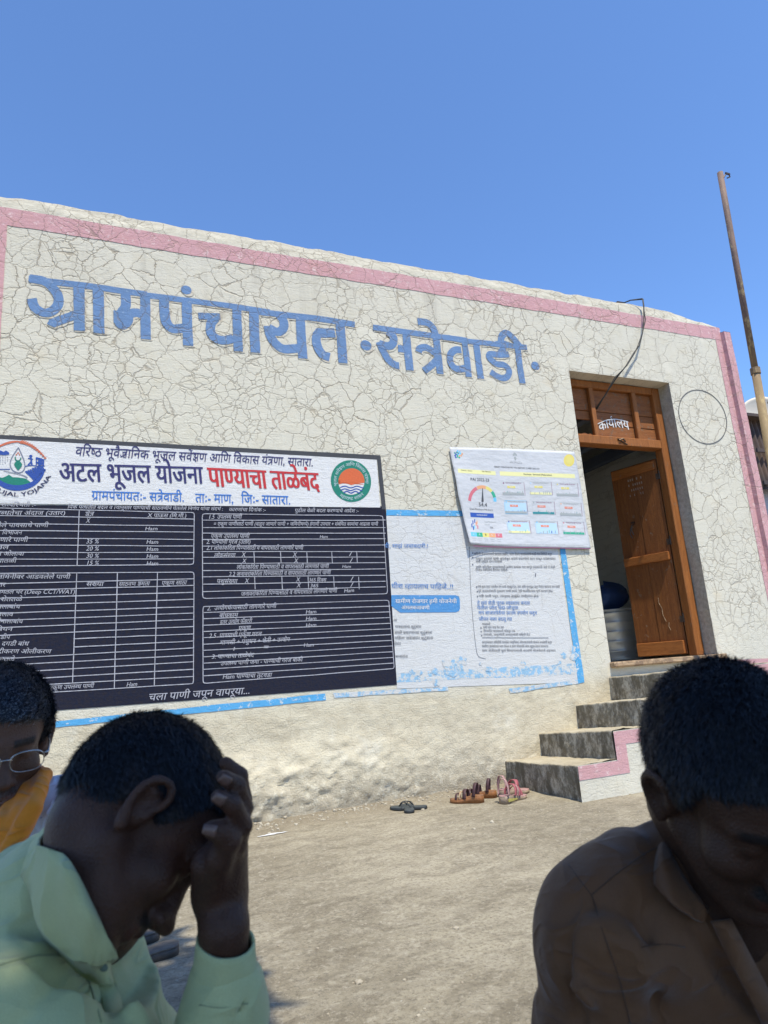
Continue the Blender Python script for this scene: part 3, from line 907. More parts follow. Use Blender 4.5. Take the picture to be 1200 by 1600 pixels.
for yl, yr in ((805, 811), (817.5, 822), (829, 831.5), (840.5, 843), (851.5, 853.5), (863.5, 863.5), (874.5, 873.5)): wob((-90, yl - .5), (303, yr))
wob((124, 798), (120.5, 884))
rbox(-95, 897, 303, 894, 302, 1068.5, -95, 1092)
ys_r = [904.5, 915, 925.5, 936.5, 948, 958, 968, 979, 990.5, 1001.5, 1012, 1023.5, 1034, 1045.5, 1057]
ys_l = [905.5, 916.5, 929, 941.5, 953, 965, 977, 989.5, 1003, 1016, 1028, 1038, 1050, 1062.5, 1072]
for i, (yr, yl) in enumerate(zip(ys_r, ys_l)):
    if i in (8, 9): wob((115, yl - 5), (303, yr))
    else: wob((-90, yl + 9 - i * .2), (303, yr))
wob((120, 895), (113.5, 1067)); wob((183.5, 895), (178.5, 1075)); wob((246, 894.5), (241, 1071))
rbox(316, 803, 598, 806, 605, 928, 316.5, 935)
for yl, yr in ((813, 813), (824.5, 824.5), (833.5, 833), (843, 842), (853.5, 852), (862, 862), (871, 870.5), (880.5, 879.5), (892, 889), (901.5, 899), (913, 908.5), (924.5, 917)):
    wob((317, yl), (602, yr))
for x in (396.5, 438, 479, 518, 557): wob((x, 861.5), (x + 1, 880))
for x in (397.5, 440, 481, 521, 560): wob((x, 901), (x + 1, 921))
rbox(317, 947.5, 607.5, 938, 615.5, 1045, 317, 1067.5)
for k in range(11): wob((318, 957 + k * 9.9), (609 + k * .55, 947 + k * 8.9))
tag(TL.build('table_lines', M_line, BRD), kind='stuff')

# chalk-white writing in the tables
def wt(s, x0, x1, y, y2=None, h=6.0, bold=.012): letter(wht, s, (x0, y), (x1, y if y2 is None else y2), h, off=.0056, bold=bold, slant=.22)
rows1 = [('पाण्याची सद्यस्थिती :-', -40, 56, 792), ('चा उपलब्धतेचा अंदाज (उतार)', -40, 102, 805), ('पडलेले पावसाचे पाणी', -22, 75, 824), ('विभाजन', 3, 34, 835.5), ('लागणारे पाणी', -20, 43, 847), ('भूजल', -18, 13, 858.5), ('मातीतील ओलावा', -36, 37, 868.5), ('वाफ पातळी', -28, 25, 879.5)]
for s, a, b_, y in rows1: wt(s, a, b_, y)
wt('पिक पद्धतीत बदल व त्यानुसार पाण्याची साठवणीने घेतलेले निर्णय यांचा संदर्भ :', 105, 348, 795, 798, h=5); wt('कारणांचा दिनांक :-', 357, 415, 799, 799.5, h=5)
wt('पुढील वेळी बदल करण्याचे आदेश :-', 460, 560, 800.5, 801, h=5)
wt('क्षेत्र', 132, 146, 806.5); wt('X पाऊस (मि.मी.)', 230, 291, 808.5, 809, h=5.5); wt('X', 134, 140, 817); wt('Ham', 226, 246, 829, h=5)
for i, s in enumerate(('35 %', '20 %', '30 %', '15 %')):
    y = 849.5 + i * 11.2; wt(s, 134, 154, y, h=6); wt('Ham', 228, 247, y + .5, h=5.5)
rows2 = [('नंतर जमिनीवर आडवलेले पाणी', -30, 109, 904.5), ('उपचार', -20, 8, 917), ('सलग समतल चर (Deep CCT/WAT)', -30, 117, 928), ('शेततळे', 0, 34, 939.5), ('नालाबांध', -8, 31, 951), ('तलाव', -5, 20, 963), ('मातीनालाबांध', -18, 35, 974), ('गॅबियन', -16, 19, 986), ('डीप', 0, 15, 998.5), ('दगडी बांध', 2, 44, 1009), ('नदीकरण ओलीकरण', -12, 79, 1021), ('गावतळे', -12, 22, 1033), ('पुनर्भरण', 2, 45, 1046)]
for s, a, b_, y in rows2: wt(s, a, b_, y)
wt('संख्या', 134, 161, 916); wt('साठवण क्षमता', 185, 233, 916, 915); wt('एकूण साठा', 252, 291, 914.5, 913.5)
wt('एकूण उपलब्ध पाणी', 76, 146, 1078, 1074.5); wt('Ham', 197, 214, 1073, 1072)
wt('चला पाणी जपून वापरूया...', 231, 390, 1095, 1084, h=10, bold=.006)
wt('1.5  उपलब्ध पाणी', 325, 377, 811, 811); wt('= एकूण पाणीसाठे पाणी (वाहून जाणारे पाणी + जमिनीमध्ये) हंगामी उपचार + संबंधित कामांचा आढावा पाणी', 333, 590, 821.5, 821.5, h=5.2)
wt('एकूण उपलब्ध पाणी', 329, 389, 841, 841); wt('Ham', 499, 512, 841, h=4); wt('2. पाण्याची गरज (उतार)', 322, 391, 850, 850); wt('2.1 लोकांकरिता पिण्यासाठी व वापरासाठी लागणारे पाणी', 322, 473, 859.5, 859)
wt('लोकसंख्या', 334, 367, 871); wt('X', 377, 383, 870); wt('X', 378, 384, 880); wt('X', 457, 463, 870); wt('X', 459, 465, 879.5); wt('/', 545, 549, 869); wt('/', 546, 550, 879)
wt('लोकांकरिता पिण्यासाठी व वापरासाठी लागणारे पाणी', 369, 513, 889.5, 888); wt('Ham', 534, 548, 887.5, h=4)
wt('2.2 जनावरांकरिता पिण्यासाठी व वापरासाठी लागणारे पाणी', 357, 516, 900.5, 897.5); wt('पशुसंख्या', 338, 370, 911.5); wt('X', 382, 388, 911); wt('X', 462, 468, 909); wt('X', 463, 469, 918); wt('365 दिवस', 482, 509, 909, h=5); wt('365', 484, 497, 918, h=5); wt('/', 547, 551, 908); wt('/', 547, 551, 917)
wt('जनावरांकरिता पिण्यासाठी व वापरासाठी लागणारे पाणी', 376, 526, 931.5, 926); wt('Ham', 537, 553, 926, 925, h=5)
wt('2.  उद्योगधंद्यासाठी लागणारे पाणी', 323, 431, 954, 950); wt('बांधकाम', 342, 371, 965, 964); wt('Ham', 477, 494, 959, 958.5, h=5)
wt('इतर उद्योग फॅक्टरी', 343, 393, 975.5, 973.5); wt('Ham', 477, 494, 969.5, 969, h=5); wt('एकूण', 372, 391, 985, 984); wt('Ham', 477, 494, 980, 979, h=5)
wt('2.5  पाण्याची एकूण गरज', 326, 408, 997, 993.5); wt('माणसी + पशुधन + शेती + उद्योग', 343, 452, 1007.5, 1002); wt('+', 360, 369, 1018, h=7); wt('=', 410, 419, 1015, h=7); wt('Ham', 474, 490, 1011, 1010, h=5)
wt('3. पाण्याचा ताळेबंद', 330, 396, 1029.5, 1026.5); wt('उपलब्ध पाणी जमा - पाण्याची गरज बाकी', 344, 472, 1040, 1033.5); wt('Ham पाण्याचा तुटवडा', 347, 424, 1061, 1057.5)
tag(wht.build('table_lettering', M_whitetxt, BRD), kind='stuff')
strip('underline', bq((88, 1127), (508, 1083.5), (509, 1094), (80, 1137)), M_sky, off=.0028, jitter=.003, parent=BRD, step=.02)
BRD.children[-1]['label'] = 'peeling sky blue line below the board'

# ================================================================== THE WASHED-OUT MURAL RIGHT OF THE BOARD
MUR = empty('painted_mural', (2.4, WALL_Y, .8), 'pale faded painted notice with sky blue border between the navy board and the door', 'mural')
strip('mural_ground', bq((602, 806), (864, 812), (903, 1066), (620, 1076)), M_mural, off=.0026, parent=MUR)
strip('mural_border', bq((603.5, 796.5), (866, 800), (867, 808), (603.5, 805.5)), M_sky, off=.0032, parent=MUR, step=.02, jitter=.002)
strip('mural_border', bq((867, 802), (875, 802), (913, 1066), (903, 1068)), M_sky, off=.0036, parent=MUR, step=.02, jitter=.003)
strip('mural_wash', bq((620, 1052), (908, 1036), (910, 1053), (620, 1066)), M_skyfade, off=.0032, parent=MUR, step=.02, jitter=.006)
strip('mural_wash', bq((520, 1083), (700, 1073), (700, 1079), (522, 1090)), M_skyfade, off=.0032, parent=MUR, step=.02, jitter=.006)
strip('mural_wash', bq((795, 1076), (905, 1062), (905, 1068), (797, 1083)), M_skyfade, off=.0034, parent=MUR, step=.02, jitter=.006)
def z8(x, y): return (600 + x / 3.529, 840 + y / 3.529)
def z8w(x, y): return onwall(*z8(x, y))
B = Brush(off=.0040)
sk = random.Random(3)
for cx, cy, r in ((405, 705, 42), (350, 730, 22), (150, 742, 14), (195, 748, 16), (278, 735, 18), (290, 800, 20), (575, 725, 17), (530, 697, 8), (768, 694, 13), (990, 650, 17), (965, 690, 12), (1040, 615, 18), (1045, 650, 24), (430, 680, 26), (380, 745, 26)):
    pts = [z8w(cx + r * (1 + sk.uniform(-.35, .35)) * cos(t), cy + r * (1 + sk.uniform(-.35, .35)) * sin(t)) for t in np.linspace(0, 2 * pi, 13)[:-1]]
    B.poly(pts)
B.stroke([z8w(325, 675), z8w(330, 700), z8w(350, 730)], .02, sub=2)
tag(B.build('mural_flowers', M_skyfade, MUR), kind='stuff')
B = Brush(off=.0042)
x0, y0, x1, y1 = 45, 317, 415, 412
B.poly([z8w(*p) for p in ((40, 317), (395, 318), (412, 325), (417, 345), (418, 390), (412, 405), (395, 412), (90, 414), (70, 400), (40, 378))])
B.build('mural_label', plaster('blue_label_paint', (.09, .27, .56), crack=.2, lower=False, wear=.63, under=(.52, .56, .62)), MUR)
blu = MB(); gry = MB(); whi = MB()
def zt(mb, s, x0, x1, y, h, y2=None, bold=.01): letter(mb, s, z8(x0, y), z8(x1, y if y2 is None else y2), h / 3.529, off=.0056, bold=bold)
zt(blu, 'यी, माझं जबाबदारी.!', 0, 245, 58, 20); zt(blu, 'धीश व्हायलाच पाहिजे..!!', 40, 383, 280, 24, 284, bold=.016)
zt(whi, 'ग्रामीण रोजगार हमी योजनेची', 62, 400, 362, 20, bold=.02); zt(whi, 'अंमलबजावणी', 95, 250, 396, 18, bold=.02)
for s, a, b_, y in (('ला', 55, 70, 462), ('गावकऱ्यांचा कुटुंबांना', 60, 205, 498), ('साठी प्रकल्पाच्या कुटुंबाला', 58, 265, 530), ('महिला जबाबदार कुटुंबांना', 58, 270, 560), ('योजना', 55, 92, 592), ('बाजारांना', 62, 130, 662)): zt(gry, s, a, b_, y, 13, bold=.012)
for s, a, b_, y in (('माहिती रोजगारासाठी ग्रामस्थ जाहीर, उतार देऊन जलसाठ्यांचे काही शेत निर्मिती करून', 495, 925, 96), ('एकूण कामांचे पाणी अवलंबून असले प्रकल्पांचे काम काढून ग्रामपंचायत', 505, 945, 122), ('याची माहिती योग्य मिळाली', 505, 650, 138), ('आणि जमिनीवर मुक्कामासाठी ग्रामीण कामांवर गाव जाणून प्रशासनाचे आहे जे काही', 505, 942, 168), ('मिळेल निर्मितीचे रोजगार माहिती', 505, 680, 184), ('जेथे काम करत असतील तेथे पाणी साठवून देऊ, लांब आणि गुंतवणूक करून मिळेल ग्रामसभा जल शक्ती', 516, 968, 276), ('गुरे जनावरांसाठी गुजराण पाणी साठा, रेती साठविल्यास पूर्ण भरणारे होऊ', 518, 930, 300), ('पक्षी पाणी भरून, त्यानुसार तालुका पाणीसाठा होऊ', 522, 852, 328), ('गावासाठी', 540, 585, 482), ('पाणी वाया जाऊ देऊ नका', 545, 660, 500), ('विभागीय वापरासाठी सोडवून घ्या', 548, 722, 520), ('पाणलोट, तालुक्यांनी जलसाठ्यांची माहिती घेऊ', 548, 805, 540), ('ग्रामपंचायत जमिनीचे कामांवर यादृच्छिक अंमलबजावणी योजना तपासणी करून', 540, 925, 582), ('ग्रामीण कामांमध्ये भाग घेऊन व इतर योजनांचे लाभ कुटुंब देऊन ग्रामसभा', 540, 905, 604), ('ग्राम शेतीसाठी पूर्ण विभागासाठी कामांचे योजनेमध्ये सहभाग', 540, 945, 628)):
    zt(gry, s, a, b_, y, 10.5, bold=.010)
for s, a, b_, y in (('हे सर्व शेती पूरक व्यवसाय करता', 513, 803, 370), ('येतील जोड धंदा जोडूया.', 513, 745, 396), ('मग बाजारपेठेचा उत्तम उपयोग करून', 520, 842, 424), ('जीवन नका बदलू द्या', 522, 705, 458)): zt(blu, s, a, b_, y, 17, bold=.012)
b = Brush(off=.0042)
b.stroke([z8w(540, 552), z8w(905, 553)], .004, sub=1)
for y in (86, 110, 148): b.disc(z8w(488, y), .006, n=8)
for x, y in ((510, 272), (513, 297), (514, 325), (533, 498), (535, 518), (537, 540)): b.disc(z8w(x, y), .006, n=8)
b.stroke([z8w(470, 50), z8w(475, 250), z8w(488, 440), z8w(505, 600), z8w(520, 655), z8w(560, 668)], .0035, sub=2)
b.stroke([z8w(835, 196), z8w(833, 216)], .008, sub=1)
tag(b.build('mural_rules', M_graytxt, MUR), kind='stuff')
tag(blu.build('mural_lettering', paint('worn_blue_lettering', (.07, .20, .50), alt=(.35, .42, .55)), MUR), kind='stuff')
tag(gry.build('mural_lettering', M_graytxt, MUR), kind='stuff')
tag(whi.build('mural_lettering', M_header, MUR), kind='stuff')

# ================================================================== THE PAPER POSTER
def post_off(x, z):
    """how far the vinyl sheet stands off the wall"""
    u = (x - 2.45) / 1.15; v = (2.68 - z) / .85
    o = .0045 + .003 * sin(u * 7 + v * 3) + .004 * sin(v * 11 + 1.3) * (1 - u)
    o += .038 * max(0, 1 - u * 3.2) ** 2 * max(0, v) ** 1.5
    o += .05 * max(0, v - .93)
    o += .020 * math.exp(-((u - .22) / .10) ** 2 - ((v - .02) / .07) ** 2)
    return o
def psurf(x, z, off): return (x, WALL_Y - .0065 - post_off(x, z) - (off - .0045) * .14, z)
POS = empty('paper_poster', (3.0, WALL_Y - .01, 1.8), 'white printed report-card poster with a coloured dial, hanging left of the doorway', 'poster')
def z7(x, y): return (690 + x / 4.8, 680 + y / 4.8)
def z7w(x, y): return onwall(*z7(x, y))
LE = [(52, 95), (70, 210), (92, 330), (108, 450), (140, 580), (165, 700), (190, 825)]
RE = [(988, 128), (1012, 250), (1036, 370), (1052, 480), (1074, 610), (1092, 740), (1108, 855)]
def edge(E, v):
    k = v * (len(E) - 1); i = min(int(k), len(E) - 2); t = k - i
    return np.array(E[i]) * (1 - t) + np.array(E[i + 1]) * t
m = MB()
def pf(u, v):
    a, b_ = edge(LE, v), edge(RE, v)
    p = a * (1 - u) + b_ * u
    p[1] += -6 * sin(pi * u) * (1 - v) + 7 * sin(pi * u) * v
    w = z7w(*p)
    return psurf(w[0], w[1], .0045)
m.grid(lambda u, v: pf(u, 1 - v), 44, 36)
n = N('white_vinyl_sheet', .42, .4)
n.col(n.mix(n.rng(n.noise(3, 3), .4, .7, 0, .5), (.56, .56, .585), (.50, .51, .535)))
n.bump(n.ma('ADD', n.noise(9, 3, .5, v=n.vec(n.pos, (1, 1, 2.2))), n.ma('MULTIPLY', n.noise(30, 2, .5), .25)), .012, .6)
po = m.build('sheet', n.m, POS, smooth=True)
sm = po.modifiers.new('thick', 'SOLIDIFY'); sm.thickness = .0006; sm.offset = -1
def fl(name, c, rough=.45): return paint(name, c, var=.03, rough=rough, spec=.4, bumpy=.02)
PC = dict(yel=fl('print_pale_yellow', (.76, .72, .36)), rose=fl('print_rose', (.62, .16, .20)), org=fl('print_orange', (.74, .36, .18)), ylw=fl('print_yellow', (.72, .62, .18)), grn=fl('print_green', (.04, .38, .24)), cya=fl('print_cyan', (.16, .52, .80)), blu=fl('print_blue', (.03, .09, .40)), blk=fl('print_black', (.07, .07, .08)), gry=fl('print_grey', (.36, .38, .38)), red=fl('print_coral', (.72, .26, .18)), lbl=fl('print_pale_blue', (.46, .62, .78)), tea=fl('print_teal', (.04, .24, .27)), pnk=fl('print_magenta', (.26, .08, .17)), lgr=fl('print_light_grey', (.55, .57, .57)), sun=fl('print_golden', (.74, .60, .14)))
PB = {k: Brush(surf=psurf, off=.0065, lift=.0004) for k in PC}
PB2 = {k: Brush(surf=psurf, off=.0105, lift=.0004) for k in PC}
def pr(k, x0, y0, x1, y1, sk_=(0, 0), top=False):
    n_ = max(1, int((x1 - x0) / 60)); B_ = (PB2 if top else PB)[k]
    B_.stroke([z7w(x0 + (x1 - x0) * i / n_, (y0 + y1) / 2 + (sk_[0] * i / n_)) for i in range(n_ + 1)], abs(y1 - y0) / 4.8 / FPX * 5.3, sub=1)
pr('yel', 112, 256, 400, 288, (16,)); pr('yel', 432, 272, 992, 306, (22,))
pr('blu', 206, 584, 388, 618, (4,)); pr('pnk', 215, 836, 1105, 842, (16,)); 
for k, (x, c) in enumerate(((202, 'cya'), (249, 'grn'), (298, 'ylw'), (348, 'org'), (398, 'rose'))): pr(c, x, 733 + k * 1.5, x + 48, 765 + k * 1.5, (1,))
for c, a0, a1 in (('rose', pi, 2.02), ('org', 1.99, 1.30), ('ylw', 1.28, .76), ('grn', .73, .28), ('cya', .26, -.02)):
    cx, cy = 298, 498
    PB[c].stroke([z7w(cx + 98 * cos(a), cy - 106 * sin(a)) for a in np.linspace(a0, a1, 9)], 27 / 4.8 / FPX * 5.1, sub=1)
PB2['blk'].poly([z7w(*p) for p in ((292, 500), (298, 402), (302, 402), (310, 500), (301, 508))])
PB['sun'].poly([z7w(948 + 40 * cos(t), 193 + 46 * sin(t)) for t in np.linspace(0, 2 * pi, 25)[:-1]])
PB2['ylw'].poly([z7w(948 + 26 * cos(t), 193 + 31 * sin(t)) for t in np.linspace(0, 2 * pi, 25)[:-1]])
# national emblem drawn as a small dark column, and the leafy logo
for x, y, r in ((545, 143, 13), (536, 150, 8), (556, 150, 8), (548, 172, 11), (550, 182, 9)): PB['gry'].disc(z7w(x, y), r / 4.8 / FPX * 5.1, n=10)
for i in range(16):
    c = ('cya', 'grn', 'tea', 'org', 'blu')[i % 5]; x = 118 + 34 * cos(i * 2.4) * (i / 16) ** .5; y = 150 + 28 * sin(i * 2.4) * (i / 16) ** .5
    PB[c].disc(z7w(x, y), 8 / 4.8 / FPX * 5, n=9)
for i, (x, y, c) in enumerate(((225, 655, 'blu'), (240, 645, 'blu'), (258, 655, 'org'), (215, 680, 'blu'), (235, 690, 'cya'), (262, 690, 'rose'), (226, 700, 'blu'), (250, 668, 'red'))):
    PB[c].stroke([z7w(x, y - 12), z7w(x, y + 16)], 9 / 4.8 / FPX * 5, sub=1)
cards = [(447, 352, 'lgr', 'yel', 'gry'), (650, 352, 'lgr', 'yel', 'yel'), (848, 362, 'lgr', 'yel', 'gry'), (468, 492, 'cya', 'red', 'gry'), (672, 498, 'lgr', 'red', 'tea'), (875, 508, 'lgr', 'red', 'gry'), (488, 640, 'cya', 'red', 'yel'), (696, 645, 'cya', 'red', 'lbl'), (896, 650, 'lgr', 'red', 'grn')]
for i, (x, y, bc, chip, foot) in enumerate(cards):
    sk2 = 12; w_, h_ = 162, 98
    if bc == 'cya': pr('lbl', x, y + 12, x + w_, y + h_ - 2, (4,))
    PB2['lgr' if i != 3 else 'cya'].stroke([z7w(x, y), z7w(x + w_, y + 4), z7w(x + w_ + 10, y + h_ + 4), z7w(x + 8, y + h_), z7w(x, y)], .0028, sub=1)
    PB2['pnk'].stroke([z7w(x + w_ + 2, y + 3), z7w(x + w_ + 12, y + h_ + 4)], .0028, sub=1)
    pr('ylw' if chip == 'yel' else 'red', x + 40, y + 30, x + 100, y + 47, (2,), True)
    pr(foot if foot != 'lgr' else 'gry', x + 6, y + h_ - (20 if foot != 'lbl' else 10), x + w_ + 4, y + h_ - 3, (4,), True)
    rr = random.Random(i)
    for k in range(10):
        xx = x + 14 + k * 15 + rr.uniform(-4, 4); hh = rr.uniform(8, 26); cc = rr.choice(['gry', 'tea', 'grn', 'rose' if i == 0 else 'gry', 'blu' if i in (3, 7) else 'gry', foot])
        PB2[cc].stroke([z7w(xx, y + h_ - 4), z7w(xx + 1, y + h_ - 4 - hh)], rr.uniform(3, 8) / 4.8 / FPX * 5, sub=1)
    PB2[('pnk', 'lbl', 'ylw', 'cya', 'gry', 'org', 'blu', 'cya', 'rose')[i]].disc(z7w(x + 12, y + 10), .006, n=10)
for k in PC:
    if PB[k].mb.v or PB2[k].mb.v:
        a = PB[k].mb; a.add(PB2[k].mb.v, PB2[k].mb.f); tag(a.build('printed_artwork', PC[k], POS), kind='stuff')
bk = MB(); wh_ = MB(); gr = MB(); pn = MB()
def pt(mb, s, x0, x1, y, h, dy=0, bold=0.0): letter(mb, s, z7(x0, y), z7(x1, y + dy), h / 4.8, surf=psurf, off=.0150, bold=bold)
pt(bk, 'GRAM PANCHAYAT PAI REPORT CARD 2022-23', 390, 728, 244, 10, 16, .006); pt(bk, 'PAI 2022-23', 207, 353, 346, 19, 5, .015); pt(bk, '54.4', 272, 338, 536, 24, 2, .012)
pt(bk, 'Gram Panchayat PAI Score', 200, 382, 562, 11, 6); pt(bk, 'Panchayat : Satrewadi (Maharashtra)', 610, 820, 300, 10, 8, .012); pt(bk, 'State : Maharashtra', 297, 364, 278, 8, 4, .008); pt(bk, 'District : Satara', 135, 222, 272, 8, 4)
pt(wh_, 'DOWNLOAD REPORT', 256, 340, 606, 9, 2, .01); pt(gr, 'Total Panchayats', 316, 405, 656, 9, 2); pt(gr, 'Assessed', 316, 356, 676, 9, 1); pt(bk, '256', 356, 382, 700, 10, 1)
pt(bk, 'Ministry of Panchayati Raj', 508, 600, 210, 6, 4, .004); pt(gr, 'Government of India', 515, 590, 200, 5, 3)
for i, (x, y, *_r2) in enumerate(cards):
    tt = ('Poverty free and Enhanced Livelihoods', 'Healthy Panchayat', 'Child Friendly Panchayat', 'Water Sufficient Panchayat', 'Clean and Green Panchayat', 'Self-sufficient Infrastructure', 'Socially Just and Secured', 'Panchayat with Good Governance', 'Women Friendly Panchayat')[i]
    pt(gr if i % 2 else pn, tt, x + 28, x + 145, y + 12, 8, 3, .005)
    pt(bk if chip == 'x' else wh_, ('50.51', '60.1', '48.2', '53.4', '47.9', '52.3', '63.7', '51.8', '44.6')[i], x + 56, x + 84, y + 43, 8, 1, .01)
for k, s in enumerate(('A+', 'A', 'B', 'C', 'D')): pt(wh_ if k != 2 else bk, s, 218 + k * 49, 230 + k * 49, 755 + k, 12, 0, .01)
for k in range(5): pt(gr, ('Achiever', 'Front', 'Performer', 'Aspirant', 'Beginner')[k], 208 + k * 49, 243 + k * 49, 783 + k, 6); pt(gr, ('90-100', '75-90', '60-75', '40-60', '0-40')[k], 215 + k * 49, 238 + k * 49, 798 + k, 6)
pt(gr, 'The data has been compiled by the gram panchayat and verified under the index portal for the reference year, released by the ministry of panchayati raj', 232, 1050, 823, 6, 8, .006)
tag(bk.build('printed_lettering', PC['blk'], POS), kind='stuff'); tag(wh_.build('printed_lettering', fl('print_white', (.75, .75, .76)), POS), kind='stuff'); tag(gr.build('printed_lettering', PC['gry'], POS), kind='stuff'); tag(pn.build('printed_lettering', PC['pnk'], POS), kind='stuff')

# ================================================================== DOOR, FRAME AND TRANSOM
def wood(name, c1, c2, worn=.6, axis=(18, 18, 1.2), bumpy=1.0):
    n = N(name, .62, .3)
    g = n.noise(3.2, 5, .62, v=n.vec(n.obj, axis))
    g2 = n.noise(16, 4, .7, v=n.vec(n.obj, axis))
    c = n.mix(n.rng(g, .35, .68), c1, c2)
    c = n.mix(n.rng(g2, .52, .62, 0, .55), c, tuple(x * .45 for x in c2))
    w = n.rng(n.noise(14, 6, .78), worn, worn + .05, 0, .85)
    c = n.mix(w, c, (.20, .13, .085))
    n.col(c); n.bump(n.ma('ADD', n.ma('MULTIPLY', g2, .8), n.ma('SUBTRACT', g, n.ma('MULTIPLY', w, .5))), .004 * bumpy, .7)
    return n.m
M_frame = wood('orange_brown_gloss_wood', (.34, .125, .032), (.24, .082, .020), .62)
M_leaf = wood('brown_painted_plank', (.23, .082, .021), (.155, .052, .015), .60)
M_trans = wood('peeling_brown_board', (.30, .11, .032), (.21, .070, .020), .55, axis=(1.2, 18, 18))
M_batten = wood('brown_batten_wood', (.36, .13, .032), (.26, .085, .020), .62, axis=(1.2, 18, 18))
M_bare = wood('bare_worn_timber', (.46, .33, .21), (.34, .22, .13), .50, axis=(1.2, 18, 18), bumpy=2)
M_iron = N('dark_iron', .5, .5); M_iron.b.inputs['Metallic'].default_value = .7; M_iron.col(M_iron.mix(M_iron.noise(60, 4), (.06, .05, .045), (.14, .09, .06))); M_iron = M_iron.m

FY = 4.53                                                  # front of the timber frame
FR = empty('door_frame', (4.3, FY, DZ0), None, None); adopt(FR, OFF); FR['label'] = 'orange-brown timber frame and patched transom over the open doorway'
def part(mb, name, mat, par, smooth=False, label=None):
    o = mb.build(name, mat, None, smooth); adopt(o, par)
    if label: o['label'] = label
    return o
m = MB(); m.box(4.765, 4.852, FY, FY + .09, .775, 3.262, .006, .001); part(m, 'jamb', M_frame, FR)
m = MB(); m.box(3.718, 3.80, FY, FY + .09, .775, 3.262, .006, .001); part(m, 'jamb', M_frame, FR)
m = MB(); m.box(3.80, 4.765, FY + .004, FY + .09, 3.195, 3.262, .006, .001); part(m, 'head_rail', M_frame, FR)
m = MB(); m.box(3.80, 4.765, FY - .006, FY + .10, 2.655, 2.735, .006, .001); part(m, 'transom_rail', M_frame, FR)
m = MB(); m.box(3.70, 4.90, FY - .19, FY + .12, .735, .778, .008, .004); part(m, 'door_sill', M_bare, FR, label='split weathered timber sill')
# transom: three boards, two mullions, a gap where a board has broken away
m = MB(); m.box(3.80, 4.765, FY + .045, FY + .062, 2.985, 3.195, .002, .002); part(m, 'board', M_trans, FR)
m = MB(); m.box(3.80, 4.10, FY + .048, FY + .064, 2.90, 2.980, .002, .003); part(m, 'board', M_trans, FR)
m = MB(); m.box(4.10, 4.765, FY + .046, FY + .063, 2.862, 2.980, .002, .003); part(m, 'board', M_trans, FR)
# broken lower board with a jagged top edge at the left
xs = np.linspace(3.80, 4.765, 40); zt_ = [2.858 - (.085 + .02 * random.random() if x < 4.08 else .004 + .004 * random.random()) for x in xs]
m = MB(); v = []; n_ = len(xs)
for x, z in zip(xs, zt_):
    for y in (FY + .044, FY + .061): v += [(x, y, 2.735), (x, y, z)]
f = []
for i in range(n_ - 1):
    a = i * 4; b_ = a + 4; f += [(a, b_, b_ + 1, a + 1), (a + 2, a + 3, b_ + 3, b_ + 2), (a + 1, b_ + 1, b_ + 3, a + 3)]
m.add(v, f); part(m, 'board', M_trans, FR, label='broken lowest transom board')
for x in (onwall(925, 640, FY)[0], onwall(991, 640, FY)[0]):
    m = MB(); m.box(x, x + .048, FY + .002, FY + .04, 2.70, 3.195, .005, .001); part(m, 'mullion', M_frame, FR)
# hand lettering on the transom
K = MB()
def tsurf(x, z, off): return (x, FY + .042 - (off - .0055), z)
def tconv(px, py): return onwall(px, py, FY + .042)
def arcw(x, z, off):
    u = (x - _ax0) / (_ax1 - _ax0)
    return (x, FY + .0415 - (off - .0055), z + .035 * (1 - (2 * u - 1) ** 2) - .008)
_ax0, _ax1 = tconv(937, 673)[0], tconv(984, 671)[0]
letter(K, 'कार्यालय', (937, 673), (984, 671), 12.5, surf=arcw, W_=tconv, bold=.022, res=3)
tag(part(K, 'painted_lettering', M_header, FR), kind='stuff')
m = MB(); m.tube([(4.26, FY - .016, 2.70), (4.30, FY - .022, 2.715), (4.33, FY - .016, 2.69)], .008, 6); m.tube([(4.25, FY - .01, 2.715), (4.35, FY - .012, 2.665)], .006, 6)
part(m, 'hasp_remains', M_iron, FR)

# the leaf, swung inwards against the light
HX, HY, LA, LW = 4.772, 4.63, radians(72), .475
LEAF = empty('door_leaf', (HX, HY, .79), None, None); adopt(LEAF, OFF); LEAF['label'] = 'brown plank door leaf swung inwards'
Lm = Matrix.Translation((HX, HY, .79)) @ Matrix.Rotation(pi - LA, 4, 'Z')   # +x along the leaf from the hinge, -y... out
def lpart(mb, name, mat, label=None, smooth=False):
    o = mb.build(name, mat, None, smooth); o.parent = LEAF; o.matrix_parent_inverse = Matrix.Identity(4)
    o.matrix_local = Matrix.Rotation(pi - LA, 4, 'Z')
    if label: o['label'] = label
    return o
# local frame: x along the leaf, face seen is +y side
LH = 1.80
pw = LW / 2
for k in range(2):
    m = MB(); m.box(k * pw + .0015, (k + 1) * pw - .0015, -.014, .014 - k * .003, .004, LH, .003, .0006); lpart(m, 'plank', M_leaf)
for z, h_ in ((.01, .115), (.845, .075)):
    m = MB(); m.box(.015, LW - .012, .0125, .042, z, z + h_, .004, .001); lpart(m, 'batten', M_batten)
m = MB(); m.box(.015, LW - .012, .0125, .030, LH - .10, LH - .015, .004, .001); lpart(m, 'batten', M_batten)
for z in (.28, .98, 1.60):
    m = MB(); m.box(-.012, .022, .0125, .017, z, z + .055, .001); m.tube([(-.014, .012, z - .004), (-.014, .012, z + .079)], .008, 8); lpart(m, 'hinge', M_iron)
m = MB(); m.tube([(.31, .02, 1.23), (.32, .045, 1.22), (.325, .05, 1.17), (.315, .045, 1.13)], .006, 6); m.tube([(.30, .018, 1.25), (.335, .018, 1.25)], .009, 6); m.tube([(.335, .045, 1.20), (.345, .05, 1.14), (.33, .05, 1.10)], .005, 6)
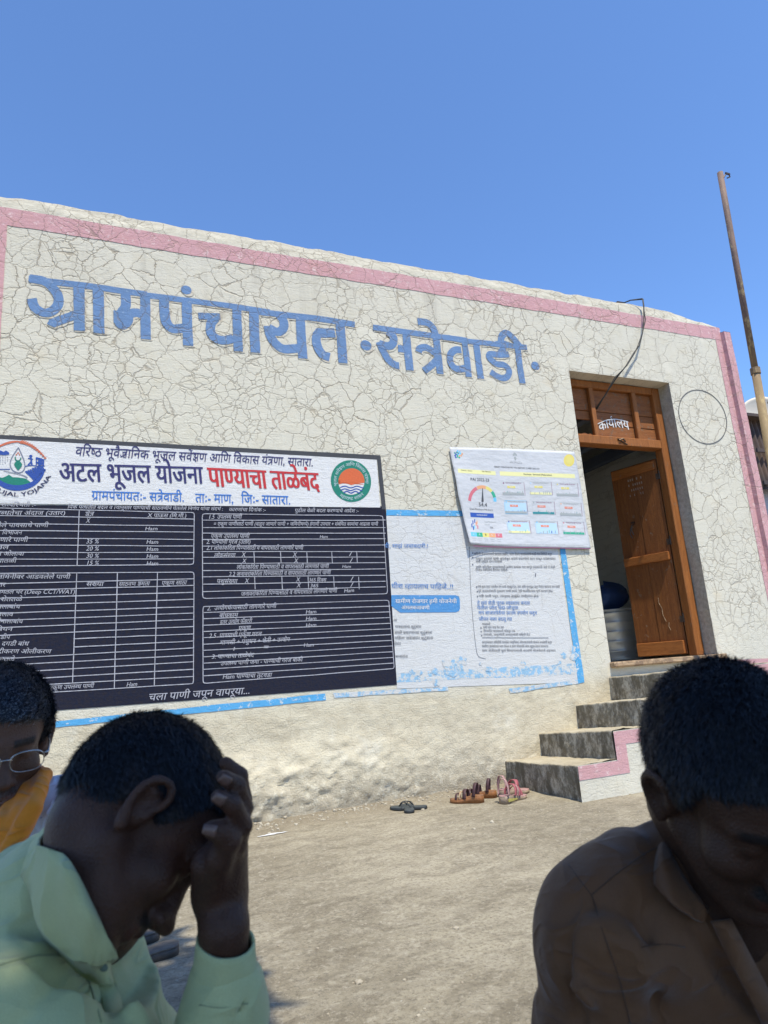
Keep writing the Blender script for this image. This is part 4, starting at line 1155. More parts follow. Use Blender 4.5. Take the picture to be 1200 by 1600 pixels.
lpart(m, 'latch', M_iron, 'small iron chain latch hanging on the leaf')
m = MB()
for s, e in (((.15, .30), (.17, .42)), ((.17, .42), (.19, .52)), ((.12, .22), (.125, .29))):
    m.tube([(s[0], .014, s[1]), ((s[0] + e[0]) / 2 + .01, .017, (s[1] + e[1]) / 2), (e[0], .014, e[1])], .003, 5)
lpart(m, 'scratch', M_bare)
m = MB()
rr = random.Random(5)
for r_ in range(5):
    for c_ in range(7):
        if rr.random() < .8: m.box(.16 + c_ * .022 + r_ * .002, .16 + c_ * .022 + .014, .0135, .0142, 1.70 - r_ * .05 + .0, 1.70 - r_ * .05 + .022)
_ct = lpart(m, 'chalk_tally', paint('faint_chalk', (.30, .24, .20), bumpy=.1), 'rows of faint chalk marks on the door'); tag(_ct, kind='stuff')

# ================================================================== STEPS
ST = empty('concrete_staircase', (3.6, 4.0, 0), 'four grimy concrete steps climbing to the doorway, pink border along their outer side', 'stairs')
n = N('grimy_step_concrete', .95, .1)
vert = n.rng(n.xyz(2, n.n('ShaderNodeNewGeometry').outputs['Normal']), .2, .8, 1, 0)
c = n.mix(n.rng(n.noise(5, 5, .7), .35, .65), (.50, .44, .33), (.38, .32, .23))
grime = n.rng(n.noise(7, 6, .75, v=n.vec(n.pos, (1.2, 1.2, .6))), .38, .56)
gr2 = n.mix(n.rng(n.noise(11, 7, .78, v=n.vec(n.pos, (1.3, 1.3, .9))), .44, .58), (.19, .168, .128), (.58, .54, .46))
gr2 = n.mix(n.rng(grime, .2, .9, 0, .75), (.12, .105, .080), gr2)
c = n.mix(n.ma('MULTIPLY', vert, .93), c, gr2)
c = n.mix(n.rng(n.noise(40, 4, .7), .6, .68, 0, .6), c, (.12, .10, .08))
n.col(c); n.bump(n.ma('ADD', n.noise(40, 5, .75), n.ma('MULTIPLY', n.noise(9, 4, .7), 1.5)), .010, .9)
M_step = n.m
M_stepside = plaster('step_side_cream', CREAM, crack=1.0, lower=False)
YO = 3.575                                                  # outer side of the flight
SX = [2.655, 2.955, 3.315, 3.665, 5.02]; SZ = [.160, .315, .485, .665]; SO = [.205, .375, .545, .70]
def rugged(x, y, z, a=.008): return (x + a * float(fbm(y * 6, z * 6, x * 3, 3)), y + a * float(fbm(x * 6, z * 6, 3.3, 3)), z + a * .7 * float(fbm(x * 5, y * 5, 7.3, 3)) + .004 * float(fbm(x * 28, y * 28, 1.3, 2)))
def step_block(i):
    x0, x1 = SX[i], SX[-1]
    zin, zout = SZ[i], SO[i]; pin, pout = (SZ[i - 1], SO[i - 1]) if i else (-.05, -.05)
    xe = SX[i + 1] + .02
    m = MB()
    zt = lambda v: zout + (zin - zout) * v; zb = lambda v: pout + (pin - pout) * v - .01
    yy = lambda v: YO + (4.42 - YO) * v
    prof = []
    def fr(u, v):           # u: round profile from foot of riser over the nosing to the back of the tread; v from outer side to wall
        zb_, zt_ = zb(v), zt(v)
        skew = .02 * (v - .5) * (1 if i else -1)
        if u <= .45: t = u / .45; return rugged(x0 + skew, yy(v), zb_ + (zt_ - .012 - zb_) * t)
        if u <= .55: t = (u - .45) / .10 * pi / 2; return rugged(x0 + skew + .012 * (1 - cos(t)), yy(v), zt_ - .012 + .012 * sin(t))
        t = (u - .55) / .45; return rugged(x0 + .012 + skew + (xe - x0 - .012) * t, yy(v), zt_)
    def fr2(u, v):
        q = fr(u, v); return (q[0], YO - .0025, q[2]) if v == 0 else q
    m.grid(fr2, 40, 36)
    return part(m, 'step', M_step, ST, True, ['lowest step, flared at the wall', 'second step', 'third step', 'top landing under the door sill'][i])
for i in range(4): step_block(i)
# outer side wall following the steps, cream with a pink border under the treads
def sidew(u, z0, z1, x):  return None
m = MB(); pk = MB()
def tread_z(x):
    k = max(j for j in range(4) if x >= SX[j] - 1e-6) if x >= SX[0] else 0
    return SO[k]
xsn = sorted(set(list(np.arange(SX[0], SX[-1], .03)) + SX))
for i in range(len(xsn) - 1):
    xa, xb = xsn[i], xsn[i + 1]; zt1 = tread_z((xa + xb) / 2)
    nz = max(2, int((zt1 + .05) / .04))
    for j in range(nz):
        za = -.05 + (zt1 + .048) * j / nz; zb_ = -.05 + (zt1 + .048) * (j + 1) / nz
        q = [(xa, za), (xb, za), (xb, zb_), (xa, zb_)]
        m.add([(x, YO - .0035 + .002 * float(fbm(x * 6, z * 6, 3.3, 3)) - .02 * max(0, .08 - z), z) for x, z in q], [(0, 1, 2, 3)])
part(m, 'side_wall', M_stepside, ST)
def pface(x0, x1, z0, z1, off=.007):
    nu = max(1, int((x1 - x0) / .03)); nv = max(1, int((z1 - z0) / .03))
    pk.grid(lambda u, v: (x0 + (x1 - x0) * u, YO - off + .0010 + .002 * float(fbm((x0 + (x1 - x0) * u) * 6, (z0 + (z1 - z0) * v) * 6, 3.3, 3)), z0 + (z1 - z0) * v), nu, nv)
BW = .085
for k in range(4):
    x0, x1 = SX[k], SX[k + 1]
    pface(x0 + (.0 if k == 0 else .0), x1 + (BW if k < 3 else 0), SO[k] - BW, SO[k] - .006, .0072 + .0004 * (k % 2))
    if k < 3: pface(x1, x1 + BW, SO[k] - .0058, SO[k + 1] - BW - .0002, .0068)
part(pk, 'pink_border', M_pink, ST)

# ================================================================== INSIDE THE DOORWAY
n = N('galvanised_tin', .42, .5); n.b.inputs['Metallic'].default_value = .6
n.col(n.mix(n.noise(7, 4), (.42, .45, .48), (.60, .62, .64))); n.bump(n.noise(8, 3), .01, .5); M_tin = n.m
DR = empty('tin_drum', (4.98, 5.75, .765), 'grey ribbed tin drum standing inside the doorway', 'drum')
m = MB(); prof = [(0, .0), (.30, 0), (.31, .01)]
for k in range(5):
    z = .02 + k * .095; prof += [(.31, z), (.31, z + .07), (.318, z + .08), (.31, z + .09)]
prof += [(.31, .49), (.318, .50), (.31, .515), (.30, .515), (.298, .50), (0, .495)]
m.lathe(prof, (4.98, 5.75, .765), 40); part(m, 'drum_body', M_tin, DR, True)
m = MB(); m.tube([(4.98 + .325 * cos(t), 5.75 + .325 * sin(t), 1.275) for t in np.linspace(0, 2 * pi, 33)], .009, 6, False); part(m, 'rim', M_tin, DR, True)

n = N('blue_tarpaulin', .5, .4); n.col(n.mix(n.noise(5, 3), (.025, .06, .19), (.05, .10, .26))); n.bump(n.noise(7, 4), .03, .8)
m = MB()
def bund(u, v):
    th = 2 * pi * u; ph = -pi / 2 + pi * v
    r_ = 1 + .16 * float(fbm(cos(th) * 2, sin(th) * 2, v * 3, 3))
    return (4.93 + .26 * r_ * cos(ph) * cos(th), 5.78 + .20 * r_ * cos(ph) * sin(th), 1.405 + .15 * r_ * sin(ph) + .05 * cos(th))
m.grid(bund, 36, 18); o = m.build('cloth_bundle', n.m, None, True); tag(o, 'crumpled blue tarpaulin bundle lying on the tin drum', 'bundle')

# ================================================================== CABLE, POLE, SHED
CB = Brush
m = MB()
n = N('black_cable_rubber', .6, .3); n.col((.05, .048, .045)); M_cable = n.m
cpts = [(4.62, 4.62, 4.16), (4.66, 4.50, 4.15), (4.70, 4.385, 4.10)]
for px, py, dy in ((1006, 478, .03), (1006, 500, .045), (1004, 520, .045), (999, 540, .05), (990, 552, .05), (978, 572, .05)):
    x, z = onwall(px, py, WALL_Y - dy); cpts.append((x, WALL_Y - dy, z))
for px, py, Y in ((962, 592, 4.40), (945, 618, 4.49), (930, 640, 4.575)):
    x, z = onwall(px, py, Y); cpts.append((x, Y, z))
m.tube(cpts, .006, 6); p2 = [(x + .018 * sin(i * 1.9), y - .004, z + .004) for i, (x, y, z) in enumerate(cpts)]; m.tube(p2, .0045, 6)  # second tube is added as the cable's shadow line
o = m.build('hanging_cable', M_cable, None, True); tag(o, 'thin black cable, with an added strand for its shadow, looping over the parapet down to the door transom', 'cable')
m = MB(); m.box(4.585, 4.68, 4.59, 4.63, 4.155, 4.185, .004); o = m.build('cable_clip', M_iron); tag(o, 'small dark clip holding the cable on top of the parapet', 'clip')

n = N('rusty_pole_steel', .75, .4); r1 = n.noise(4, 6, .75, v=n.vec(n.pos, (3, 3, 1)))
c = n.mix(n.rng(r1, .42, .6), (.20, .13, .105), (.115, .075, .065)); c = n.mix(n.rng(n.noise(22, 4, .7, v=n.vec(n.pos, (1, 1, .5))), .56, .66, 0, .8), c, (.40, .30, .16))
c = n.mix(n.rng(n.xyz(2), 3.4, 2.6, 0, .5), c, (.36, .26, .10)); n.col(c); n.bump(r1, .004, .6); M_rust = n.m
PO = empty('flagpole', (4.53, 3.4, 0), 'tall bare rusty steel pole with a small hook at its top, right of the office', 'pole')
tx, tz = onwall(1125, 270, 3.4); mx, mz = onwall(1196, 668, 3.4)
dx = (tx - mx) / (tz - mz)
PT = lambda z: (mx + dx * (z - mz), 3.4, z)
m = MB(); m.tube([PT(-.1), PT(1.2), PT(2.9)], [.034, .033, .031], 14); m.tube([PT(2.9), PT(3.9), PT(tz)], [.025, .024, .024], 14); part(m, 'pole_tube', M_rust, PO, True)
m = MB(); m.tube([(PT(tz - .05)[0] + .02, 3.4, tz - .06), (tx + .05, 3.39, tz - .01), (tx + .085, 3.385, tz + .0), (tx + .09, 3.385, tz - .03), (tx + .06, 3.39, tz - .045)], .006, 6); m.box(tx + .045, tx + .095, 3.38, 3.39, tz - .012, tz + .004)
part(m, 'hook', M_iron, PO)
m = MB(); m.tube([PT(2.88), PT(2.93)], .037, 14); part(m, 'collar', M_rust, PO)

SHX, SHY = 7.35, 5.75
SH = empty('roadside_shed', (8.2, SHY, 0), 'dark corrugated-sheet shed with grey wall glimpsed past the right corner of the office', 'shed')
n = N('sooty_corrugated_sheet', .7, .3); n.col(n.mix(n.rng(n.noise(2.5, 4), .4, .65), (.055, .045, .045), (.12, .075, .055))); M_corr = n.m
x0, zt0 = onwall(1158, 656, SHY); _, zb0 = onwall(1190, 768, SHY)
m = MB(); v = []; f = []; NXX = 160
for k in range(5):
    mm_ = MB()
    xa = x0 + k * .62
    mm_.grid(lambda u, v_: (xa + .62 * v_, SHY + .02 * sin(v_ * .62 * 2 * pi / .085) - (1 - u) * .10, zb0 + (zt0 - zb0) * u), 3, 60)
    part(mm_, 'sheet', M_corr, SH, True)
m = MB(); m.box(x0 - .05, x0 + 3.2, SHY - .14, SHY + 2.5, zt0 + .002, zt0 + .04); part(m, 'roof', M_corr, SH)
m = MB(); m.box(x0 + .02, x0 + 3.1, SHY + .05, SHY + 2.4, -.05, zb0 + .3); part(m, 'wall', plaster('grey_lilac_plaster', (.40, .39, .42), crack=.4, lower=False), SH)
m = MB()
for zz in (zb0 + .05, (zb0 + zt0) / 2): m.box(x0, x0 + 3.1, SHY - .14, SHY - .115, zz, zz + .05)
part(m, 'rail', M_corr, SH)
DS = empty('satellite_dish', (7.9, 6.3, zt0), 'pale cream satellite dish on the roof of the corrugated shed', 'satellite dish')
dcx, dcz = onwall(1192, 652, 6.2)
m = MB(); ax = np.array([-.50, -.80, .34]); ax /= np.linalg.norm(ax); e1 = np.cross(ax, [0, 0, 1]); e1 /= np.linalg.norm(e1); e2 = np.cross(ax, e1)
cc_ = np.array([dcx, 6.2, dcz])
m.grid(lambda u, v: tuple(cc_ + .30 * u * (e1 * cos(2 * pi * v) + e2 * sin(2 * pi * v)) + ax * .09 * u * u), 8, 40)
n = N('cream_dish_enamel', .5, .4); n.col(n.mix(n.noise(6, 4), (.55, .50, .43), (.45, .40, .34))); M_dish = n.m
o = part(m, 'reflector', M_dish, DS, True); s_ = o.modifiers.new('t', 'SOLIDIFY'); s_.thickness = .006
m = MB(); m.tube([tuple(cc_ - ax * .0 + e2 * .0), (dcx + .05, 6.3, zt0 + .04)], .018, 8); m.tube([tuple(cc_ + e2 * .28 + ax * .08), tuple(cc_ + ax * .32)], .008, 6); m.tube([tuple(cc_ + ax * .30), tuple(cc_ + ax * .36)], .022, 8)
part(m, 'mount', M_iron, DS)

# ================================================================== FOOTWEAR
def mat_s(name, c, c2=None, rough=.6): 
    n = N(name, rough, .35); n.col(n.mix(n.rng(n.noise(45, 4), .4, .65), c, c2 or tuple(x * .7 for x in c))); n.bump(n.noise(120, 3), .001, .5); return n.m
def foot_half(t):              # half width of a sole along its length 0 heel .. 1 toe
    return .031 + .013 * math.exp(-((t - .72) / .20) ** 2) - .004 * math.exp(-((t - .40) / .14) ** 2)
def sandal(name, label, cat, group, pos, ang, L, soles, straps, flip=1, mats=None, wide=1.0, tiltx=0, rolly=0):
    r = empty(name, (pos[0], pos[1], float(ground_h(pos[0], pos[1])) + .001), label, cat, group)
    r.rotation_euler = (rolly, tiltx, ang)
    def outline(k=1.0, n=30):
        pts = []
        for i in range(n + 1):
            t = i / n
            e = min(1, sqrt(max(0, 1 - (1 - min(t, .13) / .13) ** 2))) if t < .13 else (sqrt(max(0, 1 - ((t - .84) / .16) ** 2)) if t > .84 else 1)
            bend = flip * .006 * sin(t * pi * 1.1)
            pts.append((t * L, bend, foot_half(t) * e * wide * k))
        return pts
    for z0f, z1f, mt, nm in soles:                # z functions of t
        m = MB(); o = outline(1.0 if nm != 'insole' else .95)
        ring = [(x, b + w, x / L) for x, b, w in o] + [(x, b - w, x / L) for x, b, w in o[::-1][1:-1]]
        n_ = len(ring)
        v = [(x, y, z0f(t)) for x, y, t in ring] + [(x, y * 1.02, z1f(t) - .002) for x, y, t in ring] + [(L * .5 + (x - L * .5) * .985, y * .95, z1f(t)) for x, y, t in ring]
        f = []
        for i in range(n_):
            j = (i + 1) % n_; f += [(i, j, n_ + j, n_ + i), (n_ + i, n_ + j, 2 * n_ + j, 2 * n_ + i)]
        k = len(o)
        for base, up in ((2 * n_, True), (0, False)):
            for i in range(k - 1):
                a, b_, c_, d_ = base + i, base + i + 1, base + (n_ - i - 1) % n_, base + (n_ - i) % n_
                if i == k - 2: q = (a, b_, c_) 
                elif i == 0: q = (base, base + 1, base + n_ - 1)
                else: q = (a, b_, base + n_ - i - 1, base + n_ - i)
                f.append(q if not up else q[::-1])
        m.add(v, f); o_ = m.build(nm, mt, None, True); recalc(o_); o_.parent = r
    for nm, mt, pts, w in straps:                 # each strap a band with thickness
        m = MB(); pts = [np.array(p, float) for p in pts]
        q = []
        e = [2 * pts[0] - pts[1]] + pts + [2 * pts[-1] - pts[-2]]
        for i in range(len(pts) - 1):
            a, b_, c_, d_ = e[i:i + 4]
            for s in range(5):
                t = s / 5; q.append(.5 * ((2 * b_) + (c_ - a) * t + (2 * a - 5 * b_ + 4 * c_ - d_) * t * t + (3 * b_ - a - 3 * c_ + d_) * t ** 3))
        q.append(pts[-1]); v = []
        for p in q:
            v += [(p[0] - w / 2, p[1], p[2]), (p[0] + w / 2, p[1], p[2])]
        m.add(v, [(2 * i, 2 * i + 1, 2 * i + 3, 2 * i + 2) for i in range(len(q) - 1)])
        o_ = m.build(nm, mt, None, True); o_.parent = r; sm = o_.modifiers.new('t', 'SOLIDIFY'); sm.thickness = .0028; sm.offset = 0
    return r
def loop(x, h, w=.040, lean=0, z=.02, ry=None):
    ry = ry or w
    return [(x, -ry, z), (x + lean * .5, -ry * .93, z + h * .55), (x + lean, -ry * .5, z + h * .95), (x + lean, 0, z + h), (x + lean, ry * .5, z + h * .95), (x + lean * .5, ry * .93, z + h * .55), (x, ry, z)]
black = mat_s('black_rubber', (.035, .04, .045)); blackt = mat_s('worn_black_insole', (.06, .07, .075))
flat = lambda a: (lambda t: a)
def thong(x, L): 
    return [('thong_strap', black, [(L * .40, -.040, .016), (L * .52, -.030, .040), (L * .66, -.010, .040), (L * .74, 0, .018)], .010), ('thong_strap', black, [(L * .40, .040, .016), (L * .52, .030, .040), (L * .66, .010, .040), (L * .74, 0, .018)], .010)]
for i, (px, py, a, lb) in enumerate(((640, 1272, 1.25, 'worn black flip-flop nearer the camera of the black pair by the wall'), (668, 1264, 2.55, 'worn black flip-flop with raised strap, the one behind in the black pair'))):
    x, y = onground(px, py); sandal('flip_flop', lb, 'flip-flop', 'black flip-flops by the wall', (x, y), a, .235, [(flat(0), flat(.014), black, 'sole'), (flat(.0142), flat(.017), blackt, 'insole')], thong(0, .235), flip=1 if i else -1)
tan_s = mat_s('tan_brown_cork', (.30, .13, .05), (.22, .09, .035), .5); dk = mat_s('dark_maroon_strap', (.075, .035, .04)); bei = mat_s('beige_strap', (.48, .32, .20)); ins = mat_s('brown_insole', (.25, .12, .06))
heel = lambda h0, h1: (lambda t: h1 + (h0 - h1) * (1 - min(1, max(0, (t - .25) / .45))) )
for i, (px, py, a, lb) in enumerate(((757, 1254, pi - .80, 'tan wedge sandal with dark woven straps, front one of the tan pair'), (777, 1246, pi - .70, 'tan wedge sandal with one upright dark strap loop, rear one of the tan pair'))):
    x, y = onground(px, py)
    sandal('wedge_sandal', lb, 'sandal', 'tan wedge sandals beside the steps', (x, y), a, .225, [(flat(0), heel(.040, .018), tan_s, 'sole'), (heel(.0402, .0182), heel(.043, .021), ins, 'insole')],
           [('strap', dk, loop(.055, .075, .038, -.01, .038), .020), ('strap', dk, loop(.115, .050, .042, .0, .026), .022), ('strap', bei, loop(.145, .040, .043, .0, .022), .010), ('strap', dk, loop(.170, .032, .042, .0, .020), .014)])
rose = mat_s('rose_leather_strap', (.36, .10, .12)); rosel = mat_s('dusty_pink_lining', (.42, .25, .24)); sole_p = mat_s('dusty_rose_wedge', (.36, .27, .20)); ol = mat_s('olive_gold_side_panel', (.42, .36, .10))
x, y = onground(784, 1257)
s1 = sandal('wedge_sandal', 'pink wedge sandal with striped straps and ankle loop, at the foot of the steps', 'sandal', 'pink sandals at the foot of the steps', (x, y), .42, .255, [(flat(0), heel(.042, .016), sole_p, 'sole'), (heel(.0422, .0162), heel(.046, .020), rosel, 'insole')],
       [('ankle_strap', rosel, loop(.030, .095, .038, .005, .045), .018), ('strap', rose, loop(.100, .062, .040, .02, .036), .022), ('strap', rosel, loop(.124, .056, .041, .02, .033), .012), ('strap', rose, loop(.142, .050, .042, .02, .028), .018), ('toe_loop', rose, [(.205, -.018, .018), (.208, -.010, .042), (.208, .006, .042), (.205, .012, .018)], .014)], wide=1.05)
m = MB(); m.grid(lambda u, v: (.02 + .10 * u, -.0385 - .003 * sin(pi * u), .012 + .020 * v * (1 - u * .6)), 8, 2); o_ = m.build('side_panel', ol); o_.parent = s1
x, y = onground(800, 1246)
sandal('wedge_sandal', 'second pink sandal, mostly hidden behind the first at the foot of the steps', 'sandal', 'pink sandals at the foot of the steps', (x - .06, y + .05), .20, .255, [(flat(0), heel(.042, .016), sole_p, 'sole'), (heel(.0422, .0162), heel(.046, .020), rosel, 'insole')],
       [('ankle_strap', rosel, loop(.030, .080, .038, .0, .045), .018), ('strap', rose, loop(.115, .055, .041, .02, .032), .030)], wide=1.05, flip=-1)
ds = mat_s('grey_brown_foam_sole', (.085, .07, .062)); di = mat_s('grey_worn_footbed', (.15, .13, .115)); mr = mat_s('dark_strap_with_red_edge', (.06, .035, .035)); re_ = mat_s('red_edging', (.35, .05, .05)); bk_ = mat_s('steel_buckle', (.4, .4, .42), rough=.3)
for i, (p0, p1, lb) in enumerate((((280, 1472), (172, 1502), 'large grey-brown strap sandal behind the chin of the man in the green shirt'), ((250, 1450), (160, 1472), 'grey-brown strap sandal, the farther one of the pair behind the green-shirted man'))):
    a0 = np.array(onground(*p0, .03)); b0 = np.array(onground(*p1, .03)); dr_ = (b0 - a0) / np.linalg.norm(b0 - a0)
    sandal('strap_sandal', lb, 'sandal', "men's sandals behind the green-shirted man", tuple(a0), atan2(dr_[1], dr_[0]), .285, [(flat(0), heel(.026, .016), ds, 'sole'), (heel(.0262, .0162), heel(.034, .022), di, 'footbed')],
       [('strap', mr, loop(.165, .055, .045, .02, .024), .060), ('strap_edge', re_, loop(.133, .057, .0455, .02, .026), .006), ('strap', mr, loop(.225, .042, .044, .01, .018), .035), ('buckle', bk_, [(.175, -.044, .05), (.19, -.040, .066), (.20, -.03, .074)], .022)], wide=1.12)

# ================================================================== SMALL LITTER ON THE YARD
rr = np.random.default_rng(4)
def pebbles(name, n_, xr, yr, smin, smax, mat, hug=False):
    V = []; F = []
    ico = [(0, 0, 1), (.89, 0, .45), (.28, .85, .45), (-.72, .53, .45), (-.72, -.53, .45), (.28, -.85, .45), (.72, .53, -.45), (-.28, .85, -.45), (-.89, 0, -.45), (-.28, -.85, -.45), (.72, -.53, -.45), (0, 0, -1)]
    icf = [(0,1,2),(0,2,3),(0,3,4),(0,4,5),(0,5,1),(1,6,2),(2,7,3),(3,8,4),(4,9,5),(5,10,1),(2,6,7),(3,7,8),(4,8,9),(5,9,10),(1,10,6),(11,7,6),(11,8,7),(11,9,8),(11,10,9),(11,6,10)]
    for k in range(n_):
        x = rr.uniform(*xr)
        if hug:
            y = float(wall_y(x, .01)) - .012 - abs(rr.normal(0, .10))
            if x > 2.62 and True: continue
        else: y = rr.uniform(*yr)
        s = smin + (smax - smin) * rr.random() ** 4
        R_ = np.array([s * rr.uniform(.7, 1.4), s * rr.uniform(.7, 1.4), s * rr.uniform(.4, .9)])
        a = rr.uniform(0, 6.3); ca, sa = cos(a), sin(a); z = float(ground_h(x, y))
        b0 = len(V)
        for p in ico:
            q = np.array(p) * R_ * rr.uniform(.8, 1.15); V.append((x + q[0] * ca - q[1] * sa, y + q[0] * sa + q[1] * ca, z + q[2] + R_[2] * .3))
        F += [(a_ + b0, b_ + b0, c_ + b0) for a_, b_, c_ in icf]
    o = fastmesh(name, np.array(V), np.array(F), mat, smooth=False); tag(o, 'fine grit and plaster crumbs scattered over the yard', kind='stuff')
m_leaf = None
M_grit = mat_s('pale_grit', (.42, .37, .29), (.28, .23, .17)); M_grit2 = mat_s('plaster_crumbs', (.44, .39, .31), (.32, .27, .20))
pebbles('yard_grit', 1500, (-.4, 4.5), (1.2, 4.3), .0015, .006, M_grit)
pebbles('small_stones', 160, (-.4, 4.2), (1.4, 4.2), .004, .013, M_grit2)
pebbles('plaster_crumbs', 1100, (-.6, 2.65), (0, 0), .002, .012, M_grit2, hug=True)
m = MB(); wx, wy = onground(448, 1300); wx2, wy2 = onground(402, 1308)
pts = []
for t in np.linspace(0, 2 * pi, 22)[:-1]:
    c_ = np.array([(wx + wx2) / 2, (wy + wy2) / 2]); u_ = np.array([wx - wx2, wy - wy2]) / 2; v_ = np.array([-u_[1], u_[0]]) * .18
    q = c_ + u_ * cos(t) * (1 + .2 * rr.uniform(-1, 1)) + v_ * sin(t) * (1 + .5 * rr.uniform(-1, 1)); pts.append((q[0], q[1], float(ground_h(*q)) + .004))
m.add(pts, [tuple(range(len(pts)))]); o = m.build('lime_splash', M_header); tag(o, 'white lime splash on the ground below the board', 'paint splash')

# ================================================================== PEOPLE
class Volume:
    """signed distance volume: shapes blended into one continuous skin, then meshed with surface nets"""
    def __init__(s, lo, hi, h):
        s.lo = np.array(lo, float); s.h = h
        s.n = np.ceil((np.array(hi) - s.lo) / h).astype(int) + 1
        s.F = np.full(tuple(s.n), .12, np.float32)
        s.ax = [(s.lo[i] + np.arange(s.n[i]) * h).astype(np.float32) for i in range(3)]
    def _blk(s, lo, hi, m):
        a = np.clip(np.floor((np.array(lo) - m - s.lo) / s.h).astype(int), 0, s.n)
        b = np.clip(np.ceil((np.array(hi) + m - s.lo) / s.h).astype(int) + 1, 0, s.n)
        if (b <= a).any(): return None
        sl_ = tuple(slice(a[i], b[i]) for i in range(3))
        return sl_, s.ax[0][sl_[0]][:, None, None], s.ax[1][sl_[1]][None, :, None], s.ax[2][sl_[2]][None, None, :]
    def _put(s, sl_, d, k, op):
        a = s.F[sl_]
        if op == 'u':
            h_ = np.clip(.5 + .5 * (a - d) / k, 0, 1); s.F[sl_] = a * (1 - h_) + d * h_ - k * h_ * (1 - h_)
        else:
            d = -d; h_ = np.clip(.5 - .5 * (a - d) / k, 0, 1); s.F[sl_] = a * (1 - h_) + d * h_ + k * h_ * (1 - h_)
    def cap(s, a, b, ra, rb=None, k=.01, op='u'):
        rb = ra if rb is None else rb; a = np.array(a, float); b = np.array(b, float)
        R = max(ra, rb); q = s._blk(np.minimum(a, b) - R, np.maximum(a, b) + R, .05)
        if q is None: return
        sl_, X, Y, Z = q; v = b - a; L2 = max(v @ v, 1e-9)
        px, py, pz = X - a[0], Y - a[1], Z - a[2]
        t = np.clip((px * v[0] + py * v[1] + pz * v[2]) / L2, 0, 1)
        d = np.sqrt((px - t * v[0]) ** 2 + (py - t * v[1]) ** 2 + (pz - t * v[2]) ** 2) - (ra + (rb - ra) * t)
        s._put(sl_, d.astype(np.float32), k, op)
    def chain(s, pts, rs, k=.01, op='u'):
        for i in range(len(pts) - 1): s.cap(pts[i], pts[i + 1], rs[i], rs[i + 1], k, op)
    def ell(s, c, A, r, k=.02, op='u', shell=None):
        """A: 3x3 rows = axes, r radii"""
        c = np.array(c, float); R = max(r); q = s._blk(c - R, c + R, .05)
        if q is None: return
        sl_, X, Y, Z = q; px, py, pz = X - c[0], Y - c[1], Z - c[2]
        u = [(px * A[i][0] + py * A[i][1] + pz * A[i][2]) for i in range(3)]
        k0 = np.sqrt(sum((u[i] / r[i]) ** 2 for i in range(3))) + 1e-6
        k1 = np.sqrt(sum((u[i] / r[i] ** 2) ** 2 for i in range(3))) + 1e-6
        d = k0 * (k0 - 1) / k1
        if shell: d = np.abs(d + shell) - shell
        s._put(sl_, d.astype(np.float32), k, op)
    def plane(s, c, n, R, k=.008):
        q = s._blk(np.array(c) - R, np.array(c) + R, 0.0)
        if q is None: return
        sl_, X, Y, Z = q
        d = (X - c[0]) * n[0] + (Y - c[1]) * n[1] + (Z - c[2]) * n[2]
        rr_ = np.sqrt((X - c[0]) ** 2 + (Y - c[1]) ** 2 + (Z - c[2]) ** 2)
        d = -np.where(rr_ < R, d, -1.0) + np.maximum(0, rr_ - R * .9) * 3
        s._put(sl_, d.astype(np.float32), k, 's')
    def noise(s, amp, sc, o=3, stretch=(1, 1, 1), seed=0.0, lo=None, hi=None):
        idx = np.argwhere(np.abs(s.F) < abs(amp) * 2.5 + s.h * 2)
        if not len(idx): return
        p = s.lo + idx * s.h
        n_ = fbm(p[:, 0] * sc * stretch[0] + seed, p[:, 1] * sc * stretch[1] + seed, p[:, 2] * sc * stretch[2], o)
        s.F[idx[:, 0], idx[:, 1], idx[:, 2]] += (amp * n_).astype(np.float32)
    def floor(s, z=.004):
        s.F = np.maximum(s.F, (z - s.ax[2])[None, None, :].astype(np.float32))
    def crease(s, amp, sc, stretch, seed, sharp=3.0):
        idx = np.argwhere(np.abs(s.F) < amp + s.h * 2); p = s.lo + idx * s.h
        w_ = .6 * fbm(p[:, 0] * 4, p[:, 1] * 4, p[:, 2] * 4 + seed, 2)
        n_ = vnoise(p[:, 0] * sc * stretch[0] + w_ + seed, p[:, 1] * sc * stretch[1] + w_, p[:, 2] * sc * stretch[2] + w_ + seed)
        m_ = np.clip(.5 + .9 * vnoise(p[:, 0] * 5 + 9 + seed, p[:, 1] * 5, p[:, 2] * 5), 0, 1)
        s.F[idx[:, 0], idx[:, 1], idx[:, 2]] += (amp * m_ * (np.clip(1 - np.abs(n_) * sharp, 0, 1) ** 1.5 - .3)).astype(np.float32)
    def folds(s, lines):
        """creases: (a, b, width, depth) valleys pressed along segments (depth<0 raises a ridge)"""
        for a, b, w, dep in lines:
            a = np.array(a, float); b = np.array(b, float); q = s._blk(np.minimum(a, b), np.maximum(a, b), .05)
            if q is None: continue
            sl_, X, Y, Z = q; v = b - a; L2 = max(v @ v, 1e-9); px, py, pz = X - a[0], Y - a[1], Z - a[2]
            t = np.clip((px * v[0] + py * v[1] + pz * v[2]) / L2, 0, 1)
            d2 = (px - t * v[0]) ** 2 + (py - t * v[1]) ** 2 + (pz - t * v[2]) ** 2
            s.F[sl_] += (dep * np.exp(-d2 / w ** 2) * np.sin(np.pi * np.clip(t, .04, .96)) ** .5).astype(np.float32)
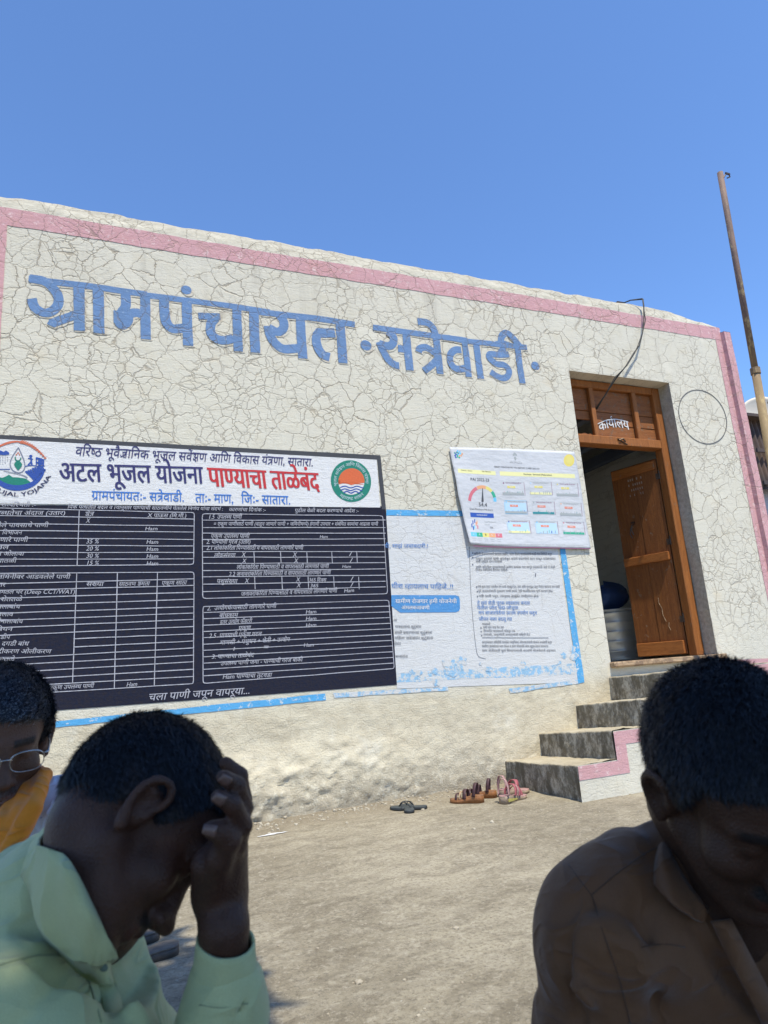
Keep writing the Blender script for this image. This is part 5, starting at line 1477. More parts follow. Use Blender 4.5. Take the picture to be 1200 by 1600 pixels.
    def mesh(s, smooth=1):
        F = s.F; sg = F < 0; n = F.shape
        c = np.zeros(tuple(k - 1 for k in n), np.int8)
        for dx in (0, 1):
            for dy in (0, 1):
                for dz in (0, 1):
                    c += sg[dx:n[0] - 1 + dx, dy:n[1] - 1 + dy, dz:n[2] - 1 + dz]
        act = np.argwhere((c > 0) & (c < 8)); m = len(act)
        idm = np.full(c.shape, -1, np.int32); idm[act[:, 0], act[:, 1], act[:, 2]] = np.arange(m)
        acc = np.zeros((m, 3)); cnt = np.zeros(m)
        for ax in range(3):
            o1, o2 = [i for i in range(3) if i != ax]
            for e1 in (0, 1):
                for e2 in (0, 1):
                    p = act.copy(); p[:, o1] += e1; p[:, o2] += e2; q = p.copy(); q[:, ax] += 1
                    f0 = F[p[:, 0], p[:, 1], p[:, 2]]; f1 = F[q[:, 0], q[:, 1], q[:, 2]]
                    x = (f0 < 0) != (f1 < 0); t = np.where(x, f0 / np.where(x, f0 - f1, 1), 0)
                    pt_ = p.astype(float); pt_[:, ax] += t
                    acc[x] += pt_[x]; cnt[x] += 1
        V = s.lo + acc / cnt[:, None] * s.h
        Q = []
        for ax in range(3):
            o1, o2 = [(1, 2), (2, 0), (0, 1)][ax]
            a = [slice(None)] * 3; b = [slice(None)] * 3; a[ax] = slice(0, n[ax] - 1); b[ax] = slice(1, n[ax])
            for k in (o1, o2): a[k] = slice(1, n[k] - 1); b[k] = slice(1, n[k] - 1)
            s0 = sg[tuple(a)]; s1 = sg[tuple(b)]
            e = np.argwhere(s0 != s1)
            if not len(e): continue
            e[:, o1] += 1; e[:, o2] += 1
            d = e.copy(); d[:, o1] -= 1; f_ = d.copy(); f_[:, o2] -= 1; g = e.copy(); g[:, o2] -= 1
            q = np.stack([idm[tuple(x.T)] for x in (e, d, f_, g)], -1)
            ins = sg[tuple(e.T)] 
            q = np.where(ins[:, None], q, q[:, ::-1]); Q.append(q[(q >= 0).all(1)])
        Q = np.concatenate(Q)
        for _ in range(smooth):
            S_ = np.zeros_like(V); w = np.zeros(len(V))
            for i in range(4):
                a_, b_ = Q[:, i], Q[:, (i + 1) % 4]
                for k in range(3):
                    S_[:, k] += np.bincount(a_, V[b_, k], len(V)) + np.bincount(b_, V[a_, k], len(V))
                w += np.bincount(a_, minlength=len(V)) + np.bincount(b_, minlength=len(V))
            V = V * .5 + .5 * S_ / np.maximum(w, 1)[:, None]
        return V, Q

def unit(v): v = np.array(v, float); return v / np.linalg.norm(v)
class Field:
    """records the shapes first, then sizes the volume to hold them all"""
    def __init__(s, lo, hi, h): s.h = h; s.ops = []
    def __getattr__(s, nm):
        if nm in ('cap', 'ell', 'chain', 'noise', 'crease', 'folds', 'plane', 'floor'):
            return lambda *a, **k: s.ops.append((nm, a, k))
        raise AttributeError(nm)
    def mesh(s, smooth=1):
        lo = np.full(3, 9e9); hi = -lo
        for nm, a, k in s.ops:
            sub = k.get('op', a[5] if nm == 'cap' and len(a) > 5 else (a[4] if nm == 'ell' and len(a) > 4 else 'u'))
            if sub == 's': continue
            if nm == 'cap': pts = [a[0], a[1]]; R = max(a[2], a[3] if len(a) > 3 and a[3] is not None else 0)
            elif nm == 'chain': pts = a[0]; R = max(a[1])
            elif nm == 'ell': pts = [a[0]]; R = max(a[2])
            else: continue
            for p_ in pts: lo = np.minimum(lo, np.array(p_) - R); hi = np.maximum(hi, np.array(p_) + R)
        v = Volume(lo - .02, hi + .02, s.h)
        for nm, a, k in s.ops: getattr(v, nm)(*a, **k)
        return v.mesh(smooth)
class Head:
    """Rows of A: side (towards the person's own left is -x), forward, up; origin between the ears"""
    def __init__(s, c, Fv, Uv, sc=.94):
        s.c = np.array(c, float); s.F = unit(Fv); U = np.array(Uv, float); s.U = unit(U - (U @ s.F) * s.F); s.X = np.cross(s.F, s.U); s.k = sc
        s.A = np.array([s.X, s.F, s.U])
    def p(s, x, y, z): return s.c + s.k * (x * s.X + y * s.F + z * s.U)
    def loc(s, V): return (V - s.c) @ s.A.T / s.k
    def skull(s, f, grow=0.0, brow=True):
        E = lambda c, r, k=.02: f.ell(s.p(*c), s.A, [(q + grow) * s.k for q in r], k * s.k)
        E((0, -.012, .045), (.073, .094, .080)); E((0, .038, .042), (.060, .050, .055)); E((0, -.045, .015), (.062, .058, .060))
    def face(s, f, js=1.0):
        k = s.k; p = lambda x, y, z: s.p(x, y, z if z > -.05 else -.05 + (z + .05) * js)
        E = lambda c, r, kk=.02, op='u': f.ell(p(*c), s.A, [q * k for q in r], kk * k, op)
        C = lambda a, b, ra, rb, kk=.01, op='u': f.cap(p(*a), p(*b), ra * k, rb * k, kk * k, op)
        s.skull(f)
        E((0, .046, -.022), (.054, .044, .064)); E((0, .042, -.076), (.043, .040, .034))
        for x in (-1, 1):
            C((x * .052, .002, -.045), (x * .018, .070, -.100), .018, .017, .02)
            E((x * .042, .062, -.020), (.020, .022, .020), .02)
            C((x * .012, .088, .028), (x * .045, .074, .030), .008, .006, .014)
            E((x * .033, .098, .008), (.015, .013, .011), .012, 's')
            f.cap(p(x * .031, .076, .010), p(x * .031, .0761, .010), .0125 * k, .0125 * k, .004 * k)
            C((x * .018, .084, .018), (x * .046, .074, .016), .0040, .0030, .004); C((x * .018, .084, .002), (x * .046, .074, .003), .0036, .0028, .004)
        C((0, .082, .026), (0, .106, -.026), .0105, .0125, .012); C((0, .094, -.034), (0, .090, -.055), .011, .009, .010); E((0, .113, -.030), (.013, .012, .010), .008)
        for x in (-1, 1):
            E((x * .014, .101, -.034), (.008, .011, .008), .007); E((x * .007, .107, -.041), (.0035, .005, .004), .003, 's')
        E((0, .078, -.060), (.028, .020, .016), .012)
        C((-.018, .090, -.060), (0, .098, -.057), .0045, .0060, .006); C((.018, .090, -.060), (0, .098, -.057), .0045, .0060, .006)
        C((-.016, .088, -.071), (.016, .088, -.071), .0060, .0060, .006); C((-.012, .092, -.071), (.012, .092, -.071), .0062, .0062, .006)
        C((-.022, .098, -.0655), (.022, .098, -.0655), .0016, .0016, .003, 's')
        E((0, .082, -.100), (.016, .014, .013), .014)
        for x in (-1, 1):                                  # ears: rim, bowl, lobe
            ep = lambda a, b_, o=0: p(x * (.074 + o), -.006 + a * .9, b_ * .9)
            E((x * .070, -.004, -.002), (.010, .016, .026), .008)
            rim0 = [(-.004, -.034, .006), (-.012, -.018, .012), (-.018, .004, .017), (-.012, .026, .017), (.004, .034, .013), (.015, .026, .008), (.017, .010, .004)]
            rim = []
            for i in range(len(rim0) - 1):
                g_ = lambda q: np.array(rim0[min(max(q, 0), len(rim0) - 1)])
                for t in (0, .34, .67): a, b_, c_, d_ = g_(i - 1), g_(i), g_(i + 1), g_(i + 2); rim.append(.5 * ((2 * b_) + (c_ - a) * t + (2 * a - 5 * b_ + 4 * c_ - d_) * t * t + (3 * b_ - a - 3 * c_ + d_) * t ** 3))
            rim.append(np.array(rim0[-1]))
            for i in range(len(rim) - 1):
                a, b_ = rim[i], rim[i + 1]
                f.cap(ep(a[0], a[1], a[2]), ep(b_[0], b_[1], b_[2]), .0042 * k, .0042 * k, .004 * k)
            f.cap(ep(-.010, -.012, .004), ep(-.008, .016, .007), .0065 * k, .0060 * k, .006 * k)
            f.cap(ep(-.008, .004, .005), ep(.002, .018, .007), .0035 * k, .0030 * k, .004 * k)
            f.cap(ep(.002, -.036, .004), ep(-.004, -.026, .007), .0075 * k, .0060 * k, .005 * k)
            f.cap(ep(.014, -.006, .002), ep(.013, .004, .002), .005 * k, .004 * k, .004 * k)
            f.ell(ep(.001, -.004, .012), s.A, [.008 * k, .009 * k, .012 * k], .004 * k, 's')
    def hairline(s, L, front=.062, side=.0, nape=-.058, up=.0):
        """>0 where hair grows; L local coordinates"""
        y, z = L[:, 1], L[:, 2]; x = np.abs(L[:, 0])
        h = np.where(y > .045, front + (y - .045) * .35 + np.maximum(0, x - .035) * -.55 * 0, 0)
        t = np.clip((y - .012) / .033, 0, 1); h1 = -.004 + (front - .0) * t ** 1.6
        h = np.where(y > .045, h, h1)
        b_ = np.clip((-.018 - y) / .05, 0, 1)
        h = np.where(y < -.012, .030 + (nape - .030) * b_ ** .6, h)
        return z - h - up

from mathutils.bvhtree import BVHTree
def tree_of(V, Q): return BVHTree.FromPolygons([tuple(q) for q in V.tolist()], [tuple(q) for q in Q.tolist()])
def front(bv, px, py, default, gap=.010):
    v = ray(px, py); L = np.linalg.norm(v); h_ = bv.ray_cast(Vector(CO), Vector(v / L), 3.0)
    return min(default, h_[3] / L - gap) if h_[0] is not None else default
def seam(bv, name, pts, mat, root, r=.0011, dash=False):
    P_ = []
    for i in range(len(pts) - 1):
        n_ = max(2, int(hypot(pts[i + 1][0] - pts[i][0], pts[i + 1][1] - pts[i][1]) / 8))
        P_ += [(pts[i][0] + (pts[i + 1][0] - pts[i][0]) * k / n_, pts[i][1] + (pts[i + 1][1] - pts[i][1]) * k / n_) for k in range(n_)]
    P_.append(pts[-1]); q = []
    for x, y in P_:
        v = ray(x, y); L = np.linalg.norm(v); h_ = bv.ray_cast(Vector(CO), Vector(v / L), 3.0)
        if h_[0] is not None: q.append(np.array(h_[0]) + np.array(h_[1]) * r * .2)
    if len(q) > 2:
        for _ in range(2): q = [q[0]] + [(q[i - 1] + 2 * q[i] + q[i + 1]) / 4 for i in range(1, len(q) - 1)] + [q[-1]]
        m = MB(); m.tube(q, r, 5); o = m.build(name, mat, None, True); adopt(o, root)
def person_mesh(name, f, mat, parent, label=None, smooth=1):
    V, Q = f.mesh(smooth)
    if name == 'body':
        lab = np.arange(len(V))
        for _ in range(200):
            m_ = lab[Q].min(1); l2 = lab.copy(); np.minimum.at(l2, Q.ravel(), np.repeat(m_, 4)); l2 = l2[l2]; l2 = l2[l2]
            if (l2 == lab).all(): break
            lab = l2
        u_, c_ = np.unique(lab, return_counts=True); big = u_[c_.argmax()]; Q = Q[(lab[Q] == big).all(1)]
        used = np.zeros(len(V), bool); used[Q.ravel()] = True; re_i = np.cumsum(used) - 1; V = V[used]; Q = re_i[Q]
    o = fastmesh(name, V, Q, mat); adopt(o, parent)
    if label: o['label'] = label
    return o, V, Q

def hair_mesh(H, mat, parent, label, n_=34000, ln=.012, front=.062, nape=-.058, comb=(0, .5, -.8), grey=0.0, thick=.007, wid=.00050, seed=1, bald=0.0, lift=.45):
    r = np.random.default_rng(seed)
    lo = H.c - .16; f = Field(lo, H.c + .16, .0035)
    H.skull(f, thick); f.noise(.0022, 60, 3, seed=seed); f.noise(.0030, 18, 2, seed=seed + 3)
    V, Q = f.mesh(1)
    L = H.loc(V)
    m = H.hairline(L + .004 * np.stack([fbm(V[:, 0] * 60, V[:, 1] * 60, V[:, 2] * 60, 2)] * 3, -1), front=front, nape=nape)
    # sink the cap under the skin outside the hairline
    dirc = V - H.p(0, 0, .03); dirc /= np.linalg.norm(dirc, axis=1)[:, None]
    V = V - dirc * (np.clip(1 - m / .012, 0, 1) * (thick + .0015))[:, None]
    keep = (m[Q] > -.002).all(1)
    o = fastmesh('hair', V, Q[keep], mat); adopt(o, parent); o['label'] = label
    # strands
    Qk = Q[(m[Q] > .004).all(1)]
    if not len(Qk): return o
    P0, P1, P2, P3 = (V[Qk[:, i]] for i in range(4))
    nn = np.cross(P2 - P0, P3 - P1); ar = np.linalg.norm(nn, axis=1); nn /= ar[:, None] + 1e-12
    pick = r.choice(len(Qk), n_, p=ar / ar.sum()); a, b_ = r.random((2, n_, 1))
    base = (P0[pick] * (1 - a) + P1[pick] * a) * (1 - b_) + (P3[pick] * (1 - a) + P2[pick] * a) * b_
    N_ = nn[pick]; cv = comb[0] * H.X + comb[1] * H.F + comb[2] * H.U
    d = cv + r.normal(0, .22, (n_, 3)); d -= (d * N_).sum(1)[:, None] * N_; d /= np.linalg.norm(d, axis=1)[:, None] + 1e-9
    lift_ = np.abs(r.normal(lift, .25, (n_, 1))); l = ln * r.uniform(.5, 1.2, (n_, 1))
    tip = base + l * (d + lift_ * N_) ; mid = base + .55 * l * (d * .8 + (lift_ + .25) * N_)
    sd_ = np.cross(d, N_); w = wid * r.uniform(.6, 1.4, (n_, 1))
    base = base - N_ * .001
    VV = np.stack([base - sd_ * w, base + sd_ * w, mid + sd_ * w * .8, mid - sd_ * w * .8, tip], 1).reshape(-1, 3)
    k = np.arange(n_)[:, None] * 5
    F4 = k + np.array([[0, 1, 2, 3]]); F3 = k + np.array([[3, 2, 4]])
    me = bpy.data.meshes.new('hair_strands')
    me.vertices.add(len(VV)); me.vertices.foreach_set('co', VV.astype(np.float32).ravel())
    li = np.concatenate([F4.ravel(), F3.ravel()]).astype(np.int32); me.loops.add(len(li)); me.loops.foreach_set('vertex_index', li)
    ls = np.concatenate([np.arange(n_) * 4, n_ * 4 + np.arange(n_) * 3]).astype(np.int32); lt = np.concatenate([np.full(n_, 4), np.full(n_, 3)]).astype(np.int32)
    me.polygons.add(2 * n_); me.polygons.foreach_set('loop_start', ls); me.polygons.foreach_set('loop_total', lt); me.update(calc_edges=True)
    mm = mat
    s_ = link('hair_strands', me, None, mm); s_['kind'] = 'stuff'; adopt(s_, parent); s_['label'] = label + ', loose short strands'
    return o

def skin_mat(name, c, H, stubble=0.0, moustache=0.0, lipc=None):
    n = N(name, .50, .28)
    n.b.inputs['Subsurface Weight'].default_value = .08; n.b.inputs['Subsurface Radius'].default_value = (.008, .003, .002); n.b.inputs['Subsurface Scale'].default_value = 1.0
    # head coordinates
    comp = []
    rel = n.vm('SUBTRACT', n.pos, tuple(H.c))
    for ax in (H.X, H.F, H.U):
        d = n.n('ShaderNodeVectorMath', operation='DOT_PRODUCT'); n.l(rel, d.inputs[0]); d.inputs[1].default_value = tuple(ax); comp.append(n.ma('DIVIDE', d.outputs['Value'], H.k))
    x, y, z = comp; ax_ = n.ma('ABSOLUTE', x)
    k = n.noise(30, 4, .6); col = n.mix(n.rng(k, .35, .7), c, tuple(q * .72 for q in c))
    col = n.mix(n.rng(n.noise(8, 3), .45, .7, 0, .5), col, (c[0] * 1.25, c[1] * 1.05, c[2] * .95))
    lip = n.ma('MULTIPLY', n.rng(n.ma('ABSOLUTE', n.ma('ADD', z, .065)), .007, .012, 1, 0), n.ma('MULTIPLY', n.rng(ax_, .018, .026, 1, 0), n.rng(y, .080, .088)))
    col = n.mix(n.ma('MULTIPLY', lip, .6), col, (c[0] * 1.1, c[1] * .7, c[2] * .75))
    sc = n.ma('MULTIPLY', n.rng(n.noise(420, 2, .7), .42, .55), 1.0)
    if stubble:
        reg = n.ma('MULTIPLY', n.rng(z, -.035, -.060), n.rng(y, .015, .035)); col = n.mix(n.ma('MULTIPLY', n.ma('MULTIPLY', reg, sc), stubble), col, (.30, .30, .30) if stubble < .5 else (.03, .025, .02))
    if moustache:
        reg = n.ma('MULTIPLY', n.rng(n.ma('ABSOLUTE', n.ma('ADD', z, .050)), .005, .009, 1, 0), n.ma('MULTIPLY', n.rng(ax_, .022, .030, 1, 0), n.rng(y, .080, .088)))
        col = n.mix(n.ma('MULTIPLY', reg, moustache), col, (.012, .010, .010))
    brow = n.ma('MULTIPLY', n.rng(n.ma('ABSOLUTE', n.ma('SUBTRACT', z, .030)), .0045, .0085, 1, 0), n.ma('MULTIPLY', n.ma('MULTIPLY', n.rng(ax_, .010, .014), n.rng(ax_, .044, .050, 1, 0)), n.rng(y, .066, .074)))
    col = n.mix(n.ma('MULTIPLY', brow, .85), col, (.012, .010, .010))
    n.col(col); n.bump(n.ma('ADD', n.ma('ADD', n.noise(380, 3, .7), n.ma('MULTIPLY', n.vor(260), 1.2)), n.ma('MULTIPLY', n.noise(90, 3, .6), 1.0)), .0016, .6)
    return n.m

def cloth(name, c, c2=None, weave=.5, rough=.85, dots=None, trans=0.0):
    n = N(name, rough, .2)
    k = n.noise(6, 3, .5); col = n.mix(n.rng(k, .35, .7), c, c2 or tuple(q * .86 for q in c))
    wv = n.noise(700, 2, .6); col = n.mix(n.rng(wv, .4, .6, 0, .18), col, tuple(q * .6 for q in c))
    if dots:
        v = n.vor(55, 'F1', rand=.55); col = n.mix(n.ma('MULTIPLY', n.rng(v, .16, .20, 1, 0), n.rng(n.noise(40, 2), .42, .5)), col, dots)
    wrp = n.vm('ADD', n.pos, n.vm('SCALE', n.vm('SUBTRACT', n.noise(5, 2, out=1), (.5, .5, .5)), sc=.16))
    rd = n.noise(8, 2, .5, v=n.vec(wrp, (1, 1, .42))); rd2 = n.noise(17, 2, .5, v=n.vec(wrp, (.5, .5, 1.3)))
    f1 = n.ma('POWER', n.ma('SUBTRACT', 1.0, n.ma('MULTIPLY', n.ma('ABSOLUTE', n.ma('SUBTRACT', rd, .5)), 4.0), clamp=True), 2.5)
    f2 = n.ma('POWER', n.ma('SUBTRACT', 1.0, n.ma('MULTIPLY', n.ma('ABSOLUTE', n.ma('SUBTRACT', rd2, .5)), 5.0), clamp=True), 3.0)
    h = n.ma('ADD', n.ma('MULTIPLY', f1, 4.2), n.ma('MULTIPLY', f2, 1.6))
    n.col(col); n.bump(n.ma('ADD', h, n.ma('ADD', n.ma('MULTIPLY', wv, .35), n.ma('MULTIPLY', n.noise(60, 3), .6))), .0022, weave + .25)
    n.b.inputs['Sheen Weight'].default_value = .15
    return n.m

M_hair = N('black_hair', .5, .25); M_hair.col(M_hair.mix(M_hair.rng(M_hair.noise(250, 2), .45, .65), (.008, .009, .012), (.020, .022, .030))); M_hair = M_hair.m
M_hairg = N('greying_hair', .45, .4); M_hairg.col(M_hairg.mix(M_hairg.rng(M_hairg.noise(330, 2, .6), .56, .62), (.014, .016, .024), (.20, .22, .26))); M_hairg = M_hairg.m

def ribbon(name, rows, mat, parent, thick=.0022, label=None, sub=6, avoid=(), gap=.006):
    """rows: list of curves (same count of points); lofted and thickened"""
    def cr(P_, n_):
        P_ = [np.array(q, float) for q in P_]; e = [2 * P_[0] - P_[1]] + P_ + [2 * P_[-1] - P_[-2]]; out = []
        for i in range(len(P_) - 1):
            a, b_, c_, d_ = e[i:i + 4]
            for s in range(n_):
                t = s / n_; out.append(.5 * ((2 * b_) + (c_ - a) * t + (2 * a - 5 * b_ + 4 * c_ - d_) * t * t + (3 * b_ - a - 3 * c_ + d_) * t ** 3))
        out.append(P_[-1]); return out
    R_ = [cr(r_, sub) for r_ in rows]
    cols = [cr([R_[j][i] for j in range(len(R_))], 3) if len(R_) > 2 else [R_[0][i], .5 * (R_[0][i] + R_[1][i]), R_[1][i]] for i in range(len(R_[0]))]
    def out(p):
        for bv in avoid:
            co, nn, ix, ds_ = bv.find_nearest(Vector(p))
            if co is not None and (Vector(p) - co).dot(nn) < gap and ds_ < .06: p = np.array(co + nn * gap)
        return p
    if avoid:
        cols = [[out(p) for p in c_] for c_ in cols]
        for _ in range(2):
            for i in range(1, len(cols) - 1):
                for j in range(len(cols[0])): cols[i][j] = (cols[i - 1][j] + 2 * cols[i][j] + cols[i + 1][j]) / 4
        cols = [[out(p) for p in c_] for c_ in cols]
    m = MB(); nv = len(cols[0]); nu = len(cols)
    m.add([p for c_ in cols for p in c_], [(i * nv + j, i * nv + j + 1, (i + 1) * nv + j + 1, (i + 1) * nv + j) for i in range(nu - 1) for j in range(nv - 1)])
    o = m.build(name, mat, None, True); adopt(o, parent)
    s_ = o.modifiers.new('t', 'SOLIDIFY'); s_.thickness = thick; s_.offset = 0
    if label: o['label'] = label
    return o

def legs(fb, ft, hipc, fwd, right, spread=.30, rk=.075):
    """crossed legs on the ground: trousers field ft, bare feet in the body field fb; returns nothing"""
    up = np.array([0, 0, 1.0]); hip = np.array(hipc, float)
    for sgn in (-1, 1):
        h_ = hip + right * sgn * .10 + up * .02
        kn = hip + fwd * .30 + right * sgn * spread + up * (.14 - hip[2] + .0) * 1.0
        an = hip + fwd * (.40 if sgn > 0 else .30) - right * sgn * .12 + up * (.055 - hip[2])
        h_[2] = .12; kn[2] = .14; an[2] = .06
        ft.cap(h_, kn, .095, .066, .03); ft.cap(kn, an, .066, .046, .03)
        fb.cap(h_, kn, .080, .052, .03); fb.cap(kn, an, .052, .032, .03)
        toe = an - right * sgn * .13 + fwd * .07; toe[2] = .030
        fb.cap(an, an + (toe - an) * .3 + up * -.02, .032, .030, .02); fb.cap(an, toe, .030, .022, .02)
        for q in range(5):
            t0 = toe + fwd * (.022 - .011 * q); d_ = unit(toe - an); fb.cap(t0 - d_ * .01, t0 + d_ * (.028 - .004 * q), .010 - .001 * q, .008 - .001 * q, .004)

# ------------------------------------------------------------------ man in the green shirt
RR, UU, FF = CR, CU, CF       # directions right / up / away, used only to lay the pose out
def man_green():
    d0 = .73
    A = unit(.50 * RR + .57 * UU - .65 * FF)                      # his right ear points this way
    ear = P(233, 1260, d0 - .062)
    c = ear - A * .0725
    n0 = (P(236, 1406, d0) - P(236, 1250, d0)); n0 = n0 + A * .075; B = unit(n0 - (n0 @ A) * A)
    C_ = np.cross(A, B)
    if C_ @ RR < 0: C_ = -C_
    Fv = unit(cos(radians(24)) * B + sin(radians(24)) * C_); Uv = unit(cos(radians(24)) * C_ - sin(radians(24)) * B)
    H = Head(c, Fv, Uv, .875)
    if H.X @ A < 0: pass
    root = empty('person', (float(P(0, 1400, .8)[0]), float(P(0, 1400, .8)[1]), 0), 'man in a pale green shirt bowing his head onto his hand, seated at lower left', 'person')
    lo = np.minimum(P(-330, 1560, .60), P(420, 1100, .6)); 
    pts = [P(-320, 1600, .5), P(430, 1100, .5), P(430, 1650, 1.0), P(-320, 1100, 1.0)]
    pelv = P(-90, 1400, .88); pelv[2] = .12
    kneeR = P(345, 1800, .66)
    lo = np.array([-.95, .25, 0.0]); hi = np.array([.35, 1.15, .90])
    lo = np.array([-.62, .30, -.005]); hi = np.array([.22, 1.08, .86])
    fb = Field(lo, hi, .0034)
    H.face(fb, .78)
    nk = P(126, 1382, .755)
    fb.chain([H.p(0, -.022, -.030), P(170, 1318, .757), nk], [.050, .049, .056], .020)
    fb.chain([H.p(0, .020, -.075), P(148, 1420, .74), P(60, 1500, .76)], [.036, .050, .060], .03)
    # torso inside the shirt
    shR, shL = P(28, 1655, .62), P(10, 1480, .95)
    chest = P(40, 1640, .76); 
    fb.chain([nk, P(60, 1480, .77), chest, pelv + np.array([0, 0, .06])], [.058, .062, .095, .105], .04); fb.cap(shR, shL, .05, .05, .04)
    elbR = P(330, 1915, .71); wr = P(350, 1448, .665)
    fb.chain([shR, elbR], [.046, .040], .02); fb.chain([elbR, P(345, 1600, .68), wr], [.036, .031, .0222], .012)
    elbL = shL + np.array([-.02, .02, -.24]); hL = pelv + .28 * np.array([cos(-.2), sin(-.2), 0]); hL[2] = .2
    fb.chain([shL, elbL, hL], [.044, .038, .026], .02)
    # --- his right hand: heel of the palm at the brow, thumb lowest on the temple, fingers over the hairline
    G = lambda x, y, dd: P(x, y, d0 - .012 + dd)
    # palm: wrist -> knuckles, back of the hand faces right and a little towards the viewer
    fb.chain([wr, G(346, 1405, -.035)], [.0222, .025], .012)
    pw0 = G(340, 1400, -.040); kn = [G(361, 1318, -.060), G(366, 1296, -.040), G(368, 1286, -.016), G(366, 1292, .008)]
    for k_ in kn: fb.cap(G(343, 1395, -.03), k_, .0185, .0115, .016)
    fb.cap(G(330, 1385, -.045), G(322, 1350, -.062), .017, .015, .014)         # thenar mass
    fb.cap(G(345, 1360, -.04), G(352, 1330, -.04), .022, .018, .014)
    # thumb
    fb.chain([G(334, 1388, -.052), G(344, 1340, -.074), G(358, 1312, -.080), G(345, 1299, -.086), G(330, 1296, -.088)], [.0145, .0125, .0110, .0100, .0085], .005)
    # fingers, each a chain of three bones curling back over the temple and hairline
    fing = [[kn[0], G(379, 1290, -.066), G(364, 1258, -.080), G(341, 1245, -.088)],
            [kn[1], G(380, 1262, -.052), G(370, 1228, -.062), G(349, 1214, -.074)],
            [kn[2], G(380, 1250, -.022), G(374, 1212, -.026), G(352, 1192, -.030)],
            [kn[3], G(377, 1262, .008), G(372, 1232, .012), G(356, 1212, .012)]]
    for fg, r_ in zip(fing, (1.0, 1.02, .98, .88)):
        fb.chain(fg, [.0105 * r_, .0095 * r_, .0088 * r_, .0072 * r_], .0035)
    for kx in kn: fb.cap(kx + RR * .004, kx + RR * .0045, .0112, .0112, .008)
    fwd = unit(np.array([RR[0], RR[1], 0])); rgt = np.array([fwd[1], -fwd[0], 0])
    ft = Field(np.array([-.78, .20, -.005]), np.array([.25, 1.28, .36]), .009)
    legs(fb, ft, (pelv[0], pelv[1], .12), fwd, rgt, .24)
    mat = skin_mat('dark_brown_skin', (.066, .029, .018), H, moustache=.9)
    body, V, Q = person_mesh('body', fb, mat, root)
    ft.cap(pelv + rgt * .1, pelv - rgt * .1, .125, .125, .04); ft.noise(.007, 9, 3)
    ft.floor()
    person_mesh('trousers', ft, cloth('dark_grey_trouser_cloth', (.05, .05, .06)), root)
    hair_mesh(H, M_hair, root, 'short black hair', n_=42000, ln=.0095, front=.066, nape=-.082, comb=(.1, .9, -.45), thick=.0065, seed=3, lift=.22)
    # nails
    for fg, hd in ((fing[0][-1] - fing[0][-2], fing[0][-1]), (fing[1][-1] - fing[1][-2], fing[1][-1]), (P(330, 1296, .612) - P(345, 1299, .614), P(330, 1296, .612))):
        dn = unit(fg); out = unit(-FF + .35 * UU - ((-FF + .35 * UU) @ dn) * dn); sd2 = np.cross(dn, out)
        m = MB(); base = hd + out * .0068 - dn * .004
        m.grid(lambda u, v: base + dn * (.012 * v) + sd2 * (.0048 * (2 * u - 1)) * (1 - .25 * v * v) + out * (.0016 * (1 - (2 * u - 1) ** 2) - .0018 * v * v), 6, 5)
        n_ = m.build('nail', M_nail, None, True); recalc(n_); adopt(n_, root); s_ = n_.modifiers.new('t', 'SOLIDIFY'); s_.thickness = .0006
    # shirt
    fs = Field(np.array([-.66, .30, .0]), np.array([.24, 1.10, .80]), .0048)
    nk2 = P(98, 1418, .755)
    fs.chain([nk2, P(40, 1510, .78), chest, pelv + np.array([0, 0, .08])], [.068, .100, .125, .135], .05)
    fs.cap(shR, shL, .078, .078, .06); fs.chain([P(42, 1462, .80), P(20, 1580, .74)], [.082, .100], .04); fs.cap(nk2, shR, .046, .072, .04); fs.cap(nk2, shL, .055, .075, .05)
    fs.chain([P(110, 1560, .70), P(165, 1665, .73)], [.060, .072], .05)
    fs.chain([shR, P(130, 1735, .63), elbR], [.072, .066, .058], .04); fs.chain([elbR, P(338, 1680, .69), P(348, 1590, .675), P(350, 1535, .670)], [.056, .044, .034, .0285], .02)
    fs.chain([shL, elbL, hL - np.array([.05, 0, 0])], [.072, .060, .045], .03)
    fs.noise(.0085, 7, 3, seed=4.0); fs.crease(.011, 9, (1, 1, .5), 1.0); fs.crease(.007, 15, (.6, .6, 1.3), 5.0)
    fl_ = []
    for (x0, y0, d_0, x1, y1, d_1, w, dep) in ((150, 1500, .63, 168, 1600, .62, .009, .009), (30, 1400, .66, 120, 1520, .64, .012, .010), (-10, 1490, .55, 80, 1500, .55, .004, .004), (80, 1500, .55, 145, 1600, .555, .005, .005), (100, 1420, .66, 150, 1560, .63, .010, -.010), (0, 1430, .62, 90, 1450, .63, .012, .008), (185, 1530, .63, 230, 1600, .63, .008, -.008), (300, 1590, .63, 330, 1560, .62, .006, -.006), (350, 1600, .62, 385, 1550, .63, .006, .008), (40, 1350, .68, 100, 1400, .66, .010, .006), (310, 1570, .63, 330, 1620, .63, .007, .008), (60, 1380, .68, 130, 1470, .66, .008, -.006), (10, 1400, .66, 60, 1480, .63, .009, .009), (0, 1540, .54, 70, 1560, .54, .008, .006), (20, 1580, .53, 120, 1590, .54, .007, -.007), (-10, 1470, .6, 60, 1450, .62, .006, -.006), (180, 1560, .64, 215, 1600, .64, .006, .009), (330, 1575, .62, 345, 1600, .62, .005, -.006)):
        fl_.append((P(x0, y0, d_0 + .02), P(x1, y1, d_1 + .02), w * 1.1, dep * 1.5))
    fs.folds(fl_)
    # open the neck
    fs.chain([P(64, 1428, .735), P(98, 1478, .730), P(140, 1540, .72)], [.064, .070, .070], .03)
    fs.plane(P(120, 1392, .74) + .014 * unit(.887 * RR + .467 * UU - .05 * FF), unit(.887 * RR + .467 * UU - .05 * FF), .135)
    fs.cap(P(110, 1400, .755), P(200, 1290, .755), .054, .056, .006, 's')
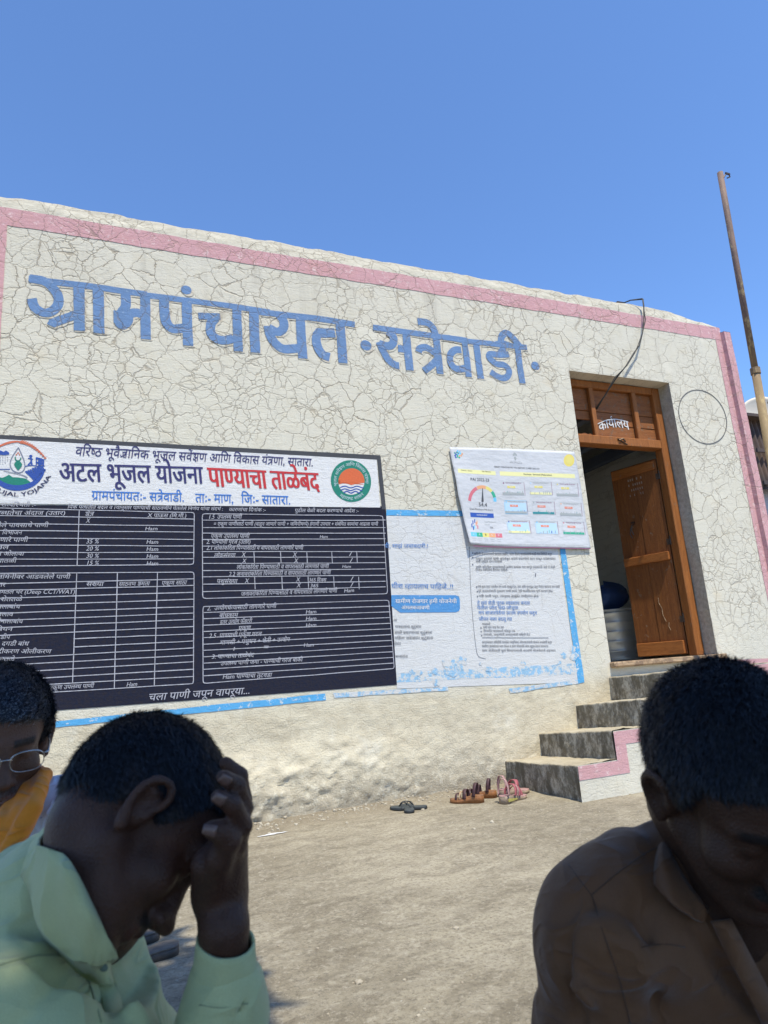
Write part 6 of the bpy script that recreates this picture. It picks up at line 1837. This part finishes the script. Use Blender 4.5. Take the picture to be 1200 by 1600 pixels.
    sh = cloth('pale_green_shirt_cloth', (.50, .52, .27), (.43, .46, .235))
    so_, sV, sQ = person_mesh('shirt', fs, sh, root)
    bb_, bs_ = tree_of(V, Q), tree_of(sV, sQ); C2 = lambda x, y, d, g=.010: P(x, y, front(bs_, x, y, front(bb_, x, y, d, g), g * .6))
    sm_ = cloth('green_seam_thread', (.30, .33, .18))
    seam(bs_, 'seam', [(0, 1508), (60, 1492), (105, 1494), (138, 1530), (158, 1598)], sm_, root); seam(bs_, 'seam', [(52, 1368), (70, 1385)], sm_, root, .0022)
    seam(bs_, 'seam', [(312, 1570), (345, 1575), (388, 1568)], sm_, root, .0007)
    # collar, turned down round the neck
    ribbon('collar', [[P(126, 1325, .835), P(84, 1294, .765), C2(104, 1335, .705, .009), C2(130, 1385, .690, .009), C2(156, 1440, .690, .009), C2(178, 1484, .705, .009)],
                      [P(112, 1330, .845), P(76, 1300, .765), C2(90, 1348, .692, .013), C2(116, 1402, .676, .013), C2(146, 1460, .672, .013), C2(172, 1506, .684, .016)],
                      [P(96, 1350, .855), P(40, 1334, .775), C2(50, 1394, .700, .008), C2(78, 1462, .676, .010), C2(128, 1524, .664, .008), C2(176, 1540, .668, .008)]], sh, root, .0026, avoid=(bb_,))
    ribbon('placket', [[C2(174, 1512, .690, .005), C2(188, 1560, .690, .005), C2(198, 1640, .69, .005)], [C2(150, 1518, .69, .005), C2(160, 1566, .69, .005), C2(168, 1640, .69, .005)]], sh, root, .003)
    # cuff: a doubled band round the wrist
    def ring(cx, cy, dd, rx, rz, a0=0, a1=2 * pi, n_=26, tilt=0.0):
        return [P(cx, cy, dd) + RR * rx * cos(t) + FF * rz * sin(t) + UU * tilt * cos(t) for t in np.linspace(a0, a1, n_)]
    ribbon('cuff', [ring(353, 1468, .667, .0268, .028, .25, 6.4, tilt=-.005), ring(352, 1500, .668, .0285, .030, .22, 6.4, tilt=-.004), ring(351, 1562, .671, .0330, .034, .2, 6.4, tilt=-.002)], sh, root, .003, sub=2)
    m = MB(); bp = P(162, 1512, .636); m.lathe([(0, .0010), (.0032, .0010), (.0042, 0), (.0032, -.0010), (0, -.0010)], (0, 0, 0), 16)
    o = m.build('button', mat_s('shirt_button', (.12, .16, .12)), None, True); o.matrix_world = Matrix.Translation(Vector(bp)) @ Vector(-FF).to_track_quat('Z', 'Y').to_matrix().to_4x4(); adopt(o, root)
M_nail = N('finger_nail', .35, .5); M_nail.col((.13, .072, .055)); M_nail = M_nail.m
man_green()

def body_frame(pelv, fwd):
    fwd = unit(np.array([fwd[0], fwd[1], 0])); return fwd, np.array([fwd[1], -fwd[0], 0])
def mk_head(cr, d, Fc, Uc, s):
    Fv = unit(Fc[0] * RR + Fc[1] * UU + Fc[2] * FF); U = Uc[0] * RR + UU + Uc[1] * FF; U = unit(U - (U @ Fv) * Fv)
    c = P(cr[0], cr[1], d) - s * (-.012 * Fv + .045 * U)
    return Head(c, Fv, U, s)
def trousers(ft, root, mat):
    ft.noise(.007, 9, 3); ft.floor(); person_mesh('trousers', ft, mat, root)

# ------------------------------------------------------------------ man in the brown shirt
def man_brown():
    H = mk_head((1142, 1168), .690, (.13, -.43, -.9), (-.16, .10), .93)
    b0 = P(1180, 1500, .82)
    root = empty('person', (float(b0[0]), float(b0[1]), 0), 'man in a dark brown shirt, head bowed towards the camera, seated at lower right', 'person')
    nk = P(1150, 1370, .800)
    fb = Field(np.array([.08, .05, -.005]), np.array([.98, 1.12, .90]), .0042)
    H.face(fb)
    fb.chain([H.p(0, -.035, -.02), H.p(0, -.045, -.075), nk, P(1155, 1440, .81)], [.058, .056, .060, .075], .02)
    fb.cap(H.p(0, .02, -.06), P(1165, 1430, .775), .040, .052, .03)
    shA, shB = P(952, 1452, .76), P(1400, 1420, .80)
    chest = P(1180, 1600, .84); pelv = P(1190, 1700, .88); pelv[2] = .12
    fb.cap(shA, shB, .050, .050, .04); fb.chain([P(1155, 1440, .81), chest, pelv + np.array([0, 0, .05])], [.075, .095, .105], .04)
    elA, elB = P(925, 1810, .74), P(1440, 1800, .76)
    hA = elA * .4 + P(1180, 1800, .62) * .6; hA[2] = elA[2] - .02; hB = elB * .4 + P(1180, 1800, .62) * .6; hB[2] = elB[2] - .02
    for s_, e_, h_ in ((shA, elA, hA), (shB, elB, hB)):
        fb.chain([s_, e_, h_], [.045, .038, .027], .02)
        dd = unit(h_ - e_); up = np.array([0, 0, 1.0]); sd_ = np.cross(dd, up)
        fb.cap(h_, h_ + dd * .06, .026, .022, .015)
        for q in range(4): b_ = h_ + dd * .07 + sd_ * (.027 - .018 * q); fb.chain([b_, b_ + dd * .035 - up * .008, b_ + dd * .06 - up * .026], [.0095, .0088, .007], .004)
        fb.chain([h_ + dd * .02 + sd_ * .025, h_ + dd * .05 + sd_ * .045, h_ + dd * .08 + sd_ * .048 - up * .01], [.012, .010, .008], .006)
    fwd, rgt = body_frame(pelv, -_f)
    ft = Field(np.array([.0, .0, -.005]), np.array([1.15, 1.25, .34]), .009)
    legs(fb, ft, (pelv[0], pelv[1], .12), fwd, rgt, .26); ft.cap(pelv + rgt * .1, pelv - rgt * .1, .125, .125, .04)
    person_mesh('body', fb, skin_mat('deep_brown_skin', (.058, .027, .016), H, stubble=.0, moustache=.9), root)
    trousers(ft, root, cloth('black_trouser_cloth', (.03, .03, .035)))
    hair_mesh(H, M_hair, root, 'thick short black hair', n_=46000, ln=.0105, front=.056, nape=-.055, comb=(.2, .5, -.5), thick=.008, seed=8, lift=.35)
    fs = Field(np.array([.06, .10, .03]), np.array([1.0, 1.10, .82]), .0050)
    fs.chain([P(1150, 1440, .815), P(1170, 1530, .83), chest, pelv + np.array([0, 0, .08])], [.085, .110, .125, .140], .05)
    fs.cap(shA, shB, .066, .066, .05)
    fs.chain([P(1095, 1345, .81), P(1010, 1385, .79), shA], [.052, .056, .066], .035); fs.chain([P(1230, 1345, .82), P(1320, 1375, .81), shB], [.052, .056, .066], .035)
    fs.cap(P(1080, 1540, .775), P(1280, 1540, .775), .075, .075, .05)
    for s_, e_, h_ in ((shA, elA, hA), (shB, elB, hB)): fs.chain([s_, (s_ + e_) / 2, e_], [.067, .063, .056], .03); fs.cap(e_, e_ * .6 + h_ * .4, .056, .046, .03)
    fs.noise(.0085, 7, 3, seed=14.0); fs.crease(.012, 9, (1, 1, .45), 2.0); fs.crease(.007, 15, (.6, .6, 1.3), 7.0)
    fs.folds([(P(x0, y0, a), P(x1, y1, b_), w * 1.2, dp * 2.0) for x0, y0, a, x1, y1, b_, w, dp in ((890, 1350, .70, 925, 1395, .69, .003, .004), (925, 1392, .69, 1000, 1335, .72, .003, .004), (1000, 1335, .72, 1045, 1300, .74, .003, .004), (925, 1395, .69, 985, 1600, .68, .004, .004), (900, 1500, .68, 980, 1600, .68, .010, .010), (870, 1520, .69, 940, 1590, .68, .009, -.009), (880, 1560, .69, 950, 1630, .68, .008, .008), (1000, 1400, .71, 1020, 1600, .71, .012, .009), (1060, 1440, .71, 1080, 1640, .72, .011, -.009), (960, 1330, .73, 1020, 1290, .75, .008, -.007), (950, 1300, .76, 1030, 1265, .78, .007, .008), (1100, 1480, .71, 1200, 1600, .72, .010, .009))])
    fs.cap(P(1150, 1330, .79), P(1152, 1415, .760), .062, .045, .006, 's'); fs.cap(P(1160, 1400, .72), P(1180, 1520, .70), .036, .012, .008, 's')
    sh = cloth('dark_brown_shirt_cloth', (.155, .068, .028), (.115, .050, .022), rough=.6)
    so_, sV, sQ = person_mesh('shirt', fs, sh, root)
    ribbon('collar', [[P(1120, 1300, .865), P(1058, 1300, .830), P(1044, 1318, .775), P(1070, 1372, .735), P(1106, 1420, .715)],
                      [P(1110, 1305, .875), P(1044, 1300, .830), P(1030, 1330, .760), P(1052, 1386, .722), P(1100, 1440, .705)],
                      [P(1080, 1330, .885), P(1015, 1335, .830), P(1018, 1372, .752), P(1046, 1408, .712), P(1086, 1436, .702)]], sh, root, .003)
    ribbon('collar', [[P(1150, 1300, .865), P(1236, 1300, .830), P(1250, 1330, .775), P(1225, 1390, .735), P(1190, 1430, .715)],
                      [P(1150, 1305, .875), P(1250, 1302, .830), P(1266, 1340, .760), P(1240, 1402, .722), P(1196, 1450, .705)],
                      [P(1150, 1330, .885), P(1282, 1335, .830), P(1290, 1382, .752), P(1262, 1440, .712), P(1230, 1478, .698)]], sh, root, .003)
    bs_ = tree_of(sV, sQ); sm_ = cloth('brown_seam_thread', (.085, .042, .022))
    for ln_ in ([(1040, 1318), (1005, 1335), (960, 1368), (925, 1398)], [(888, 1350), (908, 1378), (925, 1398), (940, 1450), (968, 1530), (985, 1600)], [(1002, 1480), (1040, 1474), (1070, 1480)]): seam(bs_, 'seam', ln_, sm_, root, .0008)
    for ln_ in ([(1040, 1318, .758), (1005, 1335, .742), (960, 1368, .716), (925, 1398, .702)], [(890, 1352, .705), (908, 1380, .700), (925, 1398, .702), (940, 1450, .694), (975, 1530, .688), (990, 1610, .69)]):
        pass
    ribbon('placket', [[P(1112, 1440, .700), P(1140, 1500, .694), P(1182, 1580, .690), P(1215, 1660, .70)], [P(1142, 1436, .704), P(1172, 1492, .698), P(1212, 1570, .694), P(1245, 1650, .70)]], sh, root, .003)
man_brown()

# ------------------------------------------------------------------ bespectacled man with the orange scarf
def man_scarf():
    H = mk_head((2, 1118), 1.12, (.60, -.10, -.9), (.105, -.02), .90)
    b0 = P(-60, 1300, 1.12)
    root = empty('person', (float(b0[0]), float(b0[1]), 0), 'man with greying hair, orange scarf and white blue-specked shirt, cut by the left edge', 'person')
    nk = P(-20, 1285, 1.17); pelv = P(-80, 1400, 1.25); pelv[2] = .12
    fb = Field(np.array([-1.50, .45, -.005]), np.array([.02, 1.42, .90]), .0046)
    H.face(fb)
    fb.chain([H.p(0, -.035, -.02), H.p(0, -.045, -.075), nk], [.056, .054, .060], .02); fb.cap(H.p(0, .015, -.07), P(-22, 1290, 1.14), .038, .05, .03)
    shA, shB = P(118, 1286, 1.19), P(-245, 1330, 1.17); chest = P(-70, 1450, 1.19)
    fb.chain([nk, chest, pelv + np.array([0, 0, .05])], [.06, .10, .105], .04); fb.cap(shA, shB, .036, .036, .04)
    fwd, rgt = body_frame(pelv, P(300, 1000, 1) * np.array([1, 0, 0]) + np.array([.5, -.6, 0]))
    elA, elB = shA + np.array([.06, -.06, -.27]), shB + np.array([-.03, -.08, -.27])
    hA = pelv + fwd * .30 - rgt * .10; hB = pelv + fwd * .30 + rgt * .10; hA[2] = hB[2] = .24
    for s_, e_, h_ in ((shA, elA, hA), (shB, elB, hB)):
        fb.chain([s_, e_, h_], [.045, .038, .027], .02); dd = unit(h_ - e_); up = np.array([0, 0, 1.0]); sd_ = np.cross(dd, up)
        fb.cap(h_, h_ + dd * .06, .026, .022, .015)
        for q in range(4): b_ = h_ + dd * .07 + sd_ * (.027 - .018 * q); fb.chain([b_, b_ + dd * .035 - up * .008, b_ + dd * .06 - up * .026], [.0095, .0088, .007], .004)
        fb.chain([h_ + dd * .02 + sd_ * .025, h_ + dd * .05 + sd_ * .045, h_ + dd * .08 + sd_ * .048 - up * .01], [.012, .010, .008], .006)
    ft = Field(np.array([-1.45, .45, -.005]), np.array([.0, 1.6, .34]), .010)
    legs(fb, ft, (pelv[0], pelv[1], .12), fwd, rgt, .26); ft.cap(pelv + rgt * .1, pelv - rgt * .1, .125, .125, .04)
    person_mesh('body', fb, skin_mat('brown_skin', (.115, .056, .036), H, stubble=.45, moustache=.5), root)
    trousers(ft, root, cloth('white_dhoti_cloth', (.50, .50, .48)))
    hair_mesh(H, M_hairg, root, 'short dark hair turning grey', n_=40000, ln=.016, front=.052, nape=-.05, comb=(.6, .7, -.2), thick=.0065, seed=12, lift=.25, wid=.0006)
    fs = Field(np.array([-1.15, .58, .04]), np.array([.06, 1.50, .80]), .0064)
    fs.chain([nk + np.array([0, 0, -.06]), chest, pelv + np.array([0, 0, .08])], [.080, .125, .135], .05); fs.cap(shA, shB, .068, .068, .06)
    fs.cap(P(20, 1290, 1.19), shA, .058, .068, .04); fs.cap(P(-80, 1300, 1.18), shB, .058, .068, .04)
    for s_, e_, h_ in ((shA, elA, hA), (shB, elB, hB)): fs.chain([s_, (s_ + e_) / 2, e_], [.069, .063, .056], .03); fs.cap(e_, e_ * .3 + h_ * .7, .056, .042, .03)
    fs.noise(.007, 7, 3, seed=24.0); fs.folds([(P(45, 1330, 1.12), P(95, 1265, 1.13), .007, .010), (P(60, 1290, 1.12), P(110, 1250, 1.15), .007, -.008)])
    fs.cap(nk, H.p(0, -.02, -.03), .060, .060, .008, 's')
    person_mesh('shirt', fs, cloth('white_blue_specked_cloth', (.66, .70, .78), (.58, .63, .74), dots=(.08, .13, .36)), root)
    # scarf: a bundle of soft folds over the shoulders and down the chest
    fc = Field(np.array([-1.0, .58, .28]), np.array([.02, 1.50, .86]), .0050)
    L0 = [P(-95, 1245, 1.25), P(-20, 1216, 1.27), P(36, 1212, 1.22), P(46, 1232, 1.10), P(28, 1282, 1.020), P(-6, 1345, .985), P(-30, 1420, 1.00), P(-45, 1540, 1.02)]
    L1 = [P(-95, 1245, 1.25), P(-150, 1265, 1.15), P(-150, 1330, 1.05), P(-130, 1420, 1.02), P(-125, 1540, 1.03)]
    rr_ = np.random.default_rng(2)
    for k in range(8):
        o = (k - 3.5) * .0085
        side = unit(RR * .85 + UU * .45)
        fc.chain([q + side * o * (1 if i > 2 else .7) + UU * (.010 * sin(k * 2.1) if i > 2 else .014 * (k % 3) - .01) - FF * (.007 * (k % 2) + .004 * sin(i * 1.3 + k)) for i, q in enumerate(L0)], [.011 + .003 * ((k * 7) % 3) / 2] * len(L0), .005)
    for k in range(7):
        o = (k - 3) * .012
        fc.chain([q + RR * o - FF * (.006 * (k % 2)) for q in L1], [.012] * len(L1), .006)
    fc.noise(.0022, 18, 3, seed=6)
    person_mesh('scarf', fc, cloth('orange_scarf_cloth', (.80, .25, .02), (.66, .18, .014), weave=.8), root, 'folded orange scarf')
    # spectacles
    G = empty('spectacles', tuple(H.p(0, .11, .008)), 'thin steel half-rim spectacles worn by the man with the orange scarf', 'glasses')
    st = N('steel_wire', .25, .5); st.b.inputs['Metallic'].default_value = .9; st.col((.45, .43, .42)); st = st.m
    gl = N('spectacle_glass', .05, .5); gl.b.inputs['Transmission Weight'].default_value = 1.0; gl.b.inputs['IOR'].default_value = 1.08; gl.col((.92, .94, .95)); gl = gl.m
    for s_ in (-1, 1):
        cx = s_ * .0335
        loopp = [(cx + .0265 * (abs(cos(t)) ** .75) * (1 if cos(t) > 0 else -1), .0175 * (abs(sin(t)) ** .75) * (1 if sin(t) > 0 else -1) - .002) for t in np.linspace(0, 2 * pi, 41)]
        Y = lambda x: .112 - 1.6 * x * x - .05 * abs(x)
        m = MB(); m.tube([H.p(x, Y(x), z + .006) for x, z in loopp], [.0013 if z > 0 else .0007 for x, z in loopp], 6, False); adopt(m.build('rim', st, None, True), G)
        m = MB(); pts = [H.p(x, Y(x), z + .006) for x, z in loopp[:-1]]; m.add([H.p(cx, Y(cx) + .0015, .004)] + pts, [(0, i + 1, (i + 1) % 40 + 1) for i in range(40)]); adopt(m.build('lens', gl, None, True), G)
        m = MB(); m.tube([H.p(s_ * .060, Y(.06), .014), H.p(s_ * .066, .100, .014), H.p(s_ * .074, .060, .012), H.p(s_ * .080, -.004, .018), H.p(s_ * .082, -.020, .000)], [.0012, .0022, .0016, .0014, .0014], 6); adopt(m.build('temple_arm', st, None, True), G)
    m = MB(); m.tube([H.p(-.010, .112, .010), H.p(0, .117, .013), H.p(.010, .112, .010)], .0011, 6); adopt(m.build('bridge', st, None, True), G)
man_scarf()

# ================================================================== THE TREE WHOSE SHADE THEY SIT IN
def shade_tree():
    r = np.random.default_rng(9)
    T = empty('neem_tree', (-1.6, -3.0, 0), 'spreading leafy tree behind the seated men that throws their shade', 'tree')
    bark = mat_s('grey_brown_bark', (.16, .12, .085), (.08, .06, .045), .9)
    f = Field(0, 0, .05)
    f.chain([(-1.6, -3, -.1), (-1.6, -3, .2), (-1.5, -2.95, 1.4), (-1.3, -2.9, 2.5)], [.26, .20, .16, .14], .08)
    tips = []
    for k, (tx_, ty_, tz_) in enumerate(((-3.6, -3.4, 4.6), (-2.4, -1.6, 4.8), (-.6, -1.5, 4.9), (.8, -2.0, 4.7), (2.4, -2.6, 4.5), (.3, -4.2, 5.2), (-2.2, -4.8, 5.0), (-.9, -2.9, 5.8))):
        mid = np.array([(-1.3 + tx_) / 2, (-2.9 + ty_) / 2, (2.5 + tz_) / 2 + .3]); f.chain([(-1.3, -2.9, 2.4), mid, (tx_, ty_, tz_)], [.11, .07, .03], .05); tips.append(((tx_, ty_, tz_)))
    V, Q = f.mesh(1); adopt(fastmesh('trunk', V, Q, bark), T)
    # leaflets in sprays through a broad flat crown
    n_ = 31000; C0 = []
    while len(C0) < 420:
        x, y, z = r.uniform(-4.8, 4.2), r.uniform(-6.2, -.85), r.uniform(3.7, 6.4)
        if ((x + .4) / 4.6) ** 2 + ((y + 3.2) / 2.9) ** 2 + ((z - 4.9) / 1.5) ** 2 < 1: C0.append((x, y, z))
    C0 = np.array(C0)
    # the leading edge of the shade, over the camera side of the yard
    ed = []
    for k in range(260):
        xx = r.uniform(-2.6, 3.2); zz = r.uniform(3.9, 4.9); gy = (2.35 - .25 * r.random()) if xx < .22 else 1.05 + .05 * r.uniform(-.6, 1.0)
        ed.append((xx + zz * sd[0] / sd[2], gy + zz * sd[1] / sd[2] - r.uniform(0, 1.1), zz))
    for k in range(150):
        xx = r.uniform(-.7, .22); zz = r.uniform(3.9, 4.9); gy = r.uniform(1.7, 2.42)
        if r.random() < .25: continue
        ed.append((xx + zz * sd[0] / sd[2], gy + zz * sd[1] / sd[2], zz))
    C0 = np.concatenate([C0, np.array(ed)])
    ci = r.integers(0, len(C0), n_); p = C0[ci] + r.normal(0, .15, (n_, 3))
    gx = p[:, 0] - p[:, 2] * sd[0] / sd[2]; gy_ = p[:, 1] - p[:, 2] * sd[1] / sd[2]
    p = p[~((gx > .42) & (gy_ > 1.22 + .06 * np.sin(gx * 9)))]; n_ = len(p)
    d = r.normal(0, 1, (n_, 3)); d[:, 2] *= .4; d[:, 2] -= .3; d /= np.linalg.norm(d, axis=1)[:, None]
    s_ = np.cross(d, r.normal(0, .5, (n_, 3)) + [0, 0, 1]); s_ /= np.linalg.norm(s_, axis=1)[:, None]
    L_ = r.uniform(.09, .17, (n_, 1)); w = L_ * .30
    VV = np.stack([p, p + d * L_ * .5 + s_ * w, p + d * L_, p + d * L_ * .5 - s_ * w], 1).reshape(-1, 3)
    F4 = np.arange(n_ * 4).reshape(-1, 4)
    n = N('green_leaf', .6, .3); n.col(n.mix(n.noise(3, 2), (.05, .10, .025), (.09, .14, .03)))
    o = fastmesh('crown', VV, F4, n.m, smooth=False); adopt(o, T); o['kind'] = 'stuff'
shade_tree()
